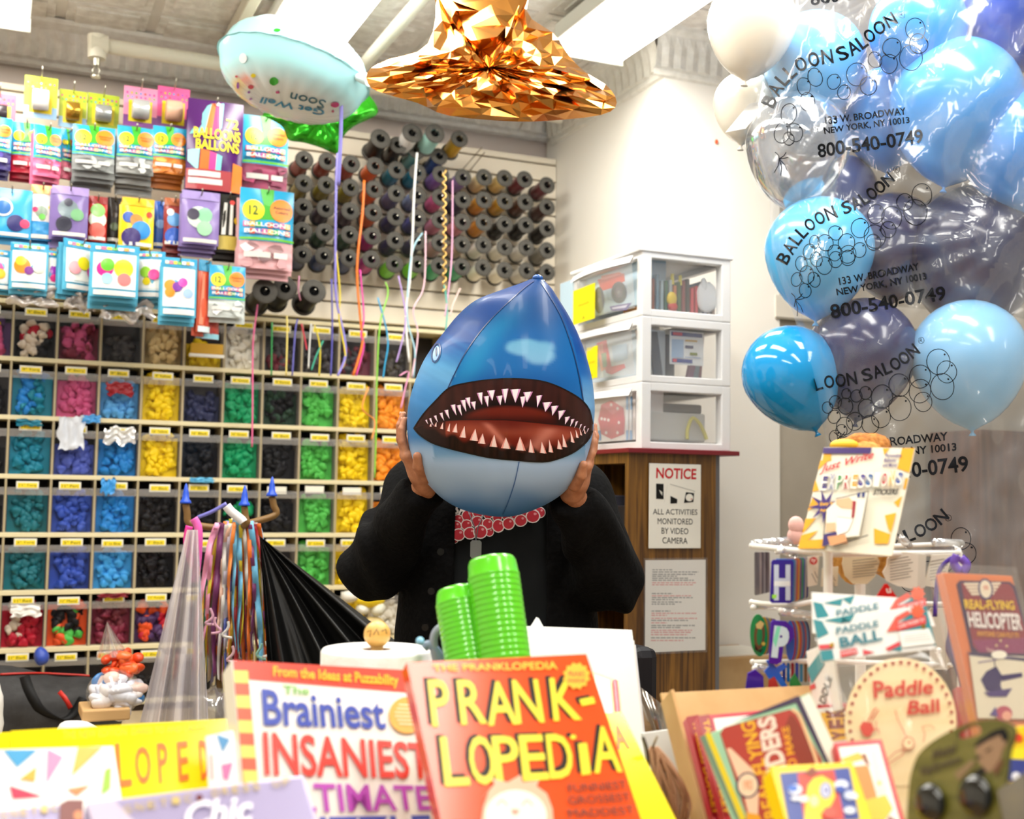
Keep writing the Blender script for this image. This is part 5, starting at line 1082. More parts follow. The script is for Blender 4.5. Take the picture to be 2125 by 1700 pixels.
for q, h in [((.04, .84, .96, .96), '24408c'), ((.08, .86, .36, .95), 'e0556a'), ((.05, .2, .40, .74), 'a8c4e4'), ((.06, .06, .66, .17), '1f3f94'), ((.08, .07, .2, .16), 'e0556a'), ((.44, .70, .80, .75), 'c8a040'), ((.44, .50, .68, .58), '2a3a70'), ((.58, .30, .80, .38), '7a8a30'), ((.44, .22, .9, .24), '6a8ac0')]: a.flat(rect(q[0]*w_, q[1]*h_, q[2]*w_, q[3]*h_), mat(h, .4), .0034+.0003*len(a.f)/2)
a.obj('printed_label', t)
for k, (x, h, wd, sl) in enumerate([(.05, 'c8bcae', .02, .03), (.085, '5a5f6a', .03, .02), (.21, '9a5a8a', .02, -.03), (.235, '8aa0b4', .02, -.02), (.255, '8a4a6a', .018, -.01), (.13, '4a5260', .05, 0)]):
    z = DZ[1]+.030; g = G(); g.add([Vector(p) for p in [(DX0+x, DY0+.06+.01*k, z), (DX0+x+wd, DY0+.06+.01*k, z), (DX0+x+wd, DY0+.075+.01*k, z), (DX0+x, DY0+.075+.01*k, z)]]+[Vector(p) for p in [(DX0+x-sl, DY0+.06+.01*k, z+.135), (DX0+x+wd-sl, DY0+.06+.01*k, z+.135), (DX0+x+wd-sl, DY0+.075+.01*k, z+.135), (DX0+x-sl, DY0+.075+.01*k, z+.135)]], [(0, 3, 2, 1), (4, 5, 6, 7), (0, 1, 5, 4), (1, 2, 6, 5), (2, 3, 7, 6), (3, 0, 4, 7)], mat(h, .5))
    tag(g.obj('folder'), 'slanted folder behind the white product card in the middle drawer', 'folder', 'folders in the middle drawer')
z = DZ[0]+.030; tag(G().box((DX0+.045, DY0+.07, z), (DX0+.27, DY0+.30, z+.088), mat('d9dad6', .5), .006).obj('white_carton'), 'pale grey carton filling the lowest drawer', 'carton')
tag(G().box((DX0+.045, DY0+.09, z+.089), (DX0+.27, DY0+.28, z+.118), mat('48484c', .5), .006).obj('dark_carton'), 'dark flat box lying on the carton in the lowest drawer', 'carton')
tag(G().tube([onY(x, y, DY0+.05) for x, y in smooth2([(1426, 912), (1427, 890), (1437, 868), (1452, 880), (1462, 900), (1466, 912)], 6)], .006, mat('d8d05a', .4), 8).obj('yellow_loop'), 'yellow rubber loop standing in the lowest drawer window', 'loop')
# ================================================================== COUNTERS, FLOOR THINGS
t = thing('front_counter', 'shop counter carrying the books and toys in front', 'counter', (.5, 1.2, 0)); o = Vector((.5, 1.2, 0)); cw = noisy('8a6a45', 'a5845c', (30, 3, 30), .4)
bxp('worktop', (-1.3, .62, .868), (2.0, 2.02, .90), cw, t, o, .004); bxp('front_panel', (-1.26, .66, 0), (1.96, .70, .868), mat('b9a78c', .6), t, o); bxp('side_panel', (-1.26, .70, 0), (-1.22, 1.98, .868), mat('b9a78c', .6), t, o); bxp('side_panel', (1.92, .70, 0), (1.96, 1.98, .868), mat('b9a78c', .6), t, o)
t = thing('rear_counter', 'low counter along the wall under the bins', 'counter', (.5, 3.8, 0)); o = Vector((.5, 3.8, 0)); bxp('worktop', (-1.2, 3.25, .56), (1.68, 4.36, .59), noisy('b09a78', 'c4b08e', (20, 3, 20), .5), t, o, .003); bxp('front_panel', (-1.2, 3.28, 0), (1.66, 3.30, .56), mat('a8967a', .6), t, o); bxp('side_panel', (1.64, 3.30, 0), (1.66, 4.34, .56), mat('a8967a', .6), t, o)
# duffel bag
def duff(P):
    a, b = at(-60, 1455, 3.5), at(165, 1460, 3.62); d = sd_cone(P, a-Vector((0, 0, .04)), b-Vector((0, 0, .05)), .15, .12); d = smin(d, sd_box(P, (min(a.x, b.x)-.05, a.y-.12, .592), (max(a.x, b.x)+.03, a.y+.16, .76), .04), .05); return np.maximum(d+.006*np.sin(P[..., 0]*30+P[..., 2]*18), .592-P[..., 2])
pa, pb = at(-60, 1455, 3.5), at(165, 1460, 3.62)
t = thing('duffel_bag', 'black duffel bag with red piping on the low counter at left', 'bag', (pa.x, pa.y, .592)); o = Vector((pa.x, pa.y, .592)); g = G(); V, F = nets(duff, (pa.x-.3, pa.y-.25, .57), (pb.x+.2, pb.y+.28, .95), .014); addnet(g, (V-np.array(o), F), noisy('1d1c1d', '2b2a2b', (40, 40, 40), .7, .2)); sk = Skin(g, T(o)); g.obj('bag_body', t)
def onskin(sk, L, off=.004): return [q for q in (sk.hit(x, y, off) for x, y in L) if q is not None]
q = onskin(sk, smooth2([(0, 1402), (60, 1400), (120, 1401), (180, 1405), (196, 1408)], 6)); 
if len(q) > 2: G().tube([p-o for p in q], .0035, mat('b8281e', .4), 6).obj('red_piping', t)
q = onskin(sk, smooth2([(50, 1408), (62, 1440), (85, 1475), (120, 1492), (150, 1482), (172, 1450)], 6), .006)
if len(q) > 2: G().strip([p-o for p in q], .028, mat('0f0f10', .6), None, .002).obj('strap', t)
q = onskin(sk, [(122, 1438), (134, 1450), (146, 1470)], .004)
if len(q) > 1: G().strip([p-o for p in q], .014, mat('c8281e', .5), None, .001).obj('logo_tab', t)
def heap(px, Y, cols, n, label, film=None, seed=1, r=.028):
    """a heap of crumpled rubber or foil balloons, each a bent lump, gathered in one bag"""
    x0, y0, x1, y1 = px; a, b = onY(x0, y1, Y), onY(x1, y0, Y); c = (a+b)/2; rg = random.Random(seed); g = G()
    for k in range(n):
        t, q = rg.uniform(0, 2*PI), rg.random()**.5*.80; p = c+Vector(((b.x-a.x)/2*q*math.cos(t), rg.uniform(-.05, .03), (b.z-a.z)/2*q*math.sin(t))); rr = r*rg.uniform(.7, 1.3); sd = rg.random()*40
        M = (Rz(rg.uniform(0, 6)) @ Rx(rg.uniform(0, 6))).to_3x3(); i0 = len(g.v); g.ball((0, 0, 0), (rr, rr*.75, rr*.5), cols[k % len(cols)], 14, 10, M); g.v[i0:] = [tuple(Vector(v)*(1+.35*nz(v[0]*40, v[1]*40, v[2]*40+sd))+p) for v in g.v[i0:]]
    if film: g.ball(c, ((b.x-a.x)/2, .08, (b.z-a.z)/2), film, 24, 16)
    return tag(g.obj('balloon_bundle'), label, 'balloon bag', None, 'stuff')
wb = [mat(h, .3) for h in ('e4e2ea', 'dcdce8', 'f0e8e6', 'd8dcec', 'e8c8bc', 'e6e6ee')]
heap((176, 1386, 296, 1490), 3.42, wb+[mat('2a7cc4', .3)], 44, 'clear bag of white and blue printed balloons on the low counter', clear('ffffff', .06, .06, .12), 3)
heap((204, 1350, 302, 1408), 3.46, [mat('e8501e', .35), mat('f06a30', .35), mat('e0481a', .35)], 26, 'orange red balloons on top of the bag of white balloons', None, 4, .02)
tag(G().grid(lambda u, v: onY(222+70*v*(u-.5)+14*v, 1290+75*v, 3.45+.02*math.sin(9*u)), 14, 8, clear('f4f0f2', .35, .15, .12)).obj('bag_neck'), 'twisted clear neck of the bag of orange and white balloons', 'plastic bag')
blob('film_ball', (397, 1424, 490, 1545), 3.36, clear('ffffff', .28, .22, .1), 'crumpled clear plastic film behind the red striped book', 'film', .06)
blob('blue_balloons', (68, 1342, 102, 1382), 4.34, '3450b4', 'small bundle of deep blue balloons in front of the lowest bins', 'balloon bag', .03)
blob('tissue_ball', (110, 1492, 205, 1548), 3.33, 'e8e6e4', 'white tissue behind the yellow books', 'tissue', .05); tag(G().box(Vector(at(170, 1500, 3.1)), Vector(at(170, 1500, 3.1))+Vector((.12, .15, .03)), mat('c9a06a', .6), .004).obj('cardboard_flap'), 'brown cardboard box corner under the white balloon bag', 'cardboard')
blob('white_jar', (-40, 1410, 11, 1555), 3.34, 'eceae4', 'white jar cut off at the left edge beside the duffel bag', 'jar', .04)
for k, (px, h, l) in enumerate([((706, 1226, 745, 1250), 'e8e4da', 'white crumpled bag on the bins behind the left elbow'), ((735, 1232, 800, 1262), 'f0d01e', 'yellow balloons behind the left elbow'), ((738, 1252, 765, 1276), 'eceade', 'white packet below the left elbow'), ((768, 1250, 800, 1280), 'e4e2d0', 'second white packet below the left elbow, nearer the cardigan'), ((750, 1278, 800, 1340), 'd0b87a', 'tan packet below the left elbow')]): blob('loose_packet', px, 4.30, h, l, 'packet', .03)
# wooden ribbon stand with blue cone tips
bs = at(470, 1075, 3.3); bz = .59
t = thing('ribbon_stand', 'wooden stand with upturned arms tipped with blue cones, hung with ribbons', 'stand', (bs.x, bs.y, bz)); o = Vector((bs.x, bs.y, bz)); wd = mat('7a5a2c', .5)
G().cyl((0, .01, 0), (0, .01, at(507, 1090, 3.3).z-bz), .012, .010, wd, 10).obj('post', t); G().cyl((0, .01, 0), (0, .01, .02), .09, .085, wd, 24).obj('base', t)
for tip, elb, d in [((385, 1045), (392, 1085), 3.28), ((507, 1050), (511, 1088), 3.22), ((564, 1030), (572, 1068), 3.36)]:
    top = Vector((0, .01, at(507, 1090, 3.3).z-bz-.01)); e = at(*elb, d)-o; tp_ = at(*tip, d)-o
    G().tube(catmull([top, top.lerp(e, .6)+Vector((0, 0, -.004)), e, e.lerp(tp_, .5), tp_], 5), .0095, wd, 8).obj('arm', t)
    b = at(tip[0], tip[1], d)-o; G().lathe([(0, 0), (.016, 0), (.015, .006), (.010, .012), (.008, .03), (.003, .052), (0, .056)], mat('1f4fc8', .3), 16, T(b)).obj('cone_tip', t)
# bundle of ribbons hanging from it
rc = ['f2a6c8', '2f9a68', 'f08a3c', 'e9e4dc', 'e6d23c', '8a84c8', '6fb8dc', 'f6c9b0', 'c23a3a', '1f7a5a', 'ee6aa8', 'd8d2e4', 'a04a8a', 'f2e2c4', '9ad0c0', '5a6ab8', 'e8742a', 'b8323a', 'f0c040', '7a3a6a']
for k in range(64):
    u = (k*.618) % 1; x0 = 445+90*u+rnd.uniform(-5, 5); x1 = 400+172*u+rnd.uniform(-12, 12); h = rc[(k*7) % 20] if u < .5 else ['b8323a', 'e8742a', '7a3a6a', '6fb8dc', 'e6d23c', 'e9e4dc', '8a2a3a', '8a84c8', 'f0c040'][k % 9]
    y0 = 1072+rnd.uniform(0, 14)+abs(u-.5)*26; y1 = rnd.uniform(1340, 1440); d = 3.22+.10*((k*.37) % 1); L = []
    for s in range(9): tt = s/8; L.append((x0+(x1-x0)*tt**.6+5*math.sin(tt*7+k)*tt, y0+(y1-y0)*tt))
    tag(G().strip([at(x, y, d+.01*math.sin(i+k)) for i, (x, y) in enumerate(smooth2(L, 3))], .011 if k % 3 else .016, mat(h, .35), None, .0003, .05*(-1)**k).obj('ribbon_strand'), 'long curling ribbon strand hanging in the bundle on the wooden stand', 'ribbon', 'ribbon bundle on the stand')
for k in range(8):
    x = [436, 470, 540, 562, 450, 556, 566, 480][k]; y = rnd.uniform(1190, 1350); L = [(x+9*math.sin(s*.9+k)*(.4+s*.12), y+s*(9-.6*s)) for s in range(9)]; tag(G().strip([at(a, b, 3.19) for a, b in smooth2(L, 4)], .007, mat(['f2b8d0', 'e9e4dc', '9ad0c0', 'e2b8c0'][k % 4], .3), None, .0003).obj('ribbon_strand'), 'loose curled ribbon end at the front of the ribbon bundle', 'ribbon', 'curled ends of the ribbon bundle')
for k, (L, h) in enumerate([([(393, 1092), (388, 1120), (392, 1150), (402, 1180)], 'f03aa0'), ([(402, 1076), (412, 1100), (410, 1160), (404, 1210)], 'f66ac0'), ([(396, 1100), (400, 1140), (408, 1170)], 'f0a8cc'), ([(410, 1074), (440, 1062), (470, 1045)], '7a78c8')]):
    tag(G().strip([at(x, y, 3.2) for x, y in smooth2(L, 5)], [.020, .022, .012, .010][k], mat(h, .3), None, .0004).obj('satin_ribbon'), ['hot pink satin ribbon on the left arm of the wooden stand', 'bright pink satin ribbon loop beside it on the wooden stand', 'pale pink narrow ribbon on the left arm of the wooden stand', 'blue violet ribbon tied between two arms of the wooden stand'][k], 'ribbon')
tag(G().strip([at(x, y, 3.2) for x, y in smooth2([(470, 1050), (480, 1062), (500, 1078), (505, 1084)], 5)], .024, mat('f2eef2', .3), None, .001).obj('white_bow'), 'white ribbon knot gathering the bundle on the wooden stand', 'ribbon')
# plastic sheeting: clear at the left, black at the right of the stand
def sheet(name, topL, topR, botL, botR, m, label, folds, amp, seed, sag=0.):
    g = G()
    def fn(u, v):
        tl, tr, bl, br = [Vector((*p, 0)) for p in (topL[:2], topR[:2], botL[:2], botR[:2])]; a = tl.lerp(tr, u); b = bl.lerp(br, u); p = a.lerp(b, v)
        d = (topL[2]*(1-u)+topR[2]*u)*(1-v)+(botL[2]*(1-u)+botR[2]*u)*v; uu = u+.10*nz(u*2.3, v*.5, seed); f = amp*(.10+.9*v)*(math.sin(uu*folds*2*PI)+.45*math.sin(uu*folds*3.3*PI+seed)+.8*nz(u*6, v*1.5, seed+4))
        return at(p.x+0*f, p.y+sag*math.sin(PI*v)*(1-u), d+f)
    g.grid(fn, 140, 20, m); g.grid(lambda u, v: fn(1-u, v)+CF*.004, 140, 20, m); return tag(g.obj(name), label, 'plastic sheet')
sheet('clear_sheet', (388, 1100, 3.17), (410, 1100, 3.15), (290, 1500, 3.05), (432, 1500, 3.0), clear('d9d0d6', .42, .12, .22), 'translucent grey plastic bag hanging from the left arm of the ribbon stand', 3, .022, 2)
sheet('black_sheet', (538, 1112, 3.20), (545, 1118, 3.18), (560, 1480, 3.0), (840, 1345, 3.02), mat('101010', .34, 0, .5), 'black plastic sack fanned out from the ribbon stand towards the person', 4, .03, 5, -20)
# ================================================================== BALLOONS IN AND AROUND THE BIG PRINTED BAG
g = G(); g.box((3.30, 3.30, 0), (4.55, 3.56, 1.62), noisy('4a2c1c', '6a4430', (18, 18, 1.6), .5, 0, 4, .35, .65, 0, True), .006)
tag(g.obj('brown_cupboard'), 'dark brown wooden cupboard against the side wall, seen through the printed bag', 'cupboard')
def balloon(px, py, r, d, h, label, lean=0., rough=.12, metal=0., m=None, stretch=1.16, pitch=0.):
    c = at(px, py, d); R = r*d/FPX; pr = []
    for k in range(19):
        t = PI*k/18; pr.append((R*math.sin(t)*(1-.10*max(0, -math.cos(t))*.9), R*(math.cos(t) if math.cos(t) > 0 else math.cos(t)*stretch*(1+.10*(1-math.sin(t))))))
    pr[-1] = (.0045, pr[-1][1]-.004)
    zt = pr[-1][1]; pr = [(0, pr[0][1])]+pr[1:]
    M = basis(c, CR, -CF, CU) @ Ry(lean) @ Rx(pitch)
    t = thing('balloon', label, 'balloon', M, 'balloons by the printed bag'); mm = m or mat(h, rough, metal, .5, .25)
    G().lathe(pr, mm, 32).obj('balloon_skin', t)
    G().lathe([(.0045, zt), (.0030, zt-.004), (.0075, zt-.010), (.009, zt-.013), (.003, zt-.010), (0, zt-.006)], mm, 12).obj('knot', t); return t
pearl = mat('eee6d6', .22, 0, .6, .5)
balloon(1560, 48, 92, 2.95, '', 'pearl white balloon at the top beside the bag, lowest tip tied off', .12, m=pearl); balloon(1546, 215, 66, 3.15, '', 'pearl white balloon half hidden under the upper pearl balloon', .1, m=pearl)
balloon(1640, 775, 100, 2.98, '1c96d8', 'bright blue balloon hanging outside the bag at its left edge', -.42, .10)
chrome = clear('7f8da0', .42, .20, .10)
balloon(1655, 300, 108, 3.0, '', 'clear silvery balloon bulging out of the left side of the bag', .1, m=chrome)
for px, py, r, d, h, l, ln in [(1690, 130, 105, 3.08, '5aaae4', 'light blue balloon at the top left inside the bag', .1), (1905, 60, 100, 2.95, '3d93e0', 'blue balloon at the top middle inside the bag', -.1), (2095, 20, 110, 2.98, '1d3f98', 'royal blue balloon at the top right corner inside the bag', 0), (1985, 215, 135, 2.93, '4a9ae6', 'large blue balloon in the middle of the upper bag', .15),
                               (1840, 235, 95, 3.12, '3f8ede', 'blue balloon behind the phone number in the upper bag', 0), (2110, 300, 115, 2.9, '3b8fe4', 'blue balloon at the right edge of the upper bag', -.1), (1700, 520, 112, 2.97, '4fb0e8', 'sky blue balloon behind the second printed logo', .05), (1850, 500, 100, 3.1, '1c2458', 'navy balloon beside the sky blue one behind the second logo', 0),
                               (2020, 520, 140, 3.02, '161d4a', 'large dark navy balloon at the right of the bag middle', 0), (1790, 730, 112, 3.0, '1c2456', 'dark navy balloon behind the third printed logo', .1), (2010, 740, 118, 2.92, '86c2f0', 'pale blue balloon at the lower right of the bag', -.05), (1740, 400, 80, 3.18, '3a4a80', 'slate blue balloon deep inside the bag', 0)]:
    balloon(px, py, r, d, h, l, ln, .2)
# the bag itself: a tall thin printed film, wrinkled
BL = [(-90, 1640), (0, 1618), (100, 1597), (180, 1577), (260, 1556), (330, 1572), (410, 1597), (520, 1600), (580, 1616), (650, 1646), (720, 1666), (800, 1688), (900, 1710), (1000, 1734), (1100, 1752), (1200, 1768), (1340, 1800)]
def bag_pt(u, v):
    y = -90+1430*v; l = interp(BL, y)[0]; r = 2330-.10*max(0, y-500); cx, hw = (l+r)/2, (r-l)/2; a = 2*PI*u; c_, s_ = math.cos(a), math.sin(a); x = cx-hw*c_
    D = 2.98; dep = .30*(1 if s_ > 0 else .9)
    f = 0
    if s_ > 0:
        w1 = nz((x+y*.55)*.012, (y-x*.35)*.0035, 1.7); w2 = nz((x-y*.6)*.010, (y+x*.5)*.004, 6.1); w3 = nz(x*.03, y*.022, 3.3)
        up = 1-sst(520, 760, y)
        f = (.040*(1-abs(w1)*2.2)+.022*(1-abs(w2)*2.4))*(.35+.65*up)+.010*w3
        gq = math.hypot(x-2150, (y-470)*1.0)     # gathered folds running to the knot at the right
        f += .010*math.sin(math.atan2(y-470, x-2150)*26)*math.exp(-((gq-250)/220)**2)*math.exp(-((y-470)/110)**2)
    return at(x, y, D-dep*max(s_, -1)*(abs(s_)**-.35 if abs(s_) > .05 else 1)*1-(f*min(1, abs(s_)*2) if s_ > 0 else 0))
g = G(); NU, NV = 190, 150
film = clear('eef2f6', .08, .03, .17)
vs = [bag_pt(i/NU, j/NV) for j in range(NV+1) for i in range(NU)]
g.add(vs, [(j*NU+i, j*NU+(i+1) % NU, (j+1)*NU+(i+1) % NU, (j+1)*NU+i) for j in range(NV) for i in range(NU)], film, True)
oB = at(1950, 600, 2.98); IB = T(-oB)
tB = thing('balloon_bag', 'tall clear plastic bag printed with a balloon shop logo, full of blue balloons', 'plastic bag', oB); skB = Skin(g)
gg = G(); gg.v = [tuple(IB @ Vector(p)) for p in g.v]; gg.f, gg.mi, gg.ms, gg.sm = g.f, g.mi, g.ms, g.sm; gg.obj('film', tB)
ik = mat('10141c', .5); a = G()
def arctext(st, path, h, bold=.02):
    P = smooth2(path, 8); L = [0]
    for p, q in zip(P, P[1:]): L.append(L[-1]+math.hypot(q[0]-p[0], q[1]-p[1]))
    def ptat(s):
        k = max(i for i in range(len(L)-1) if L[i] <= s+1e-9) if s > 0 else 0; t = min((s-L[k])/max(L[k+1]-L[k], 1e-9), 1); p, q = P[k], P[k+1]
        return p[0]+(q[0]-p[0])*t, p[1]+(q[1]-p[1])*t
    wid = {' ': .45, 'I': .4, 'L': .8}; tot = sum(wid.get(c, 1) for c in st); s = 0
    for c in st:
        w_ = wid.get(c, 1)*L[-1]/tot
        if c != ' ':
            x0, y0 = ptat(s+w_*.06); x1, y1 = ptat(s+w_*.94); dx, dy = x1-x0, y1-y0; l = math.hypot(dx, dy) or 1; nx, ny = dy/l*h, -dx/l*h
            skB.text(a, c, [(x0+nx, y0+ny), (x1+nx, y1+ny), (x1, y1), (x0, y0)], ik, .002, bold)
        s += w_
def k1(L, ox, oy): return [(ox+x/3.125, oy+y/3.125, r/3.125) for x, y, r in L]
def bubbles(L):
    for k, (x, y, r) in enumerate(L):
        sq = .78 if x < 1700 else .9
        skB.ring(a, x, y, r*sq, r, 1.6, ik, .002, 22, .1*((k % 5)-2)); skB.fan(a, circle(x+r*.45, y-r*.55, 2.2, 6), ik, .0022)
arctext('BALLOON SALOON', [(1606, 228), (1628, 185), (1660, 152), (1700, 136), (1745, 128), (1790, 104), (1830, 72), (1866, 48)], 30)
bubbles(k1([(1420, 190, 78), (1440, 285, 66), (1390, 375, 82), (1250, 415, 66), (1270, 310, 66), (1160, 390, 55), (1040, 485, 78), (1115, 560, 60), (890, 530, 52), (960, 600, 50), (770, 500, 62), (700, 560, 60), (720, 660, 62), (600, 740, 70), (560, 860, 72), (640, 860, 62), (600, 900, 45)], 1445, 0))
for st, x0, y0, x1, y1, h in [('133 W. BROADWAY', 1714, 258, 1880, 238, 15), ('NEW YORK, NY 10013', 1711, 280, 1887, 258, 16), ('800-540-0749', 1698, 328, 1918, 298, 30), ('800-540-0749', 1685, 14, 1905, -22, 28),
                              ('133 W. BROADWAY', 1744, 592, 1909, 560, 16), ('NEW YORK, NY 10013', 1739, 616, 1925, 582, 17), ('800-540-0749', 1727, 662, 1964, 622, 30), ('133 W. BROADWAY', 1762, 934, 1967, 914, 18), ('NEW YORK, NY 10013', 1760, 958, 1985, 938, 19), ('800-540-0749', 1775, 1006, 2010, 978, 33)]:
    dx, dy = x1-x0, y1-y0; l = math.hypot(dx, dy); n = (dy/l*h, -dx/l*h); skB.text(a, st, [(x0+n[0], y0+n[1]), (x1+n[0], y1+n[1]), (x1, y1), (x0, y0)], ik, .002, .022)
arctext('BALLOON SALOON', [(1634, 552), (1660, 508), (1690, 476), (1726, 456), (1765, 442), (1800, 424), (1830, 402), (1860, 374)], 27)
bubbles(k1([(1420, 1375, 86), (1460, 1265, 74), (1350, 1310, 60), (1268, 1415, 76), (1165, 1390, 64), (1245, 1490, 56), (1158, 1535, 80), (1062, 1480, 66), (975, 1575, 62), (985, 1650, 60), (905, 1510, 50), (840, 1575, 56), (770, 1570, 45), (900, 1640, 55)], 1445, 0)+k1([(735, 70, 52), (685, 150, 52), (780, 120, 50), (720, 220, 60), (830, 160, 58), (655, 250, 48), (765, 250, 50), (708, 320, 48), (905, 120, 55), (985, 110, 52), (1060, 60, 50), (1150, 10, 55)], 1445, 500))
arctext('BALLOON SALOON', [(1640, 850), (1672, 824), (1707, 808), (1745, 803), (1785, 796), (1830, 782), (1870, 764), (1912, 732)], 27)
bubbles(k1([(1568, 785, 88), (1622, 850, 74), (1595, 945, 88), (1450, 880, 78), (1450, 975, 80), (1318, 935, 76), (1470, 1045, 66), (1320, 1085, 85), (1205, 1010, 80), (1200, 1145, 68), (1105, 1085, 62), (1130, 1190, 62), (1098, 985, 45), (1040, 1005, 42), (1030, 1170, 62), (970, 1070, 56), (965, 1200, 60), (905, 1045, 46), (975, 990, 36), (898, 1140, 46), (855, 1080, 40), (945, 1230, 42), (905, 1270, 45)], 1445, 500))
arctext('BALLOON SALOON', [(1640, 1190), (1700, 1160), (1760, 1148), (1815, 1140), (1860, 1134), (1905, 1118), (1940, 1100), (1972, 1074)], 27)
bubbles([(1994, 1118, 24), (2006, 1148, 22), (1990, 1175, 26), (1960, 1165, 24), (1925, 1190, 26), (1955, 1210, 24), (1890, 1205, 24)])
for x, y in [(1871, 31), (1862, 352), (1912, 707), (1967, 1075)]: skB.ring(a, x, y, 7, 7, 1, ik, .002, 16); skB.text(a, 'R', [(x-3, y-4), (x+3, y-4), (x+3, y+4), (x-3, y+4)], ik, .002)
for x, y in [(1618, 330), (1652, 622), (1740, 910)]:
    for dx, dy in [(14, -14), (18, -4), (-8, -14), (16, 26), (4, 34), (-10, 28)]: skB.line(a, [(x, y), (x+dx*.5+3, y+dy*.5), (x+dx, y+dy)], 1.6, ik, .002)
a.v = [tuple(IB @ Vector(p)) for p in a.v]; a.obj('printed_logo', tB)
# the white vent tag at the left of the bag
c = at(1530, 235, 2.9); g = G(); g.grid(lambda u, v: at(1505+42*u+50*(1-v), 275-8*u-60*(1-v), 2.9+.01*math.sin(5*v)), 4, 10, clear('f4f4f2', .55, .1, .2)); g.grid(lambda u, v: at(1547-42*u+50*(1-v), 267+8*u-60*(1-v), 2.902+.01*math.sin(5*v)), 4, 10, clear('f4f4f2', .55, .1, .2)); g.obj('film_flap', tB, IB)
# ================================================================== BOOKS AND TOYS IN FRONT
risers = []
class Lean(Card):
    """a card or box leaning back; lean = how much nearer its lower edge is (m). Its depth at tr follows from the right angle."""
    def __init__(s, tl, tr, bl, d, lean, hmax=None, settle=True):
        A, C = at(*tl, d), at(*bl, d-lean); lo, hi = d-.35, d+.35
        def f(q): return (at(*tr, q)-A).dot(A-C)
        q0, q1 = d, d+.01
        for _ in range(30):
            f0, f1 = f(q0), f(q1)
            if abs(f1-f0) < 1e-12: break
            q0, q1 = q1, q1-f1*(q1-q0)/(f1-f0)
        B = at(*tr, q1); ex = (B-A).normalized(); ey = A-C; ey = ey-ex*ey.dot(ex); s.h = ey.length; ey.normalize(); s.w = (B-A).length; s.dtr = q1
        if settle:
            x = C; need = (min(C.z, C.z+ex.z*s.w)-.902)/max(ey.z, .2); grow = need if not hmax else max(min(need, hmax-s.h), 0); C = C-ey*grow; s.h += grow
            low = min(C.z, C.z+ex.z*s.w)
            if low > .91: risers.append((C.copy(), ex, ey, s.w, low))
        s.M = basis(C, ex, ey, ex.cross(ey)); s.I = s.M.inverted()
def solid(c, t, th, m, edge=None, name='cover', bev=.0015):
    """a printed box or book block of thickness th behind its face"""
    G().box((0, 0, -th), (c.w, c.h, 0), m, bev).obj(name, t)
class Art(G):
    def __init__(s, c, z0=.0006, tx=None): super().__init__(); s.c = c; s.z = z0; s.tx = tx or (lambda x, y: (x, y))
    def up(s): s.z += .00012
    def p(s, x, y): return s.c.uv(*s.tx(x, y))
    def poly(s, L, h, r=.3): s.up(); s.flat([s.p(*q) for q in L], mat(h, r) if isinstance(h, str) else h, s.z); return s
    def disc(s, x, y, rx, h, ry=None, n=24, rot=0., r=.3):
        ry = ry or rx; return s.poly([(x+rx*math.cos(2*PI*k/n)*math.cos(rot)-ry*math.sin(2*PI*k/n)*math.sin(rot), y+rx*math.cos(2*PI*k/n)*math.sin(rot)+ry*math.sin(2*PI*k/n)*math.cos(rot)) for k in range(n)], h, r)
    def txt(s, st, q, h, bold=.02, shear=0., r=.3): s.up(); s.text(st, [s.p(*k) for k in q], mat(h, r), s.z, bold, shear); return s
    def line(s, L, wd, h, r=.4):
        for (x0, y0), (x1, y1) in zip(L, L[1:]):
            l = math.hypot(x1-x0, y1-y0) or 1; nx, ny = -(y1-y0)/l*wd/2, (x1-x0)/l*wd/2; s.poly([(x0+nx, y0+ny), (x1+nx, y1+ny), (x1-nx, y1-ny), (x0-nx, y0-ny)], h, r); s.z -= .00012
        s.up(); return s
    def edgepoly(s, L, h, r=.3):   # clipped to the card
        s.up(); q = [s.p(*k) for k in L]; s.flat([(min(max(x, 0), s.c.w), min(max(y, 0), s.c.h)) for x, y in q], mat(h, r), s.z); return s
GL = .16   # glossy covers
def book(label, c, th, face, pages='f2ece0', name='book'):
    t = thing(name, label, 'book', c.M); m = mat(face, GL)
    G().box((0, 0, -.0012), (c.w, c.h, 0), m, .0004).obj('cover', t); G().box((0, 0, -th), (c.w, c.h, -th+.0012), m, .0004).obj('back_cover', t); G().box((.002, .002, -th+.0012), (c.w-.003, c.h-.002, -.0012), mat(pages, .7)).obj('page_block', t)
    G().box((-.0014, 0, -th), (0, c.h, 0), m).obj('spine', t); return t
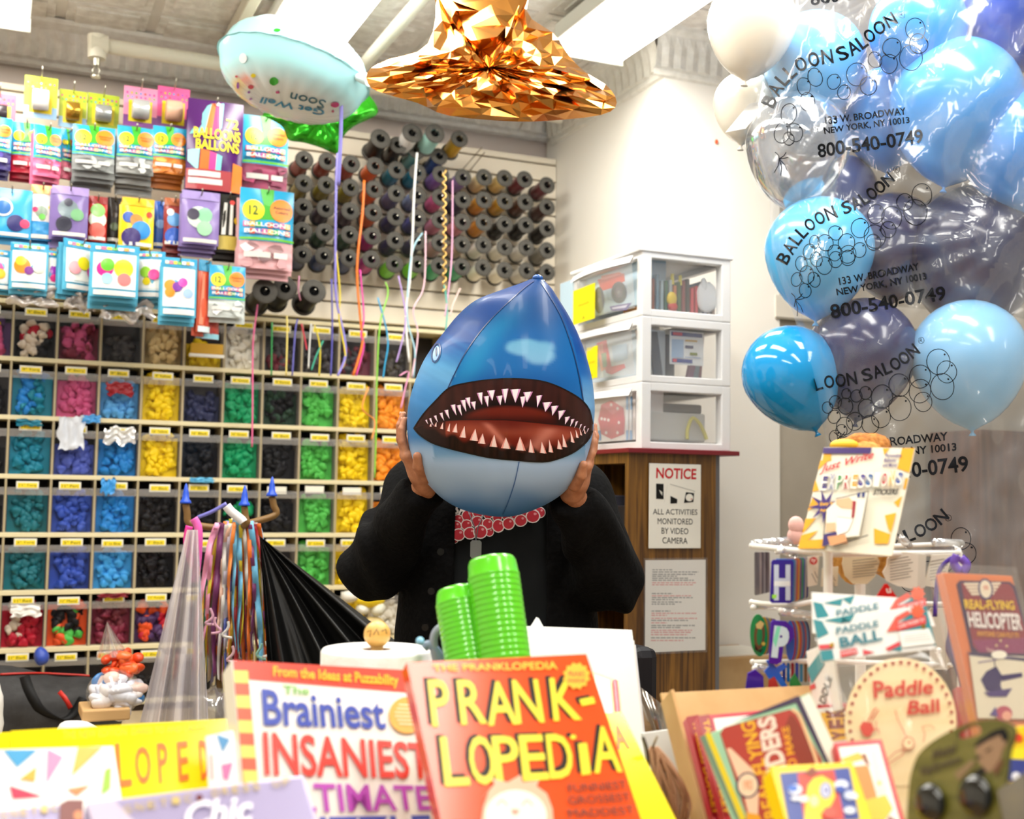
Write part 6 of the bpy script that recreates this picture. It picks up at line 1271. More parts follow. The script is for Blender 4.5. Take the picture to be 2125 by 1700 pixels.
# ---- orange prank book
cA = Lean((846, 1375), (1217, 1357), (915, 1690), 1.28, .11, .245); t = book('orange prank book with yellow hand-drawn title, leaning in the middle front', cA, .020, 'e4511c'); a = Art(cA); a.tx = lambda x, y: (640+x/2.576, 1040+y/2.576)
LT_ = [('P', 635, 960, 745, 1210), ('R', 790, 960, 930, 1200), ('A', 935, 970, 1095, 1205), ('N', 1085, 960, 1235, 1195), ('K', 1285, 950, 1435, 1180), ('L', 700, 1265, 835, 1530), ('O', 845, 1260, 985, 1525), ('P', 975, 1260, 1120, 1510), ('E', 1120, 1255, 1260, 1500), ('D', 1265, 1250, 1400, 1490), ('A', 1500, 1210, 1650, 1460)]
LT_ += [('I', 1440, 1300, 1490, 1470)]
for ofx, ofy, col, bd in ((-22, -14, '2a2014', .028), (0, 0, 'f4dc0a', .012)):
    for ch, x0, y0, x1, y1 in LT_:
        x0, x1, y0, y1 = x0+ofx, x1+ofx, y0+ofy, y1+ofy; sk = (y1-y0)*.20; wb = 1.06
        a.txt(ch, [(x0, y0), (x0+(x1-x0)*.92, y0-4), (x1+sk*.55, y1-8), (x0+sk*.55, y1)], col, bd)
        a.z -= .00011
    a.disc(1413+ofx, 1265+ofy, 16, col, 12); a.poly([(1445+ofx, 1065+ofy), (1520+ofx, 1050+ofy), (1532+ofx, 1085+ofy), (1460+ofx, 1100+ofy)], col); a.up(); a.up()
a.txt('THE PRANKLOPEDIA', [(660, 880), (1325, 862), (1330, 905), (668, 915)], 'f2c21e', .02)
a.poly([(1430+(75 if k % 2 else 62)*math.cos(PI*k/12), 940+(75 if k % 2 else 62)*math.sin(PI*k/12)) for k in range(24)], 'f2b41c'); a.txt('PRANKS', [(1385, 915), (1475, 915), (1475, 945), (1385, 945)], 'e4511c', .02); a.txt('INSIDE', [(1385, 955), (1475, 955), (1475, 975), (1385, 975)], 'e4511c', .02)
for st, y in [('FUNNIEST', 1545), ('GROSSEST', 1610), ('MADDEST', 1680)]: a.txt(st, [(1380, y-26), (1690+(y-1545)*.3, y-46), (1700+(y-1545)*.3, y-4), (1390, y+18)], '3a1c10', .0)
for q in circle(1090, 1560, 30, 1): pass
a.poly([(930, 1640), (960, 1560), (920, 1600), (990, 1520), (975, 1490), (1060, 1510), (1130, 1470), (1140, 1510), (1230, 1500), (1215, 1530), (1270, 1570), (1300, 1650), (1310, 1780), (910, 1780)], 'f2b090'); a.disc(1105, 1690, 165, 'fbe6d8', 140)
for x in (1030, 1165): a.line([(x-28+7*k, 1625+8*math.cos(k*.8)-10*math.sin(k*PI/8)) for k in range(9)], 5, '4a2a1c')
a.disc(1100, 1665, 16, 'f2a48a', 12); a.line([(1080, 1655), (1090, 1680), (1110, 1680), (1122, 1656)], 4, '8a4a38')
a.obj('printed_cover', t)
# ---- yellow copy behind it
cY = Lean((940, 1496), (1290, 1478), (1010, 1690), 1.36, .10, .24); t = book('yellow book with orange letters showing along the right edge of the orange book', cY, .018, 'f4df12'); a = Art(cY)
for x, y in [(1285, 1530)]: a.txt('A', [(x-18, y-24), (x+8, y-26), (x+22, y+24), (x-4, y+26)], 'e8701a', .03)
a.obj('printed_cover', t)
# ---- white puzzle book with red title band
cB = Lean((483, 1371), (850, 1392), (512, 1690), 1.335, .11, .26); t = book('white puzzle book with red top band and red striped spine, left of the orange book', cB, .030, 'f2efe8'); a = Art(cB)
a.edgepoly([(483, 1371), (880, 1392), (880, 1440), (484, 1408)], 'e03a1e')
for k in range(12):
    y = 1392+26*k; x = 484+k*2.3; a.poly([(x, y), (x+30, y+1), (x+32, y+27), (x+2, y+26)], 'f2cf58' if k % 2 == 0 else 'e4502a')
a.txt('From the Ideas at Puzzability', [(565, 1384), (825, 1403), (826, 1432), (566, 1412)], 'f2b81a', .03)
a.txt('The', [(586, 1424), (640, 1428), (640, 1444), (586, 1442)], '7ab84a', .02)
for st, q, col in [('Brainiest', [(541, 1432), (792, 1452), (800, 1516), (546, 1508)], '2a40a8'), ('INSANIEST', [(543, 1520), (885, 1545), (892, 1620), (548, 1612)], 'dc3222'), ('ULTIMATE', [(560, 1626), (888, 1633), (896, 1684), (566, 1690)], 'b84ab8'), ('PUZZLE', [(560, 1700), (890, 1694), (900, 1750), (566, 1755)], '4a5ab8')]: a.txt(st, q, col, .02)
a.disc(843, 1487, 38, 'e2a640', 38)
for k in range(6): a.line([(815+abs(k-2.5)*4, 1465+8*k), (871-abs(k-2.5)*4, 1467+8*k)], 2.5, 'f6e4b8')
a.obj('printed_cover', t)
# ---- yellow wide book at left
cC = Lean((26, 1517), (520, 1489), (34, 1700), 1.30, .07, .22); t = book('wide yellow book with orange letters L O P E, front left', cC, .022, 'f6e00e'); a = Art(cC)
a.txt('THE NEW EDITION  DARES TO AND LAUGH', [(130, 1517), (428, 1505), (428, 1516), (130, 1535)], '9ab83a', .0); a.tx = lambda x, y: (x/3.4, 1200+y/3.4)
for ch, x0, y0, x1, y1 in [('L', 810, 1170, 930, 1480), ('O', 945, 1195, 1065, 1460), ('P', 1105, 1170, 1185, 1450), ('E', 1245, 1160, 1330, 1440), ('D', 1400, 1150, 1470, 1430)]: a.txt(ch, [(x0, y0), (x1-10, y0-8), (x1, y1-12), (x0+20, y1)], 'e8701a', .01)
a.obj('printed_cover', t)
cD = Lean((-150, 1532), (24, 1519), (-145, 1690), 1.33, .06, .2); t = book('second yellow book cut off at the left edge, behind the white patterned box', cD, .02, 'f6e00e')
# ---- white boxes with coloured triangles
def tri_box(label, c, th, shapes, tx):
    t = thing('game_box', label, 'box', c.M); solid(c, t, th, mat('f0eeea', .25), name='carton'); a = Art(c); a.tx = tx
    for L, h in shapes: a.poly(L, h)
    a.obj('printed_face', t)
TX4 = lambda x, y: (x/3.4, 1200+y/3.4)
tri_box('white box printed with coloured triangles, lower left front', Lean((-40, 1556), (236, 1547), (-34, 1672), 1.20, .05, .2), .04, [([(20, 1215), (265, 1215), (120, 1340)], '4a9ac8'), ([(335, 1210), (445, 1265), (325, 1460)], 'f090b4'), ([(550, 1195), (720, 1195), (505, 1400)], 'f0b45a'), ([(255, 1335), (245, 1440), (135, 1425)], 'f0a84a'), ([(65, 1470), (300, 1545), (90, 1560)], 'e2405a'), ([(470, 1495), (635, 1465), (540, 1540)], 'f08a5a'), ([(740, 1360), (782, 1340), (775, 1490), (715, 1530)], '9ac84a')], TX4)
tri_box('narrow white box with a blue and a pink triangle beside the striped spine', Lean((425, 1528), (484, 1515), (432, 1640), 1.20, .04, .2), .03, [([(1525, 1100), (1625, 1140), (1570, 1235)], '3a8ac0'), ([(1560, 1320), (1645, 1300), (1610, 1430), (1575, 1420)], 'f0609a'), ([(1480, 1250), (1500, 1245), (1510, 1420), (1490, 1430)], 'e8a8a0')], TX4)
# ---- lilac magnetic tins
def tin(label, c):
    t = thing('magnetic_tin', label, 'tin', c.M); m = mat('a59cc0', .3, .2); G().box((0, 0, -.03), (c.w, c.h, 0), m, .004).obj('tin_body', t); return t, Art(c, .001)
cE = Lean((176, 1664), (632, 1606), (190, 1790), 1.06, .05, .19); t, a = tin('lilac magnetic dress-up tin across the front, left of the white book', cE)
for k, ch in enumerate('MAGNETIC'): x = 215+25*k; y = 1697-4.4*k; a.txt(ch, [(x-9, y-14), (x+7, y-15), (x+8, y+1), (x-8, y+2)], 'c8b070', .01)
for k, ch in enumerate('DRESS UP'):
    x = 446+21*k; y = 1654-3.0*k
    if ch != ' ': a.txt(ch, [(x-7, y-15), (x+7, y-16), (x+8, y+1), (x-6, y+2)], 'c8b070', .01)
a.disc(413, 1660, 7, '6a2a2a'); a.txt('Chic', [(380, 1672), (520, 1650), (530, 1712), (385, 1725)], 'ece8f2', .03, .3); a.poly([(178, 1672), (238, 1668), (300, 1730), (200, 1740)], 'c8bcd0'); a.obj('printed_lid', t)
cF2 = Lean((-150, 1694), (172, 1664), (-145, 1790), 1.09, .05, .19); t, a = tin('second lilac magnetic tin at the lower left corner with a brown figure', cF2)
for k, ch in enumerate('MAGNETIC'): x = -35+21*k; y = 1706-2.8*k; a.txt(ch, [(x-7, y-14), (x+7, y-15), (x+8, y+1), (x-6, y+2)], 'c8b070', .01)
a.poly([(124, 1672), (140, 1664), (172, 1664), (172, 1720), (122, 1720)], '7a4a48'); a.disc(162, 1696, 10, 'c8825a'); a.obj('printed_lid', t)
# ================================================================== MID COUNTER
# paper towel roll on a wooden holder
c0 = at(782, 1346, 1.66); t = thing('paper_towel_roll', 'white paper towel roll on a wooden holder with a round knob', 'paper towel', (c0.x, c0.y, .90)); H = c0.z-.90; R = .0772
G().lathe([(.02, .012), (R-.003, .012), (R, .016), (R, H-.004), (R-.003, H), (.0225, H), (.021, H-.003), (.020, .012)], noisy('f3f1ed', 'fbfaf8', (60, 60, 60), .8, .15), 48).obj('paper_roll', t)
G().lathe([(.0205, H-.002), (.0195, H-.004), (.0195, .02)], mat('8a6038', .7), 24).obj('card_core', t); G().cyl((0, 0, .01), (0, 0, H+.01), .009, .009, mat('d8a860', .5), 12).obj('dowel', t); G().cyl((0, 0, 0), (0, 0, .012), .078, .076, mat('c99a58', .5), 32).obj('base', t)
kb = G(); kb.ball((0, 0, H+.0195), .0186, noisy('d9a04a', 'f0c070', (14, 14, 50), .4), 20, 14); kb.obj('wooden_knob', t)
a = G(); sc = Skin(kb, T(Vector((c0.x, c0.y, .90))))
for L in ([(762, 1312), (770, 1308), (768, 1322)], [(775, 1318), (782, 1306), (786, 1318)], [(792, 1310), (800, 1306), (802, 1316)]): sc.line(a, L, 1.8, mat('4a3020', .6), .0006)
a.v = [tuple(Vector(p)-Vector((c0.x, c0.y, .90))) for p in a.v]; a.obj('pen_marks', t)
# two leaning stacks of green cups (each nested cup is a rim in the stack)
def cup_stack(label, top, bot, R0, R1, n, ct, holes):
    p1, p0 = at(*top), at(*bot); ax = (p1-p0).normalized(); p0 = p0-ax*((p0.z-.905)/ax.z) if p0.z > .91 else p0; L = (p1-p0).length; x, y = frame_of(ax); y = ax.cross(x); M = basis(p0, x, y, ax); gm = mat('5fd01e', .22, 0, .5, .3)
    pitch = (L-ct)/n; HC = ct+.0
    for k in range(n):
        z0 = k*pitch; pr = [(R0*.98, z0), (R0, z0+.0012), (R0, z0+pitch*.50), (R0*.992, z0+pitch*.62), (R0*.990, z0+pitch*1.02)]
        if k == n-1: pr = [(R0*.98, z0), (R0, z0+.0012), (R0, z0+pitch*.5), (R0*.975, z0+pitch*.62), (R1+.0025, z0+pitch+ct-.006), (R1, z0+pitch+ct-.001), (R1-.004, z0+pitch+ct), (0, z0+pitch+ct-.0015)]
        g = G(); g.lathe(pr, gm, 32); o = g.obj('plastic_cup', None, M)
        if k == n-1:
            tag(o, 'topmost cup of the '+label, 'cup')
            if holes:
                h = G()
                for q in range(9): aa = q*2.4; rr = R1*.62*math.sqrt(q/9); h.cyl((rr*math.cos(aa), rr*math.sin(aa), L-.0012), (rr*math.cos(aa), rr*math.sin(aa), L-.0002), .0018, .0018, mat('2f8a0e', .5), 8)
                h.obj('drain_hole', o)
        else: tag(o, 'nested cup in the '+label, 'cup', 'cups of the '+label)
cup_stack('taller green plastic cup stack', (1020, 1160, 1.60), (1048, 1380, 1.55), .0350, .0300, 46, .020, True); cup_stack('shorter ribbed green plastic cup stack at the left', (948, 1222, 1.61), (975, 1380, 1.57), .0325, .0265, 46, .016, False)
# scissors standing behind the towel roll
t = thing('scissors', 'scissors with grey-blue handles standing left of the green cups', 'scissors', at(922, 1350, 1.62)); o = at(922, 1350, 1.62)
for L, h in (([(916, 1395), (903, 1360), (900, 1325), (910, 1306), (924, 1306), (934, 1325), (938, 1360), (940, 1395)], '9aa2b4'), ([(880, 1345), (890, 1338), (905, 1350), (915, 1370), (918, 1395)], '8a9cb8')):
    G().tube([at(x, y, 1.62)-o for x, y in smooth2(L, 5)], .006, mat(h, .3), 8).obj('handle', t)
g = G(); e = at(930, 1400, 1.62)-o; g.add([e+Vector(p) for p in [(-.012, 0, 0), (.012, 0, 0), (.004, 0, -.19), (-.002, 0, -.19)]]+[e+Vector(p) for p in [(-.012, .004, 0), (.012, .004, 0), (.004, .004, -.19), (-.002, .004, -.19)]], [(0, 3, 2, 1), (4, 5, 6, 7), (0, 1, 5, 4), (1, 2, 6, 5), (2, 3, 7, 6), (3, 0, 4, 7)], mat('c8ccd0', .2, 1.)); g.obj('blade', t)
blob('blue_clip', (864, 1322, 880, 1340), 1.46, '8ac4e4', 'small pale blue plastic bit behind the paper towel roll', 'clip', .008)
# white folder and papers
cW = Lean((1090, 1299), (1312, 1307), (1100, 1480), 1.80, .07, .30); t = thing('white_folder', 'large white folder of papers standing behind the green cups', 'folder', cW.M)
G().box((0, 0, -.004), (cW.w, cW.h, 0), mat('f1f1ee', .5), .001).obj('front_sheet', t)
for k in range(4): G().box((.004*k+.002, 0, -.008-.004*k), (cW.w+.003*k, cW.h-.006*k, -.005-.004*k), mat(['e9e9e6', 'dfdfe2', 'e9e6e2', 'd8d8dc'][k], .6)).obj('inner_sheet', t)
g = G(); P_ = cW.uv(1115, 1300); g.add([Vector((P_[0]+x, P_[1]+y, -.005)) for x, y in [(-.012, -.003), (.012, -.003), (.004, .014), (.0, .016)]]+[Vector((P_[0]+x, P_[1]+y, -.003)) for x, y in [(-.012, -.003), (.012, -.003), (.004, .014), (.0, .016)]], [(3, 2, 1, 0), (4, 5, 6, 7), (0, 1, 5, 4), (1, 2, 6, 5), (2, 3, 7, 6), (3, 0, 4, 7)], mat('f4f4f2', .5)); g.obj('paper_corner', t)
c = Lean((1228, 1392), (1284, 1412), (1236, 1500), 1.70, .12, .25); t = thing('clipboard', 'clipboard with cream edge and a red pencil in front of the white folder', 'clipboard', c.M); G().box((0, 0, -.004), (c.w, c.h, 0), mat('d8c89c', .5), .001).obj('board', t); G().box((.004, .004, 0), (c.w-.016, c.h-.010, .001), mat('eceeea', .5)).obj('page', t); g = G(); g.cyl((c.w-.010, 0, .003), (c.w-.008, c.h-.012, .003), .0035, .0035, mat('d85a6a', .4), 8); g.obj('pencil', t)
# chair behind the counter
b0 = at(1330, 1395, 2.52); t = thing('office_chair', 'black chair back rising behind the white folder', 'chair', (b0.x, b0.y, 0)); bm_ = mat('15151b', .5)
G().box((-.05, -.06, .70), (.012, .30, at(1327, 1338, 2.52).z), bm_, .020).obj('backrest', t); G().box((.02, -.06, .46), (.42, .32, .53), bm_, .03).obj('seat', t); G().cyl((.22, .13, .08), (.22, .13, .46), .03, .03, mat('2a2a2e', .3), 14).obj('post', t); G().box((-.02, .10, .5), (.03, .16, .80), bm_, .01).obj('back_support', t)
for k in range(5): aa = 2*PI*k/5+.3; G().tube([(.22, .13, .09), (.22+.20*math.cos(aa), .13+.20*math.sin(aa), .06), (.22+.22*math.cos(aa), .13+.22*math.sin(aa), .02)], .016, mat('2a2a2e', .3), 8).obj('leg', t)
# shiny scoop, white panel, ball of twine
cc = at(1352, 1478, 1.9); g = G(); g.grid(lambda u, v: cc+CR*(-.03+.07*u)+CU*(.05-.09*v-.055*u)+CF*(-.03*math.sin(PI*u)*math.sin(PI*(v*.8+.1))), 14, 14, mat('a8a29a', .12, .9)); g.grid(lambda u, v: cc+CR*(.04-.07*u)+CU*(.05-.09*v-.055*(1-u))+CF*(.004-.03*math.sin(PI*u)*math.sin(PI*(v*.8+.1))), 14, 14, mat('a8a29a', .12, .9)); tag(g.obj('metal_scoop'), 'shiny curved metal scoop between the white folder and the cardboard tray', 'scoop')
c = Lean((1332, 1521), (1396, 1512), (1360, 1690), 1.62, .03, .25); t = thing('pale_board', 'pale board standing behind the ball of twine', 'board', c.M); solid(c, t, .004, mat('dfe2de', .5), name='panel')
tc = at(1376, 1625, 1.43); t = thing('twine_bundle', 'bundle of beige rubber cords hanging beside the cardboard tray', 'twine', tc)
for k in range(46):
    u = (k*.618) % 1; w_ = (k+.5)/46; pts = []
    for s in range(10): q = s/9; pts.append(at(1350+12*u+6*math.sin(q*5+k)+(4+66*w_)*math.sin(PI*q*.60), 1556+8*(1-u)-10*math.sin(PI*u)+150*q, 1.43-.008*math.sin(k*2.1)-.012*math.sin(PI*q)*(1-w_))-tc)
    G().tube(catmull(pts, 3), .0019, mat(['d9b494', 'b88c68', 'e6c8ae'][k % 3], .6), 6).obj('cord', t)
G().tube(catmull([at(x, y, 1.40)-tc for x, y in [(1334, 1530), (1342, 1555), (1345, 1590), (1340, 1640), (1350, 1680)]], 5), .002, mat('3a3430', .4), 6).obj('dark_cord', t); G().tube([at(1354, 1552, 1.42)-tc, at(1364, 1528, 1.42)-tc], .0014, mat('8a7a5a', .4), 6).obj('wire_end', t)
# ================================================================== CARDBOARD TRAY OF GAMES
cT = Lean((1371, 1438), (1700, 1421), (1438, 1700), 1.56, .10, .30); t = thing('cardboard_tray', 'open brown cardboard tray holding the boxed games', 'cardboard box', cT.M); kr = noisy('c79e66', 'd6b07a', (12, 12, 12), .7)
G().box((0, 0, -.005), (cT.w, cT.h, 0), kr, .001).obj('rear_flap', t); G().box((-.004, 0, 0), (.001, cT.h*.94, .04), kr, .001).obj('side_flap', t); G().box((0, 0, 0), (cT.w, .005, .20), kr, .001).obj('bottom', t); G().box((0, .005, .197), (cT.w, .05, .202), kr, .001).obj('front_flap', t)
def game(label, c, th, face, name='game_box'):
    t = thing(name, label, 'game box', c.M); solid(c, t, th, mat(face, .3), name='carton'); return t, Art(c)
TD = lambda x, y: (1380+x/4.0865, 1420+y/4.0865)
def donkey(label, tl, tr, bl, d):
    c = Lean(tl, tr, bl, d, .07, .24); t, a = game(label, c, .018, 'c8283a'); dx, dy = tl[0]-1447, tl[1]-1486
    a.poly([(1480+dx, 1492+dy), (1750+dx, 1466+dy), (1782+dx, 1600+dy), (1525+dx, 1680+dy)], 'f0ece6'); a.poly([(1447+dx, 1487+dy), (1472+dx, 1483+dy), (1530+dx, 1690+dy), (1500+dx, 1695+dy)], '9a1a1e')
    a.txt('TAILLESS DONKEY', [(1470+dx, 1492+dy), (1514+dx, 1690+dy), (1502+dx, 1692+dy), (1458+dx, 1496+dy)], 'e8a81e', .03)
    a.poly([(1702+dx, 1480+dy), (1748+dx, 1476+dy), (1768+dx, 1534+dy), (1718+dx, 1540+dy)], 'f4b81a')
    for ch, y in (('Y', 1533), ('E', 1510), ('K', 1487)): a.txt(ch, [(1714+dx+(y-1487)*.25, y+4+dy), (1712+dx+(y-1487)*.25, y-14+dy), (1752+dx+(y-1487)*.25, y-18+dy), (1754+dx+(y-1487)*.25, y+2+dy)], '8a1a12', .05)
    a.obj('printed_face', t)
donkey('red donkey party game box, rearmost in the cardboard tray', (1425, 1487), (1735, 1460), (1478, 1690), 1.46); donkey('red and white donkey party game box behind the gliders box', (1447, 1486), (1757, 1458), (1500, 1690), 1.42)
cG = Lean((1452, 1530), (1681, 1437), (1518, 1700), 1.31, .05, .24); t, a = game('rust red gliders box with green edge, tilted in the cardboard tray', cG, .03, '9fd0ac'); a.tx = TD
a.edgepoly([(290, 450), (350, 420), (700, 1160), (620, 1190)], '6f8a72'); a.poly([(340, 425), (385, 410), (690, 1150), (640, 1160)], 'e2cc1e')
a.poly([(560, 330), (1130, 100), (1170, 130), (1440, 650), (1370, 690), (1110, 160)], '3a2a4c'); a.poly([(470, 420), (500, 370), (1060, 215), (1110, 250), (1330, 640), (1300, 1160), (720, 1190)], 'b03a2a'); a.poly([(1150, 125), (1230, 80), (1490, 640), (1400, 680)], 'ecebe0')
a.poly([(1010, 380), (1060, 260), (1100, 280), (1310, 640), (1150, 700)], '8a3018')
a.txt('REAL-FLYING', [(640, 330), (760, 310), (965, 1120), (870, 1140)][1:2]+[(965, 1120), (872, 1140), (640, 330)], 'f0b81a', .02) if False else None
a.txt('REAL-FLYING', [(850, 1150), (640, 330), (760, 312), (965, 1125)], 'f0b81a', .02); a.txt('GLIDERS', [(905, 1000), (780, 300), (930, 262), (1090, 940)], 'f0dccc', .04); a.txt('EASY TO MAKE', [(1105, 1020), (990, 370), (1050, 355), (1190, 1000)], 'f0a81a', .02); a.line([(1080, 215), (1140, 260), (1270, 600), (1300, 700)], 26, 'e8c090')
a.poly([(525, 550), (560, 545), (740, 720), (800, 830), (790, 1140), (720, 1140), (660, 900)], 'f0c8a8'); a.disc(705, 860, 98, '3a3050', 112); a.disc(705, 860, 82, 'f2d4b4', 96); a.txt('1903', [(665, 820), (745, 815), (748, 900), (668, 905)], 'd88a5a', .02)
a.poly([(690, 1090), (800, 1110), (840, 1190), (700, 1190)], 'e8a01a'); a.obj('printed_face', t)
cH = Lean((1731, 1541), (1830, 1533), (1772, 1700), 1.24, .05, .22); t, a = game('white game box with red edge and orange donkey picture, right in the tray', cH, .02, 'd23a44'); a.tx = TD
a.poly([(1470, 540), (1810, 510), (1990, 1160), (1620, 1180)], 'f2efe8'); a.poly([(1480, 640), (1640, 580), (1690, 640), (1540, 680)], 'f0b41a'); a.poly([(1660, 600), (1700, 590), (1740, 700), (1690, 670)], '8a4a1a'); a.poly([(1600, 700), (1720, 690), (1790, 930), (1800, 990), (1740, 1010), (1650, 960)], 'f0862a'); a.poly([(1660, 1000), (1870, 940), (1930, 1060), (1850, 1180), (1650, 1180)], 'f4c010'); a.poly([(1870, 1180), (1900, 1120), (1990, 1180)], '8a3a1a'); a.poly([(1740, 560), (1790, 540), (1880, 900), (1810, 930)], 'e4e0d8'); a.disc(1815, 845, 18, 'd8cc4a'); a.obj('printed_face', t)
cK = Lean((1598, 1590), (1770, 1581), (1632, 1710), 1.16, .04, .20); t, a = game('yellow football game box at the front of the tray', cK, .03, 'f2d60e'); a.tx = TD
a.poly([(970, 760), (1560, 710), (1650, 1150), (1050, 1180)], '3a4a9a'); a.poly([(1120, 760), (1430, 730), (1520, 1150), (1180, 1170)], 'd8402a'); a.poly([(1210, 860), (1260, 800), (1330, 780), (1430, 840), (1440, 960), (1400, 1040), (1320, 1100), (1330, 1180), (1180, 1180), (1190, 1000)], 'e8d81e'); a.disc(1360, 905, 52, '5a5ab0', 70); a.disc(1360, 905, 40, 'd8d8e8', 56); a.txt('50', [(1340, 880), (1385, 876), (1388, 930), (1342, 934)], '4a4aa0', .03); a.poly([(1180, 760), (1250, 700), (1290, 760), (1230, 790)], '8a3a1a')
for x, y, rx, ry, h in [(1100, 900, 60, 45, 'e8e8f0'), (1080, 890, 45, 30, '3a6ac8'), (1170, 980, 45, 30, 'f0ece0'), (1260, 1000, 40, 50, 'e8e49a'), (1490, 860, 60, 40, 'e4e8f4'), (1480, 900, 45, 30, '2a4aa8'), (1560, 950, 50, 40, 'c8d0e8'), (1600, 960, 30, 25, 'f4f4f6'), (1560, 1080, 50, 30, 'e8ecf4'), (1100, 980, 40, 20, 'e8e8f0'), (1390, 1100, 60, 50, 'e0503a')]: a.disc(x, y, rx, h, ry, 14)
a.obj('printed_face', t)
# ================================================================== PADDLE BALL, HELICOPTER, GREEN MAGNET PACK
TE = lambda x, y: (1525+x/3.5417, 900+y/3.5417)
def header(label, tl, tr, bl, d, dx=0, dy=0, like=None):
    c = like or Lean(tl, tr, bl, d, .024, settle=False); t = thing('paddle_ball_pack', label, 'toy pack', c.M); G().box((0, 0, -.002), (c.w, c.h, 0), mat('f3f1ee', .22), .0005).obj('header_card', t); a = Art(c); a.tx = lambda x, y: TE(x+dx, y+dy); tl_ = '2a8a94'
    a.edgepoly([(575, 1365), (640, 1380), (690, 1470), (605, 1510)], tl_); a.edgepoly([(650, 1375), (880, 1320), (850, 1385), (790, 1345), (780, 1395)], tl_); a.edgepoly([(625, 1600), (715, 1590), (730, 1660), (640, 1675)], tl_); a.edgepoly([(1300, 1310), (1400, 1260), (1430, 1320), (1490, 1560), (1470, 1565), (1420, 1440), (1200, 1455), (1210, 1400)], tl_); a.edgepoly([(1130, 1590), (1215, 1540), (1225, 1600)], tl_)
    a.edgepoly([(615, 1555), (720, 1548), (725, 1580), (622, 1590)], 'd8404a'); a.edgepoly([(1105, 1580), (1210, 1528), (1215, 1560), (1130, 1600)], 'd8404a'); a.edgepoly([(940, 1590), (1030, 1610), (945, 1630)], 'd8404a')
    a.poly([(1115, 1460), (1180, 1350), (1270, 1300), (1290, 1330), (1200, 1380), (1195, 1450)], 'e05a4a'); a.poly([(1185, 1400), (1400, 1340), (1405, 1400), (1195, 1455)], 'd83a3a'); a.txt('CLASSIC WOODEN TOY', [(1195, 1408), (1390, 1355), (1393, 1382), (1200, 1436)], 'f0e8e4', .01)
    a.poly(star(1340, 1310, 58, 40, 9), 'e8603e'); a.poly([(1205, 1460), (1425, 1435), (1470, 1545), (1230, 1575)], 'f5f3ee')
    for k in range(4): a.line([(1240, 1490+16*k), (1420+8*k, 1470+16*k)], 3, 'b8b4ae')
    a.txt('PADDLE', [(740, 1430), (1050, 1375), (1058, 1420), (746, 1480)], '2f7a8a', .02); a.txt('BALL', [(760, 1505), (1070, 1440), (1085, 1520), (775, 1580)], '2f7a8a', .03)
    a.poly([(770, 1605), (890, 1580), (905, 1620), (780, 1650)], 'd8383e'); a.txt('Schylling', [(782, 1612), (888, 1590), (892, 1612), (786, 1636)], 'f4ecec', .01)
    for x, y in ((712, 1558), (1383, 1425)): a.disc(x, y, 16, mat('c8a030', .2, .9), 16); a.disc(x, y, 7, '6a4a10', 7)
    a.obj('printed_header', t); return t, c
t1, cP = header('front paddle ball pack with teal and white header card and round wooden paddle', (1687, 1285), (1921, 1257), (1705, 1374), 1.40)
def bag_film(t, c, L, z0, z1):
    """clear pouch around the toy, given as a pixel outline on the card plane"""
    P = [c.uv(*q) for q in L]; g = G(); cx = sum(p[0] for p in P)/len(P); cy = sum(p[1] for p in P)/len(P); n = len(P)
    fm = clear('ffffff', .02, .03, .12)
    for z, fl_ in ((z0, 0), (z1, 1)):
        def fn(u, v, z=z): 
            q = P[int(round(u*n)) % n]; s = v; e = math.sqrt(max(0, 1-s*s)); return Vector((cx+(q[0]-cx)*s, cy+(q[1]-cy)*s, z*e**.6+.005*nz(q[0]*20*s+s*4, q[1]*20*s, 3+z*40)*(1-s**3)))
        g.grid(fn, n, 9, fm)
    g.obj('clear_pouch', t)
disc_c = (1870, 1497)
pd = G(); ppx = [cP.uv(disc_c[0]+116*math.cos(2*PI*k/40)+.0, disc_c[1]+134*math.sin(2*PI*k/40)) for k in range(40)]; wd2 = noisy('f2d49c', 'fae2b4', (3, 40, 3), .4)
zt = -.004
for z, rev in ((zt, 0), (zt-.006, 1)): pd.flat(ppx, wd2, z)
pd.add([Vector((*p, z)) for z in (zt, zt-.006) for p in ppx], [(k, (k+1) % 40, 40+(k+1) % 40, 40+k) for k in range(40)], wd2); hx_ = [cP.uv(*q) for q in [(1850, 1620), (1900, 1620), (1940, 1760), (1895, 1765)]]; pd.flat(hx_, wd2, zt-.001); pd.flat(hx_, wd2, zt-.006); pd.obj('wooden_paddle', t1)
a = Art(cP, zt+.0004); rp_ = 'd2301e'; a.tx = lambda x, y: (1525+x/3.4, 1200+y/3.4)
for k in range(40):
    if k % 1 == 0 and not (3 <= k <= 17): an = 2*PI*k/40; a.tx = lambda x, y: (x, y); a.disc(disc_c[0]+106*math.cos(an), disc_c[1]+123*math.sin(an), 4, 'a8322a', 4, 8)
a.tx = lambda x, y: (1525+x/3.4, 1200+y/3.4)
a.txt('Paddle', [(955, 725), (1395, 715), (1400, 815), (985, 850)], rp_, .02, .15); a.txt('Ball', [(1215, 865), (1440, 850), (1465, 945), (1215, 965)], rp_, .02, .15); a.poly([(880, 1050), (905, 1010), (965, 1020), (985, 1070), (950, 1120), (905, 1110)], 'dc4630')
a.line([(940, 1010), (960, 970), (985, 925), (1000, 915)], 8, rp_); a.line([(965, 1000), (1000, 950), (1015, 930)], 8, rp_); a.line([(1130, 930), (1150, 1000), (1215, 1130)], 5, rp_); a.disc(1225, 1165, 42, rp_, 46); a.disc(1225, 1165, 37, wd2, 41); a.disc(1230, 1160, 8, rp_)
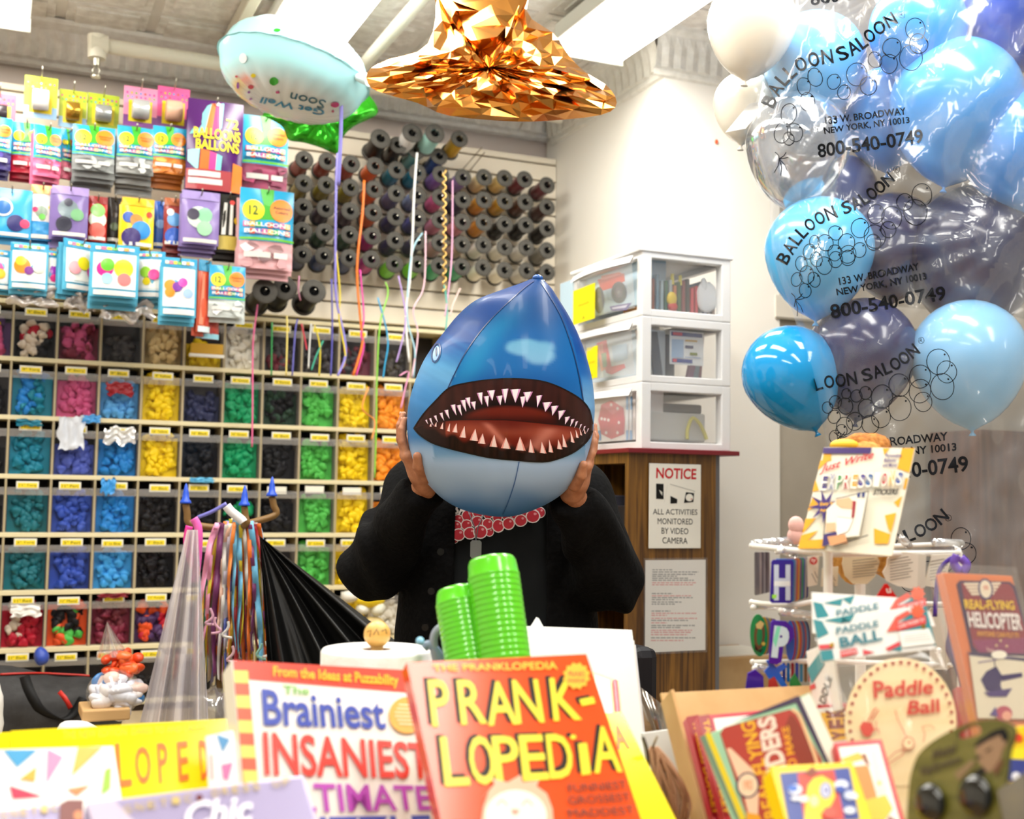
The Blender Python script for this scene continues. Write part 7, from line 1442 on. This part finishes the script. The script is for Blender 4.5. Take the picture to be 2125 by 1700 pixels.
a.line([(1020, 1100), (1010, 1060), (990, 1080), (1000, 1010)], 5, rp_); a.line([(1085, 1310), (1180, 1250), (1200, 1210)], 5, rp_); a.line([(1060, 1300), (1130, 1230), (1195, 1205)], 5, rp_); a.line([(1330, 1160), (1340, 1100), (1320, 1050), (1380, 1040), (1410, 1065)], 6, 'e08a5a'); a.obj('printed_paddle', t1)
bag_film(t1, cP, smooth2([(1705, 1374), (1770, 1366), (1850, 1356), (1946, 1342), (1985, 1410), (2010, 1500), (1990, 1640), (1900, 1720), (1790, 1700), (1735, 1600), (1722, 1480), (1705, 1374)], 4), .018, -.022)
cQ = Card.__new__(Card); cQ.w, cQ.h = cP.w, cP.h; _tl = cP.M @ Vector((0, cP.h, 0)); cQ.M = T(at(1684, 1229, 1.445)-_tl) @ T(_tl) @ Matrix.Rotation(.19, 4, CF) @ T(-_tl) @ cP.M; cQ.I = cQ.M.inverted()
t2, cP2 = header('rear paddle ball pack, its header card showing above the front one', None, None, None, 0, 0, -128, cQ); cP2 = cQ
bag_film(t2, cP2, smooth2([(1690, 1325), (1800, 1325), (1925, 1335), (1990, 1450), (1970, 1600), (1800, 1660), (1720, 1560), (1700, 1420), (1690, 1325)], 4), .006, -.008)
c = Lean((1672, 1352), (1725, 1330), (1690, 1490), 1.53, .03, settle=False); t = thing('paddle_ball_pack', 'third paddle ball pack turned sideways, its letters behind the tray corner', 'toy pack', c.M); solid(c, t, .004, mat('f0eeea', .3), name='header_card'); a = Art(c); a.edgepoly([(1672, 1390), (1705, 1350), (1712, 1380), (1685, 1420)], '2a8a94'); a.edgepoly([(1676, 1425), (1692, 1418), (1694, 1428), (1680, 1434)], 'd8404a'); a.txt('PADDLE', [(1694, 1480), (1716, 1400), (1728, 1408), (1706, 1490)], '3a3a40', .02); a.obj('printed_header', t)
# helicopter pack
cV = Lean((1957, 1188), (2101, 1195), (2026, 1491), 1.42, .06, .34); t, a = game('tall helicopter kit pack, orange and maroon, in a clear sleeve at the right edge', cV, .012, 'e07a44', 'helicopter_pack'); a.tx = TE
a.poly([(1625, 1110), (1650, 1080), (2020, 1090), (2060, 1130), (2200, 1690), (1740, 1640)], '3a1f4a'); a.poly([(1660, 1100), (2010, 1105), (2040, 1140), (2180, 1620), (1790, 1610), (1745, 1560)], '8e2434'); a.poly([(1740, 1520), (2150, 1500), (2180, 1620), (1790, 1610)], '8c2a5c')
for k in range(4): a.poly([(1675+16*k, 1100+24*k), (1950-16*k, 1095+24*k), (1945-16*k, 1113+24*k), (1685+16*k, 1118+24*k)], 'ecd8bc')
a.disc(1835, 1145, 54, '3a2c66', 80, 24, -.15); a.disc(1835, 1145, 42, 'eedcc0', 66, 24, -.15); a.txt('1903', [(1815, 1120), (1852, 1118), (1856, 1150), (1820, 1154)], 'd8604a', .02)
a.txt('REAL-FLYING', [(1672, 1220), (2040, 1232), (2050, 1300), (1685, 1292)], 'f2c41e', .03); a.txt('HELICOPTER', [(1695, 1310), (2090, 1325), (2105, 1452), (1715, 1425)], 'f0e4dc', .035); a.txt('ANYONE CAN FLY IT!', [(1765, 1452), (2075, 1468), (2082, 1506), (1772, 1490)], 'e8a01e', .02); a.txt('Your', [(1835, 1575), (1890, 1578), (1895, 1610), (1840, 1606)], 'f0c8b8', .01)
for x, y in ((1910, 1560), (1985, 1565), (1940, 1525)): a.poly(star(x, y, 14, 5, 4), 'f0d890')
a.tx = lambda x, y: (1525+x/3.4, 1200+y/3.4)
a.poly([(1640, 540), (2120, 560), (2200, 1000), (1700, 990)], 'e9dcc0'); a.poly([(1625, 525), (2120, 575), (2120, 600), (1640, 548)], '3a2c56'); a.poly([(1720, 720), (1760, 660), (1830, 625), (1870, 690), (1860, 760), (1880, 810), (1760, 800)], '3d3060'); a.poly([(1850, 690), (2010, 670), (2015, 700), (1870, 730)], '3d3060'); a.line([(1820, 630), (1815, 580), (1810, 570)], 6, '3d3060'); a.line([(1700, 600), (1930, 560)], 8, '8a7a9a'); a.poly([(1740, 810), (1940, 780), (1900, 840), (1780, 840)], '5a4a78'); a.disc(1880, 960, 60, 'b85a6a', 55); a.disc(1900, 975, 34, 'e8a890', 34); a.poly([(1780, 970), (1820, 910), (1840, 980)], '6a5a8a'); a.disc(1845, 545, 55, 'f0e8d4', 30)
a.obj('printed_face', t)
g = G(); g.box((-.006, -.004, .003), (cV.w+.006, cV.h+.010, .0045), clear('ffffff', .02, .035, .08)); g.box((-.006, -.004, -.016), (-.004, cV.h+.01, .003), clear('ffffff', .06, .05, .1)); g.obj('clear_sleeve', t)
c = Lean((1985, 1425), (2012, 1427), (1990, 1510), 1.50, .02, .2); t, a = game('red box standing between the wooden paddle and the helicopter pack', c, .02, 'c01c1e', 'red_box')
# olive magnet pack
cM = Lean((1884, 1500), (2106, 1492), (1884, 1705), 1.08, .03, .20); TM = lambda x, y: (1850+x/6.538, 1440+y/6.538); OUTM = [TM(*p) for p in smooth2([(205, 1760), (215, 1500), (245, 1180), (300, 960), (380, 800), (560, 640), (800, 500), (1050, 400), (1250, 355), (1450, 350), (1600, 400), (1665, 480), (1650, 620), (1590, 800), (1560, 1100), (1520, 1400), (1480, 1760)], 3)]
t = thing('magnet_pack', 'olive green magnet pack with two dark round magnets, lower right front', 'toy pack', cM.M); g = G(); q = [cM.uv(*p) for p in OUTM]; b_ = min(p[1] for p in q); om = noisy('58561a', '757030', (12, 90, 12), .35); n = len(q)
ho = [cM.uv(*TM(*p)) for p in [(890, 530), (980, 470), (1080, 425), (1180, 430), (1215, 500), (1180, 560), (1060, 590), (900, 620)]]
for z in (0, -.004):
    p3 = [Vector((*p, z)) for p in q]; h3 = [Vector((*p, z)) for p in ho]; tr = tessellate_polygon([p3, h3]); al = p3+h3
    g.add(al, [tuple(k) for k in tr], om)
g.add([Vector((*p, z)) for z in (0, -.004) for p in q], [(k, (k+1) % n, n+(k+1) % n, n+k) for k in range(n)], mat('4f4e1a', .5)); m8 = len(ho); g.add([Vector((*p, z)) for z in (0, -.004) for p in ho], [(k, (k+1) % m8, m8+(k+1) % m8, m8+k) for k in range(m8)], mat('4f4e1a', .5)); g.obj('backing_card', t)
a = Art(cM); a.tx = TM
a.poly([(1150, 720), (1270, 640), (1440, 520), (1560, 560), (1590, 640), (1520, 760), (1480, 900), (1380, 1040), (1290, 1080), (1230, 980), (1180, 920), (1200, 860), (1150, 800)], '9a7a5c'); a.poly([(1130, 710), (1200, 620), (1400, 500), (1540, 460), (1600, 560), (1570, 660), (1520, 640), (1480, 560), (1300, 640), (1160, 730)], '17161a'); a.poly([(1010, 1190), (1090, 1080), (1250, 990), (1300, 1070), (1160, 1130)], '22201c'); a.poly([(860, 1080), (1100, 900), (1160, 930), (930, 1180)], '8a7250'); a.poly([(1380, 1040), (1480, 900), (1540, 900), (1440, 1120)], '6a4428'); a.line([(1290, 790), (1370, 740)], 22, '2a2420'); a.line([(1150, 880), (1230, 850)], 26, '3a2a22')
a.txt('Metal', [(550, 780), (900, 650), (915, 790), (565, 900)], '4a3f28', .03, .3); a.txt('BigEyelets', [(390, 1010), (960, 830), (985, 950), (410, 1140)], '4a3f28', .03, .3); a.obj('printed_card', t)
for x, y, r in ((560, 1480, 235), (1180, 1385, 245)):
    u, v = cM.uv(*TM(x, y)); R = r*1.08/2473/6.538; g = G(); g.ball((u, v, .004), (R, R*1.02, R*.45), mat('1c1d1a', .12, .3, .6, .5), 24, 14); g.obj('magnet', t)
c = Lean((2066, 1640), (2190, 1560), (2080, 1710), .98, .03, .16); t = thing('brown_pack', 'dark olive brown pack at the lower right corner', 'toy pack', c.M); solid(c, t, .006, noisy('3a3012', '524420', (20, 20, 20), .4), name='backing_card')
c = Lean((2088, 1508), (2190, 1500), (2082, 1660), 1.22, .03, .2); t, a = game('second yellow football game box cut off at the right edge', c, .03, 'f0c81a'); a.poly([(2092, 1555), (2180, 1550), (2176, 1600), (2090, 1600)], 'e8d81e'); a.poly([(2090, 1575), (2180, 1580), (2180, 1625), (2086, 1620)], '2a3a8a'); a.disc(2110, 1612, 9, 'e4e8f4', 9); a.disc(2100, 1640, 10, 'f2d41e'); a.disc(2115, 1532, 9, 'd8401e'); a.obj('printed_face', t)
blob('peach_toy', (2106, 1425, 2160, 1505), 1.36, 'e8c0a4', 'peach coloured packet edge at the right side above the yellow box', 'packet', .02)
# ================================================================== SPINNER RACK WITH KEY TAGS AND THE STICKER CARD
o = at(1713, 1300, 1.66); t = thing('spinner_rack', 'white wire spinner rack holding key tags at the right', 'rack', (o.x, o.y, .90)); o = Vector((o.x, o.y, .90)); wm = mat('f0ede8', .35)
def wire(pts, r=.0032, nme='wire'): return G().tube([at(*p)-o for p in pts], r, wm, 8).obj(nme, t)
A = (1718, 1150, 1.62); B = (1990, 1148, 1.80); C_ = (1700, 1138, 1.90); D_ = (1562, 1133, 1.72)
wire([A, B], .0045); wire([(1560, 1133, 1.70), A], .0040); wire([(1690, 1140, 1.78), (1985, 1128, 1.90)], .0035); wire([(1680, 1142, 1.66), (1680, 1122, 1.66), (1830, 1118, 1.70), (1830, 1140, 1.70)], .0030, 'card_holder'); wire([(1610, 1146, 1.75), (1690, 1140, 1.78)], .0035); wire([B, (1985, 1128, 1.90)], .0045)
p0 = at(*A)-o; G().cyl(p0+Vector((0, 0, .004)), Vector((p0.x, p0.y, .01)), .0065, .0065, wm, 10).obj('post', t)
pB = at(*B)-o; G().cyl(pB, Vector((pB.x, pB.y, .01)), .005, .005, wm, 10).obj('post', t); pc = at(1560, 1133, 1.70)-o
pm = Vector(((p0.x+pB.x)/2, (p0.y+pB.y)/2+.08, .0)); G().cyl(pm, pm+Vector((0, 0, .012)), .12, .12, wm, 28).obj('base', t); G().cyl(pm+Vector((0, 0, .01)), pm+Vector((0, 0, (p0.z+pB.z)/2)), .008, .008, wm, 12).obj('centre_post', t)
wire([(1560, 1250, 1.70), (1640, 1258, 1.66), (1700, 1246, 1.66)], .0035); wire([(1700, 1248, 1.66), (1975, 1254, 1.82)], .0035); wire([(1562, 1375, 1.70), (1700, 1372, 1.66)], .0035); wire([(1700, 1372, 1.66), (1975, 1380, 1.82)], .0035)
hk = clear('e8ecf2', .35, .25, .1)
for x, y, d in [(1560, 1133, 1.70), (1560, 1250, 1.70), (1563, 1261, 1.68), (1562, 1374, 1.70), (1566, 1388, 1.68), (1620, 1267, 1.64), (1618, 1143, 1.66), (1948, 1350, 1.7), (1990, 1148, 1.80)]: g = G(); g.ball(at(x, y, d)-o, .0042, wm, 12, 8); g.obj('hook_tip', t)
for pts in ([(1563, 1130, 1.70), (1640, 1122, 1.76)], [(1600, 1126, 1.70), (1660, 1124, 1.76)], [(1620, 1140, 1.66), (1650, 1150, 1.70)], [(1563, 1256, 1.70), (1650, 1258, 1.74)], [(1622, 1270, 1.64), (1690, 1278, 1.70)], [(1566, 1386, 1.68), (1640, 1398, 1.72)], [(1870, 1118, 1.72), (1886, 1132, 1.78)], [(1940, 1126, 1.78), (1995, 1128, 1.84)]): G().tube([at(*p)-o for p in pts], .006, hk, 8).obj('clear_hook', t)
# letter key tags hanging in stacks
def tag_plate(outline, d, th, h, label, group=None, edge=None, art=None, met=.0):
    c = Card.__new__(Card); p = at(outline[0][0], outline[0][1], d); c.M = basis(p, CR, CU, -CF); c.I = c.M.inverted(); q = [c.uv(*k) for k in outline]; n = len(q); t_ = thing('key_tag', label, 'key tag', c.M, group)
    g = G(); m = mat(h, .2, met); g.flat(q, m, 0); g.flat(q[::-1], m, -th) if False else g.flat(q, m, -th); g.add([Vector((*k, z)) for z in (0, -th) for k in q], [(k, (k+1) % n, n+(k+1) % n, n+k) for k in range(n)], mat(edge or h, .3)); g.obj('plate', t_)
    if art:
        a_ = Art(c, .0004); art(a_); a_.obj('printed_letter', t_)
    return t_
def rr(x0, y0, x1, y1, r=4, sk=0): return [(x0+r+sk, y0), (x1-r+sk, y0), (x1+sk, y0+r), (x1, y1-r), (x1-r, y1), (x0+r, y1), (x0, y1-r), (x0+sk, y0+r)]
cols = ['3a7ab8', '8a8a92', 'b8524a', 'c8923a', '6a4a8a', '2f8a5a', '4a5a9a', 'a8a09a', '3a3a7a', '8a4a5a']
def aH(a_): a_.txt('H', [(1606, 1172), (1640, 1172), (1640, 1246), (1606, 1246)], 'c8d8f0', .05, 0, .15); a_.poly([(1606, 1206), (1640, 1206), (1640, 1216), (1606, 1216)], 'e8f2fa'); a_.poly([(1602, 1234), (1612, 1234), (1610, 1242), (1602, 1242)], '9ae84a')
tag_plate(rr(1598, 1162, 1644, 1252, 4, 3), 1.640, .002, '3322a0', 'shiny blue letter H key tag at the front of the rack', None, None, aH, .3)
for k in range(9): tag_plate(rr(1606+8*k, 1160-k*.4, 1648+3.6*k, 1250-k, 4, 2), 1.648+.006*k, .002, cols[k], 'edge-on key tag stacked behind the blue letter H', 'key tags behind the letter H')
for k in range(7): tag_plate(rr(1566+4.0*k, 1146, 1572+4.2*k, 1236-k, 2), 1.70+.004*k, .002, ['6f6a6a', '7f7878', 'a89a94', '6a6266', '9a9496', '5f5a5e', '8a7f82'][k], 'grey edge-on key tag in the stack at the upper left of the rack', 'grey key tags upper left')
def aP(a_): a_.txt('P', [(1607, 1298), (1640, 1302), (1632, 1368), (1600, 1364)], 'c8e4f2', .07, 0, .12); a_.poly([(1604, 1330), (1612, 1300), (1620, 1300), (1610, 1345)], '7ae0c0')
tag_plate([(1600, 1292), (1606, 1288), (1632, 1290), (1646, 1304), (1648, 1322), (1638, 1336), (1626, 1340), (1622, 1374), (1612, 1380), (1596, 1376), (1598, 1340)], 1.630, .003, '4a1fb0', 'shiny purple letter P key tag, middle tier of the rack', None, None, aP, .3)
for k in range(10): tag_plate([(1640+3.6*k+(17)*math.cos(q*PI/8)*.55, 1330-k*.3+(42-k*.4)*math.sin(q*PI/8)) for q in range(16)], 1.645+.006*k, .002, ['2a5ab8', '9a2a3a', '4a6ab0', 'c8a03a', 'b8403a', '7a7a8a', '3a5a9a', 'a8504a', '5a8ab0', '3a3a6a'][k], 'round-edged key tag stacked behind the purple letter P', 'key tags behind the letter P')
def aO(a_):
    a_.disc(1576, 1318, 11, '6a4a2a', 30, 18, .05); a_.disc(1576, 1320, 6, '17804a', 20, 18, .05); a_.poly([(1568, 1296), (1578, 1288), (1586, 1294), (1580, 1306), (1570, 1304)], 'd8c07a'); a_.poly([(1566, 1336), (1574, 1350), (1584, 1346), (1578, 1354), (1566, 1348)], '2a1f18'); a_.disc(1584, 1336, 4, 'd8c050', 4, 10)
tag_plate([(1575+18*math.cos(q*PI/14)+1.5*math.sin(q*PI/14), 1319+44*math.sin(q*PI/14)) for q in range(28)], 1.66, .002, '158a4c', 'green oval letter O key tag with animal print, middle tier of the rack', None, None, aO)
for k in range(5): tag_plate([(1586+5*k+10*math.cos(q*PI/8), 1320+(40-k)*math.sin(q*PI/8)) for q in range(16)], 1.67+.005*k, .002, ['d8a03a', '7a8aa0', 'c8b04a', '8a6a8a', '5a5a7a'][k], 'edge-on oval key tag behind the green letter O', 'key tags behind the letter O')
for k in range(8): tag_plate(rr(1624+9*k, 1376, 1630+9*k, 1416, 2), 1.66+.003*k, .002, ['2a3a9a', '1f6ab8', '9a2a3a', '2a4ab8', '3a8ab8', '7a5a3a', 'c8403a', '3a2a6a'][k], 'upright key tag in the bottom tier stack of the rack', 'bottom tier key tags')
for L, h, l in [([(1590, 1372), (1598, 1370), (1612, 1386), (1626, 1378), (1634, 1384), (1618, 1396), (1634, 1424), (1622, 1426), (1606, 1404), (1596, 1410), (1586, 1394), (1596, 1384)], '1f6ae0', 'bright blue letter key tag at the bottom of the rack'), ([(1552, 1398), (1568, 1390), (1584, 1404), (1586, 1440), (1546, 1440)], '3a22a8', 'purple blue key tag low at the left corner of the rack'), ([(1596, 1412), (1608, 1404), (1618, 1432), (1606, 1440), (1594, 1436)], 'b8383a', 'red letter key tag at the bottom of the rack'), ([(1640, 1412), (1650, 1398), (1664, 1424), (1660, 1436), (1640, 1434)], '2a8a4a', 'green triangular key tag at the bottom of the rack')]: tag_plate(L, 1.635, .003, h, l, None, None, None, .2)
# white written name tags on the right side
def notelines(L, n, sl=0.):
    def f(a_):
        x0 = min(p[0] for p in L); x1 = max(p[0] for p in L); y0 = min(p[1] for p in L); y1 = max(p[1] for p in L)
        for k in range(n): y = y0+(y1-y0)*(.22+.62*k/n); a_.line([(x0+(x1-x0)*.2, y), (x0+(x1-x0)*(.72+.12*((k*7) % 3)/2), y+sl*(x1-x0))], 1.4, '8a8476')
    return f
L = [(1800, 1168), (1812, 1150), (1830, 1150), (1838, 1162), (1832, 1180), (1826, 1205), (1812, 1214), (1790, 1214), (1770, 1206), (1752, 1196), (1752, 1178)]; tag_plate([(1752, 1150), (1818, 1150), (1826, 1166), (1816, 1196), (1800, 1212), (1770, 1212), (1754, 1196), (1748, 1170)], 1.70, .003, 'ddd2b2', 'beige tag with printed lines hanging under the lion plush', None, None, notelines(L, 7, -.06))
L = [(1842, 1160), (1852, 1146), (1880, 1146), (1906, 1150), (1904, 1218), (1890, 1222), (1862, 1216), (1840, 1206), (1832, 1188), (1840, 1174)]; tag_plate(L, 1.71, .003, 'ece6d8', 'cream cloud-shaped tag stack on the right of the rack', None, None, notelines(L, 8, -.1))
for k in range(3): tag_plate([(x+5*k+6, y+1) for x, y in L], 1.716+.005*k, .002, 'e2dccc', 'spare cream tag behind the cloud-shaped one', 'spare cloud tags')
L = [(1934, 1152), (1976, 1150), (1958, 1222), (1918, 1216)]; tag_plate(L, 1.74, .003, 'e2dccb', 'slanted cream tag near the purple strap', None, None, notelines(L, 7, -.1))
def aT(a_): a_.disc(1688, 1164, 8, 'c8202a', 8); a_.txt('ty', [(1683, 1159), (1693, 1159), (1693, 1169), (1683, 1169)], 'f4e8e4', .02); a_.line([(1684, 1190), (1694, 1210)], 1.5, '8a8476'); a_.line([(1690, 1186), (1696, 1200)], 1.5, '8a8476')
tag_plate([(1676, 1156), (1700, 1154), (1696, 1214), (1676, 1218)], 1.66, .002, 'e8e0d0', 'white swing tag with a red heart beside the white post', None, None, aT)
L = [(1706, 1180), (1740, 1176), (1738, 1216), (1704, 1218)]; tag_plate(L, 1.72, .002, 'd8cdb4', 'beige tag with writing just right of the white post', None, None, notelines(L, 6, .3))
def aR(a_): a_.txt('u', [(1838, 1222), (1848, 1220), (1850, 1230), (1840, 1232)], 'f4e0e0', .04)
tag_plate([(1818, 1240), (1836, 1212), (1842, 1212), (1862, 1240)], 1.60, .002, 'd8242a', 'red triangular tag above the paddle ball header', None, None, aR)
for k in range(5): tag_plate(rr(1930+3*k, 1262, 1962+2*k, 1390, 3), 1.80+.004*k, .002, ['d8d2c4', 'c9c2b4', 'e2dccc', 'bdb6aa', 'd4ccbc'][k], 'written tag stack low on the right side of the rack', 'low right tags')
tag(G().strip([at(x, y, 1.70) for x, y in smooth2([(1990, 1155), (1972, 1160), (1952, 1180), (1944, 1215), (1940, 1280)], 5)], .006, mat('4a2a9a', .4), None, .0006).obj('purple_strap'), 'purple strap hanging from the right end of the rack', 'strap')
tag(G().strip([at(x, y, 1.68) for x, y in smooth2([(1986, 1152), (1980, 1170), (1996, 1188), (2006, 1172), (1994, 1158)], 5)], .012, mat('7a5ac8', .4), None, .0006).obj('purple_bow'), 'purple fabric loop tied at the right end of the rack', 'strap')
tag(G().strip([at(x, y, 1.66) for x, y in smooth2([(1968, 1275), (1974, 1310), (1970, 1350), (1990, 1390), (2000, 1430)], 5)], .010, mat('3a2a7a', .4), None, .0006).obj('dark_strap'), 'dark blue strap between the paddle ball pack and the helicopter pack', 'strap')
# plush lion behind the card
pc_ = at(1775, 1060, 1.80); t = thing('plush_lion', 'brown plush toy with a shaggy mane behind the sticker card', 'plush toy', pc_); oo = np.array(pc_)
def fur(P): 
    d = sd_cone(P, (0, 0, -.04), (0, 0, .03), .05, .045); d = smin(d, sd_cone(P, (.0, -.01, .06), (.01, -.01, .07), .040, .036), .02); d = smin(d, sd_cone(P, (-.095, -.01, -.03), (-.05, 0, -.03), .012, .02), .015); d = smin(d, sd_cone(P, (.03, -.01, -.07), (.05, -.03, -.09), .02, .018), .015); d = smin(d, sd_cone(P, (-.03, -.01, -.07), (-.03, -.03, -.09), .02, .018), .015)
    return d+.0012*np.sin(P[..., 0]*410+P[..., 2]*190)*np.sin(P[..., 2]*530+P[..., 1]*340)
g = G(); addnet(g, nets(fur, (-.13, -.09, -.13), (.10, .09, .14), .0045), noisy('a8702a', 'd09a4a', (90, 90, 90), .9, .4)); g.obj('plush_body', t)
def mane(P): return sd_cone(P, (.012, .005, .088), (.04, .005, .092), .030, .027)+.0022*np.sin(P[..., 0]*620+P[..., 2]*260)*np.sin(P[..., 2]*480-P[..., 1]*450)
g = G(); addnet(g, nets(mane, (-.03, -.04, .05), (.09, .05, .14), .004), noisy('9a5a1e', 'c8843a', (120, 120, 120), .9, .4)); g.obj('mane', t)
g = G(); g.ball((-.02, 0, .098), (.022, .022, .010), mat('e8b81e', .6), 14, 10); g.obj('yellow_cap', t)
for q in ((1652, 1090), (1650, 1112)): g = G(); p = at(*q, 1.74)-pc_; g.ball(p, (.013, .008, .013), mat('eebcb4', .7), 12, 8); g.obj('pink_paw', t)
# sticker card
cS = Lean((1710, 928), (1899, 930), (1657, 1140), 1.66, .06, settle=False); t = thing('sticker_card', 'white and yellow sticker card with colourful outlined lettering on top of the rack', 'card', cS.M); G().box((0, 0, -.002), (cS.w, cS.h, 0), mat('ebe3cf', .4), .0004).obj('card', t); a = Art(cS, .0006); a.tx = TE; ye = 'eaa81c'
for L in ([(655, 150), (710, 150), (710, 200), (640, 215)], [(620, 200), (700, 190), (610, 270)], [(1090, 110), (1140, 110), (1100, 160)], [(1230, 110), (1322, 110), (1290, 290), (1195, 260)], [(580, 340), (620, 420), (560, 430)], [(1255, 330), (1282, 330), (1262, 410), (1240, 410)], [(575, 470), (640, 520), (530, 570)], [(1170, 510), (1235, 460), (1205, 545)], [(520, 630), (600, 625), (545, 690), (500, 740)], [(1105, 605), (1190, 585), (1150, 740), (1130, 700)], [(480, 750), (620, 715), (540, 790), (470, 840)], [(1025, 700), (1150, 745), (1130, 815), (1030, 815)], [(465, 850), (480, 790), (680, 780), (660, 850)]): a.edgepoly(L, ye)
a.edgepoly([(655, 108), (1012, 108), (1000, 152), (650, 152)], '3a1f6a')
a.txt('Just Write', [(640, 235), (1030, 130), (1020, 200), (625, 310)], 'c8182c', .015, .25)
for k, st in enumerate(['Personalize', 'Balloons', 'and More!']): a.txt(st, [(1112-9*k, 152+36*k), ([1232, 1192, 1200][k], 152+36*k), ([1228, 1188, 1196][k], 180+36*k), (1108-9*k, 180+36*k)], '4a2a78', .02, .1)
ec = ['3a2a7a', '2a4a9a', '2a8a4a', 'b02a3a', 'e0a02a', '3a2a8a', '1f5a9a', '2a7a4a', 'b82a3a', 'e0b03a', '1f4a9a']
for k, ch in enumerate('EXPRESSIONS'):
    x = 632+56*k; y0, y1 = 305-1.6*k, 425-2.6*k
    for bd, cc, of in ((.075, ec[k], 0), (-.004, 'f6f0e2', 2)): a.txt(ch, [(x+16+of*.5, y0+of), (x+64, y0+of), (x+46, y1), (x+of*.5, y1)], cc, bd); a.z += .0001
a.txt('STICKERS', [(1040, 430), (1220, 425), (1212, 468), (1030, 472)], '17151a', .04, .2)
a.poly(star(680, 555, 130, 48, 9, .3), '3a2270'); a.txt('Easy to', [(645, 525), (750, 515), (748, 545), (642, 558)], 'f0b41e', .03); a.txt('Apply!', [(640, 575), (742, 560), (738, 590), (640, 600)], 'f0b41e', .03)
a.poly([(690, 580), (800, 480), (1000, 445), (935, 770), (690, 800)], 'f0eadb'); a.poly([(670, 760), (760, 740), (830, 800), (660, 850)], '3a2a6a')
a.line([(690, 560), (670, 770)], 5, '2a2426'); a.line([(760, 500), (1000, 445), (935, 770)], 5, '2a2426'); a.poly([(765, 505), (860, 490), (905, 540), (890, 575), (800, 570), (760, 540)], 'e6b48c'); a.poly([(885, 515), (910, 520), (895, 640), (875, 640)], '9a2a34'); a.poly([(775, 635), (890, 650), (850, 740), (770, 770)], 'faf6ec'); a.line([(775, 635), (890, 650), (850, 740), (770, 770)], 3, '5a5450'); a.poly([(690, 680), (760, 675), (760, 740), (685, 745)], 'e6b48c'); a.poly([(700, 780), (830, 760), (850, 830), (720, 845)], 'd89a6a')
for x in (920, 955): a.poly([(x, 460), (x+22, 455), (x+18, 490), (x-2, 492)], '2a3a7a')
a.line([(745, 850), (1000, 770)], 7, '17151a'); a.obj('printed_face', t)
# box in the corner beyond the cabinet
a0 = onY(1486, 1362, 3.30); g = G(); tag(G().box((2.06, 3.25, .0), (2.42, 3.55, a0.z), noisy('b08a58', 'c4a070', (8, 8, 8), .7), .004).obj('cardboard_carton'), 'brown cardboard carton on the floor right of the wooden cabinet', 'cardboard box')
tag(G().box((2.10, 3.28, a0.z), (2.40, 3.50, a0.z+.004), mat('ece6d8', .6)).obj('white_sheet'), 'white paper sheet lying on the carton beside the cabinet', 'paper')
fc = bpy.data.objects['front_counter']; fo = fc.matrix_basis.translation
for C, ex, ey, w_, low in risers:
    ez = ex.cross(ey); p = C+ex*(w_/2)-ez*.02; n = Vector((ex.x, ex.y, 0)).normalized(); m_ = Vector((-n.y, n.x, 0))
    M = basis(Vector((p.x, p.y, .90))-fo, n, m_, Vector((0, 0, 1))); h = G(); h.box((-w_*.45, -.02, 0), (w_*.45, .02, low-.90-.002), cw, 0, M); h.obj('riser', fc)
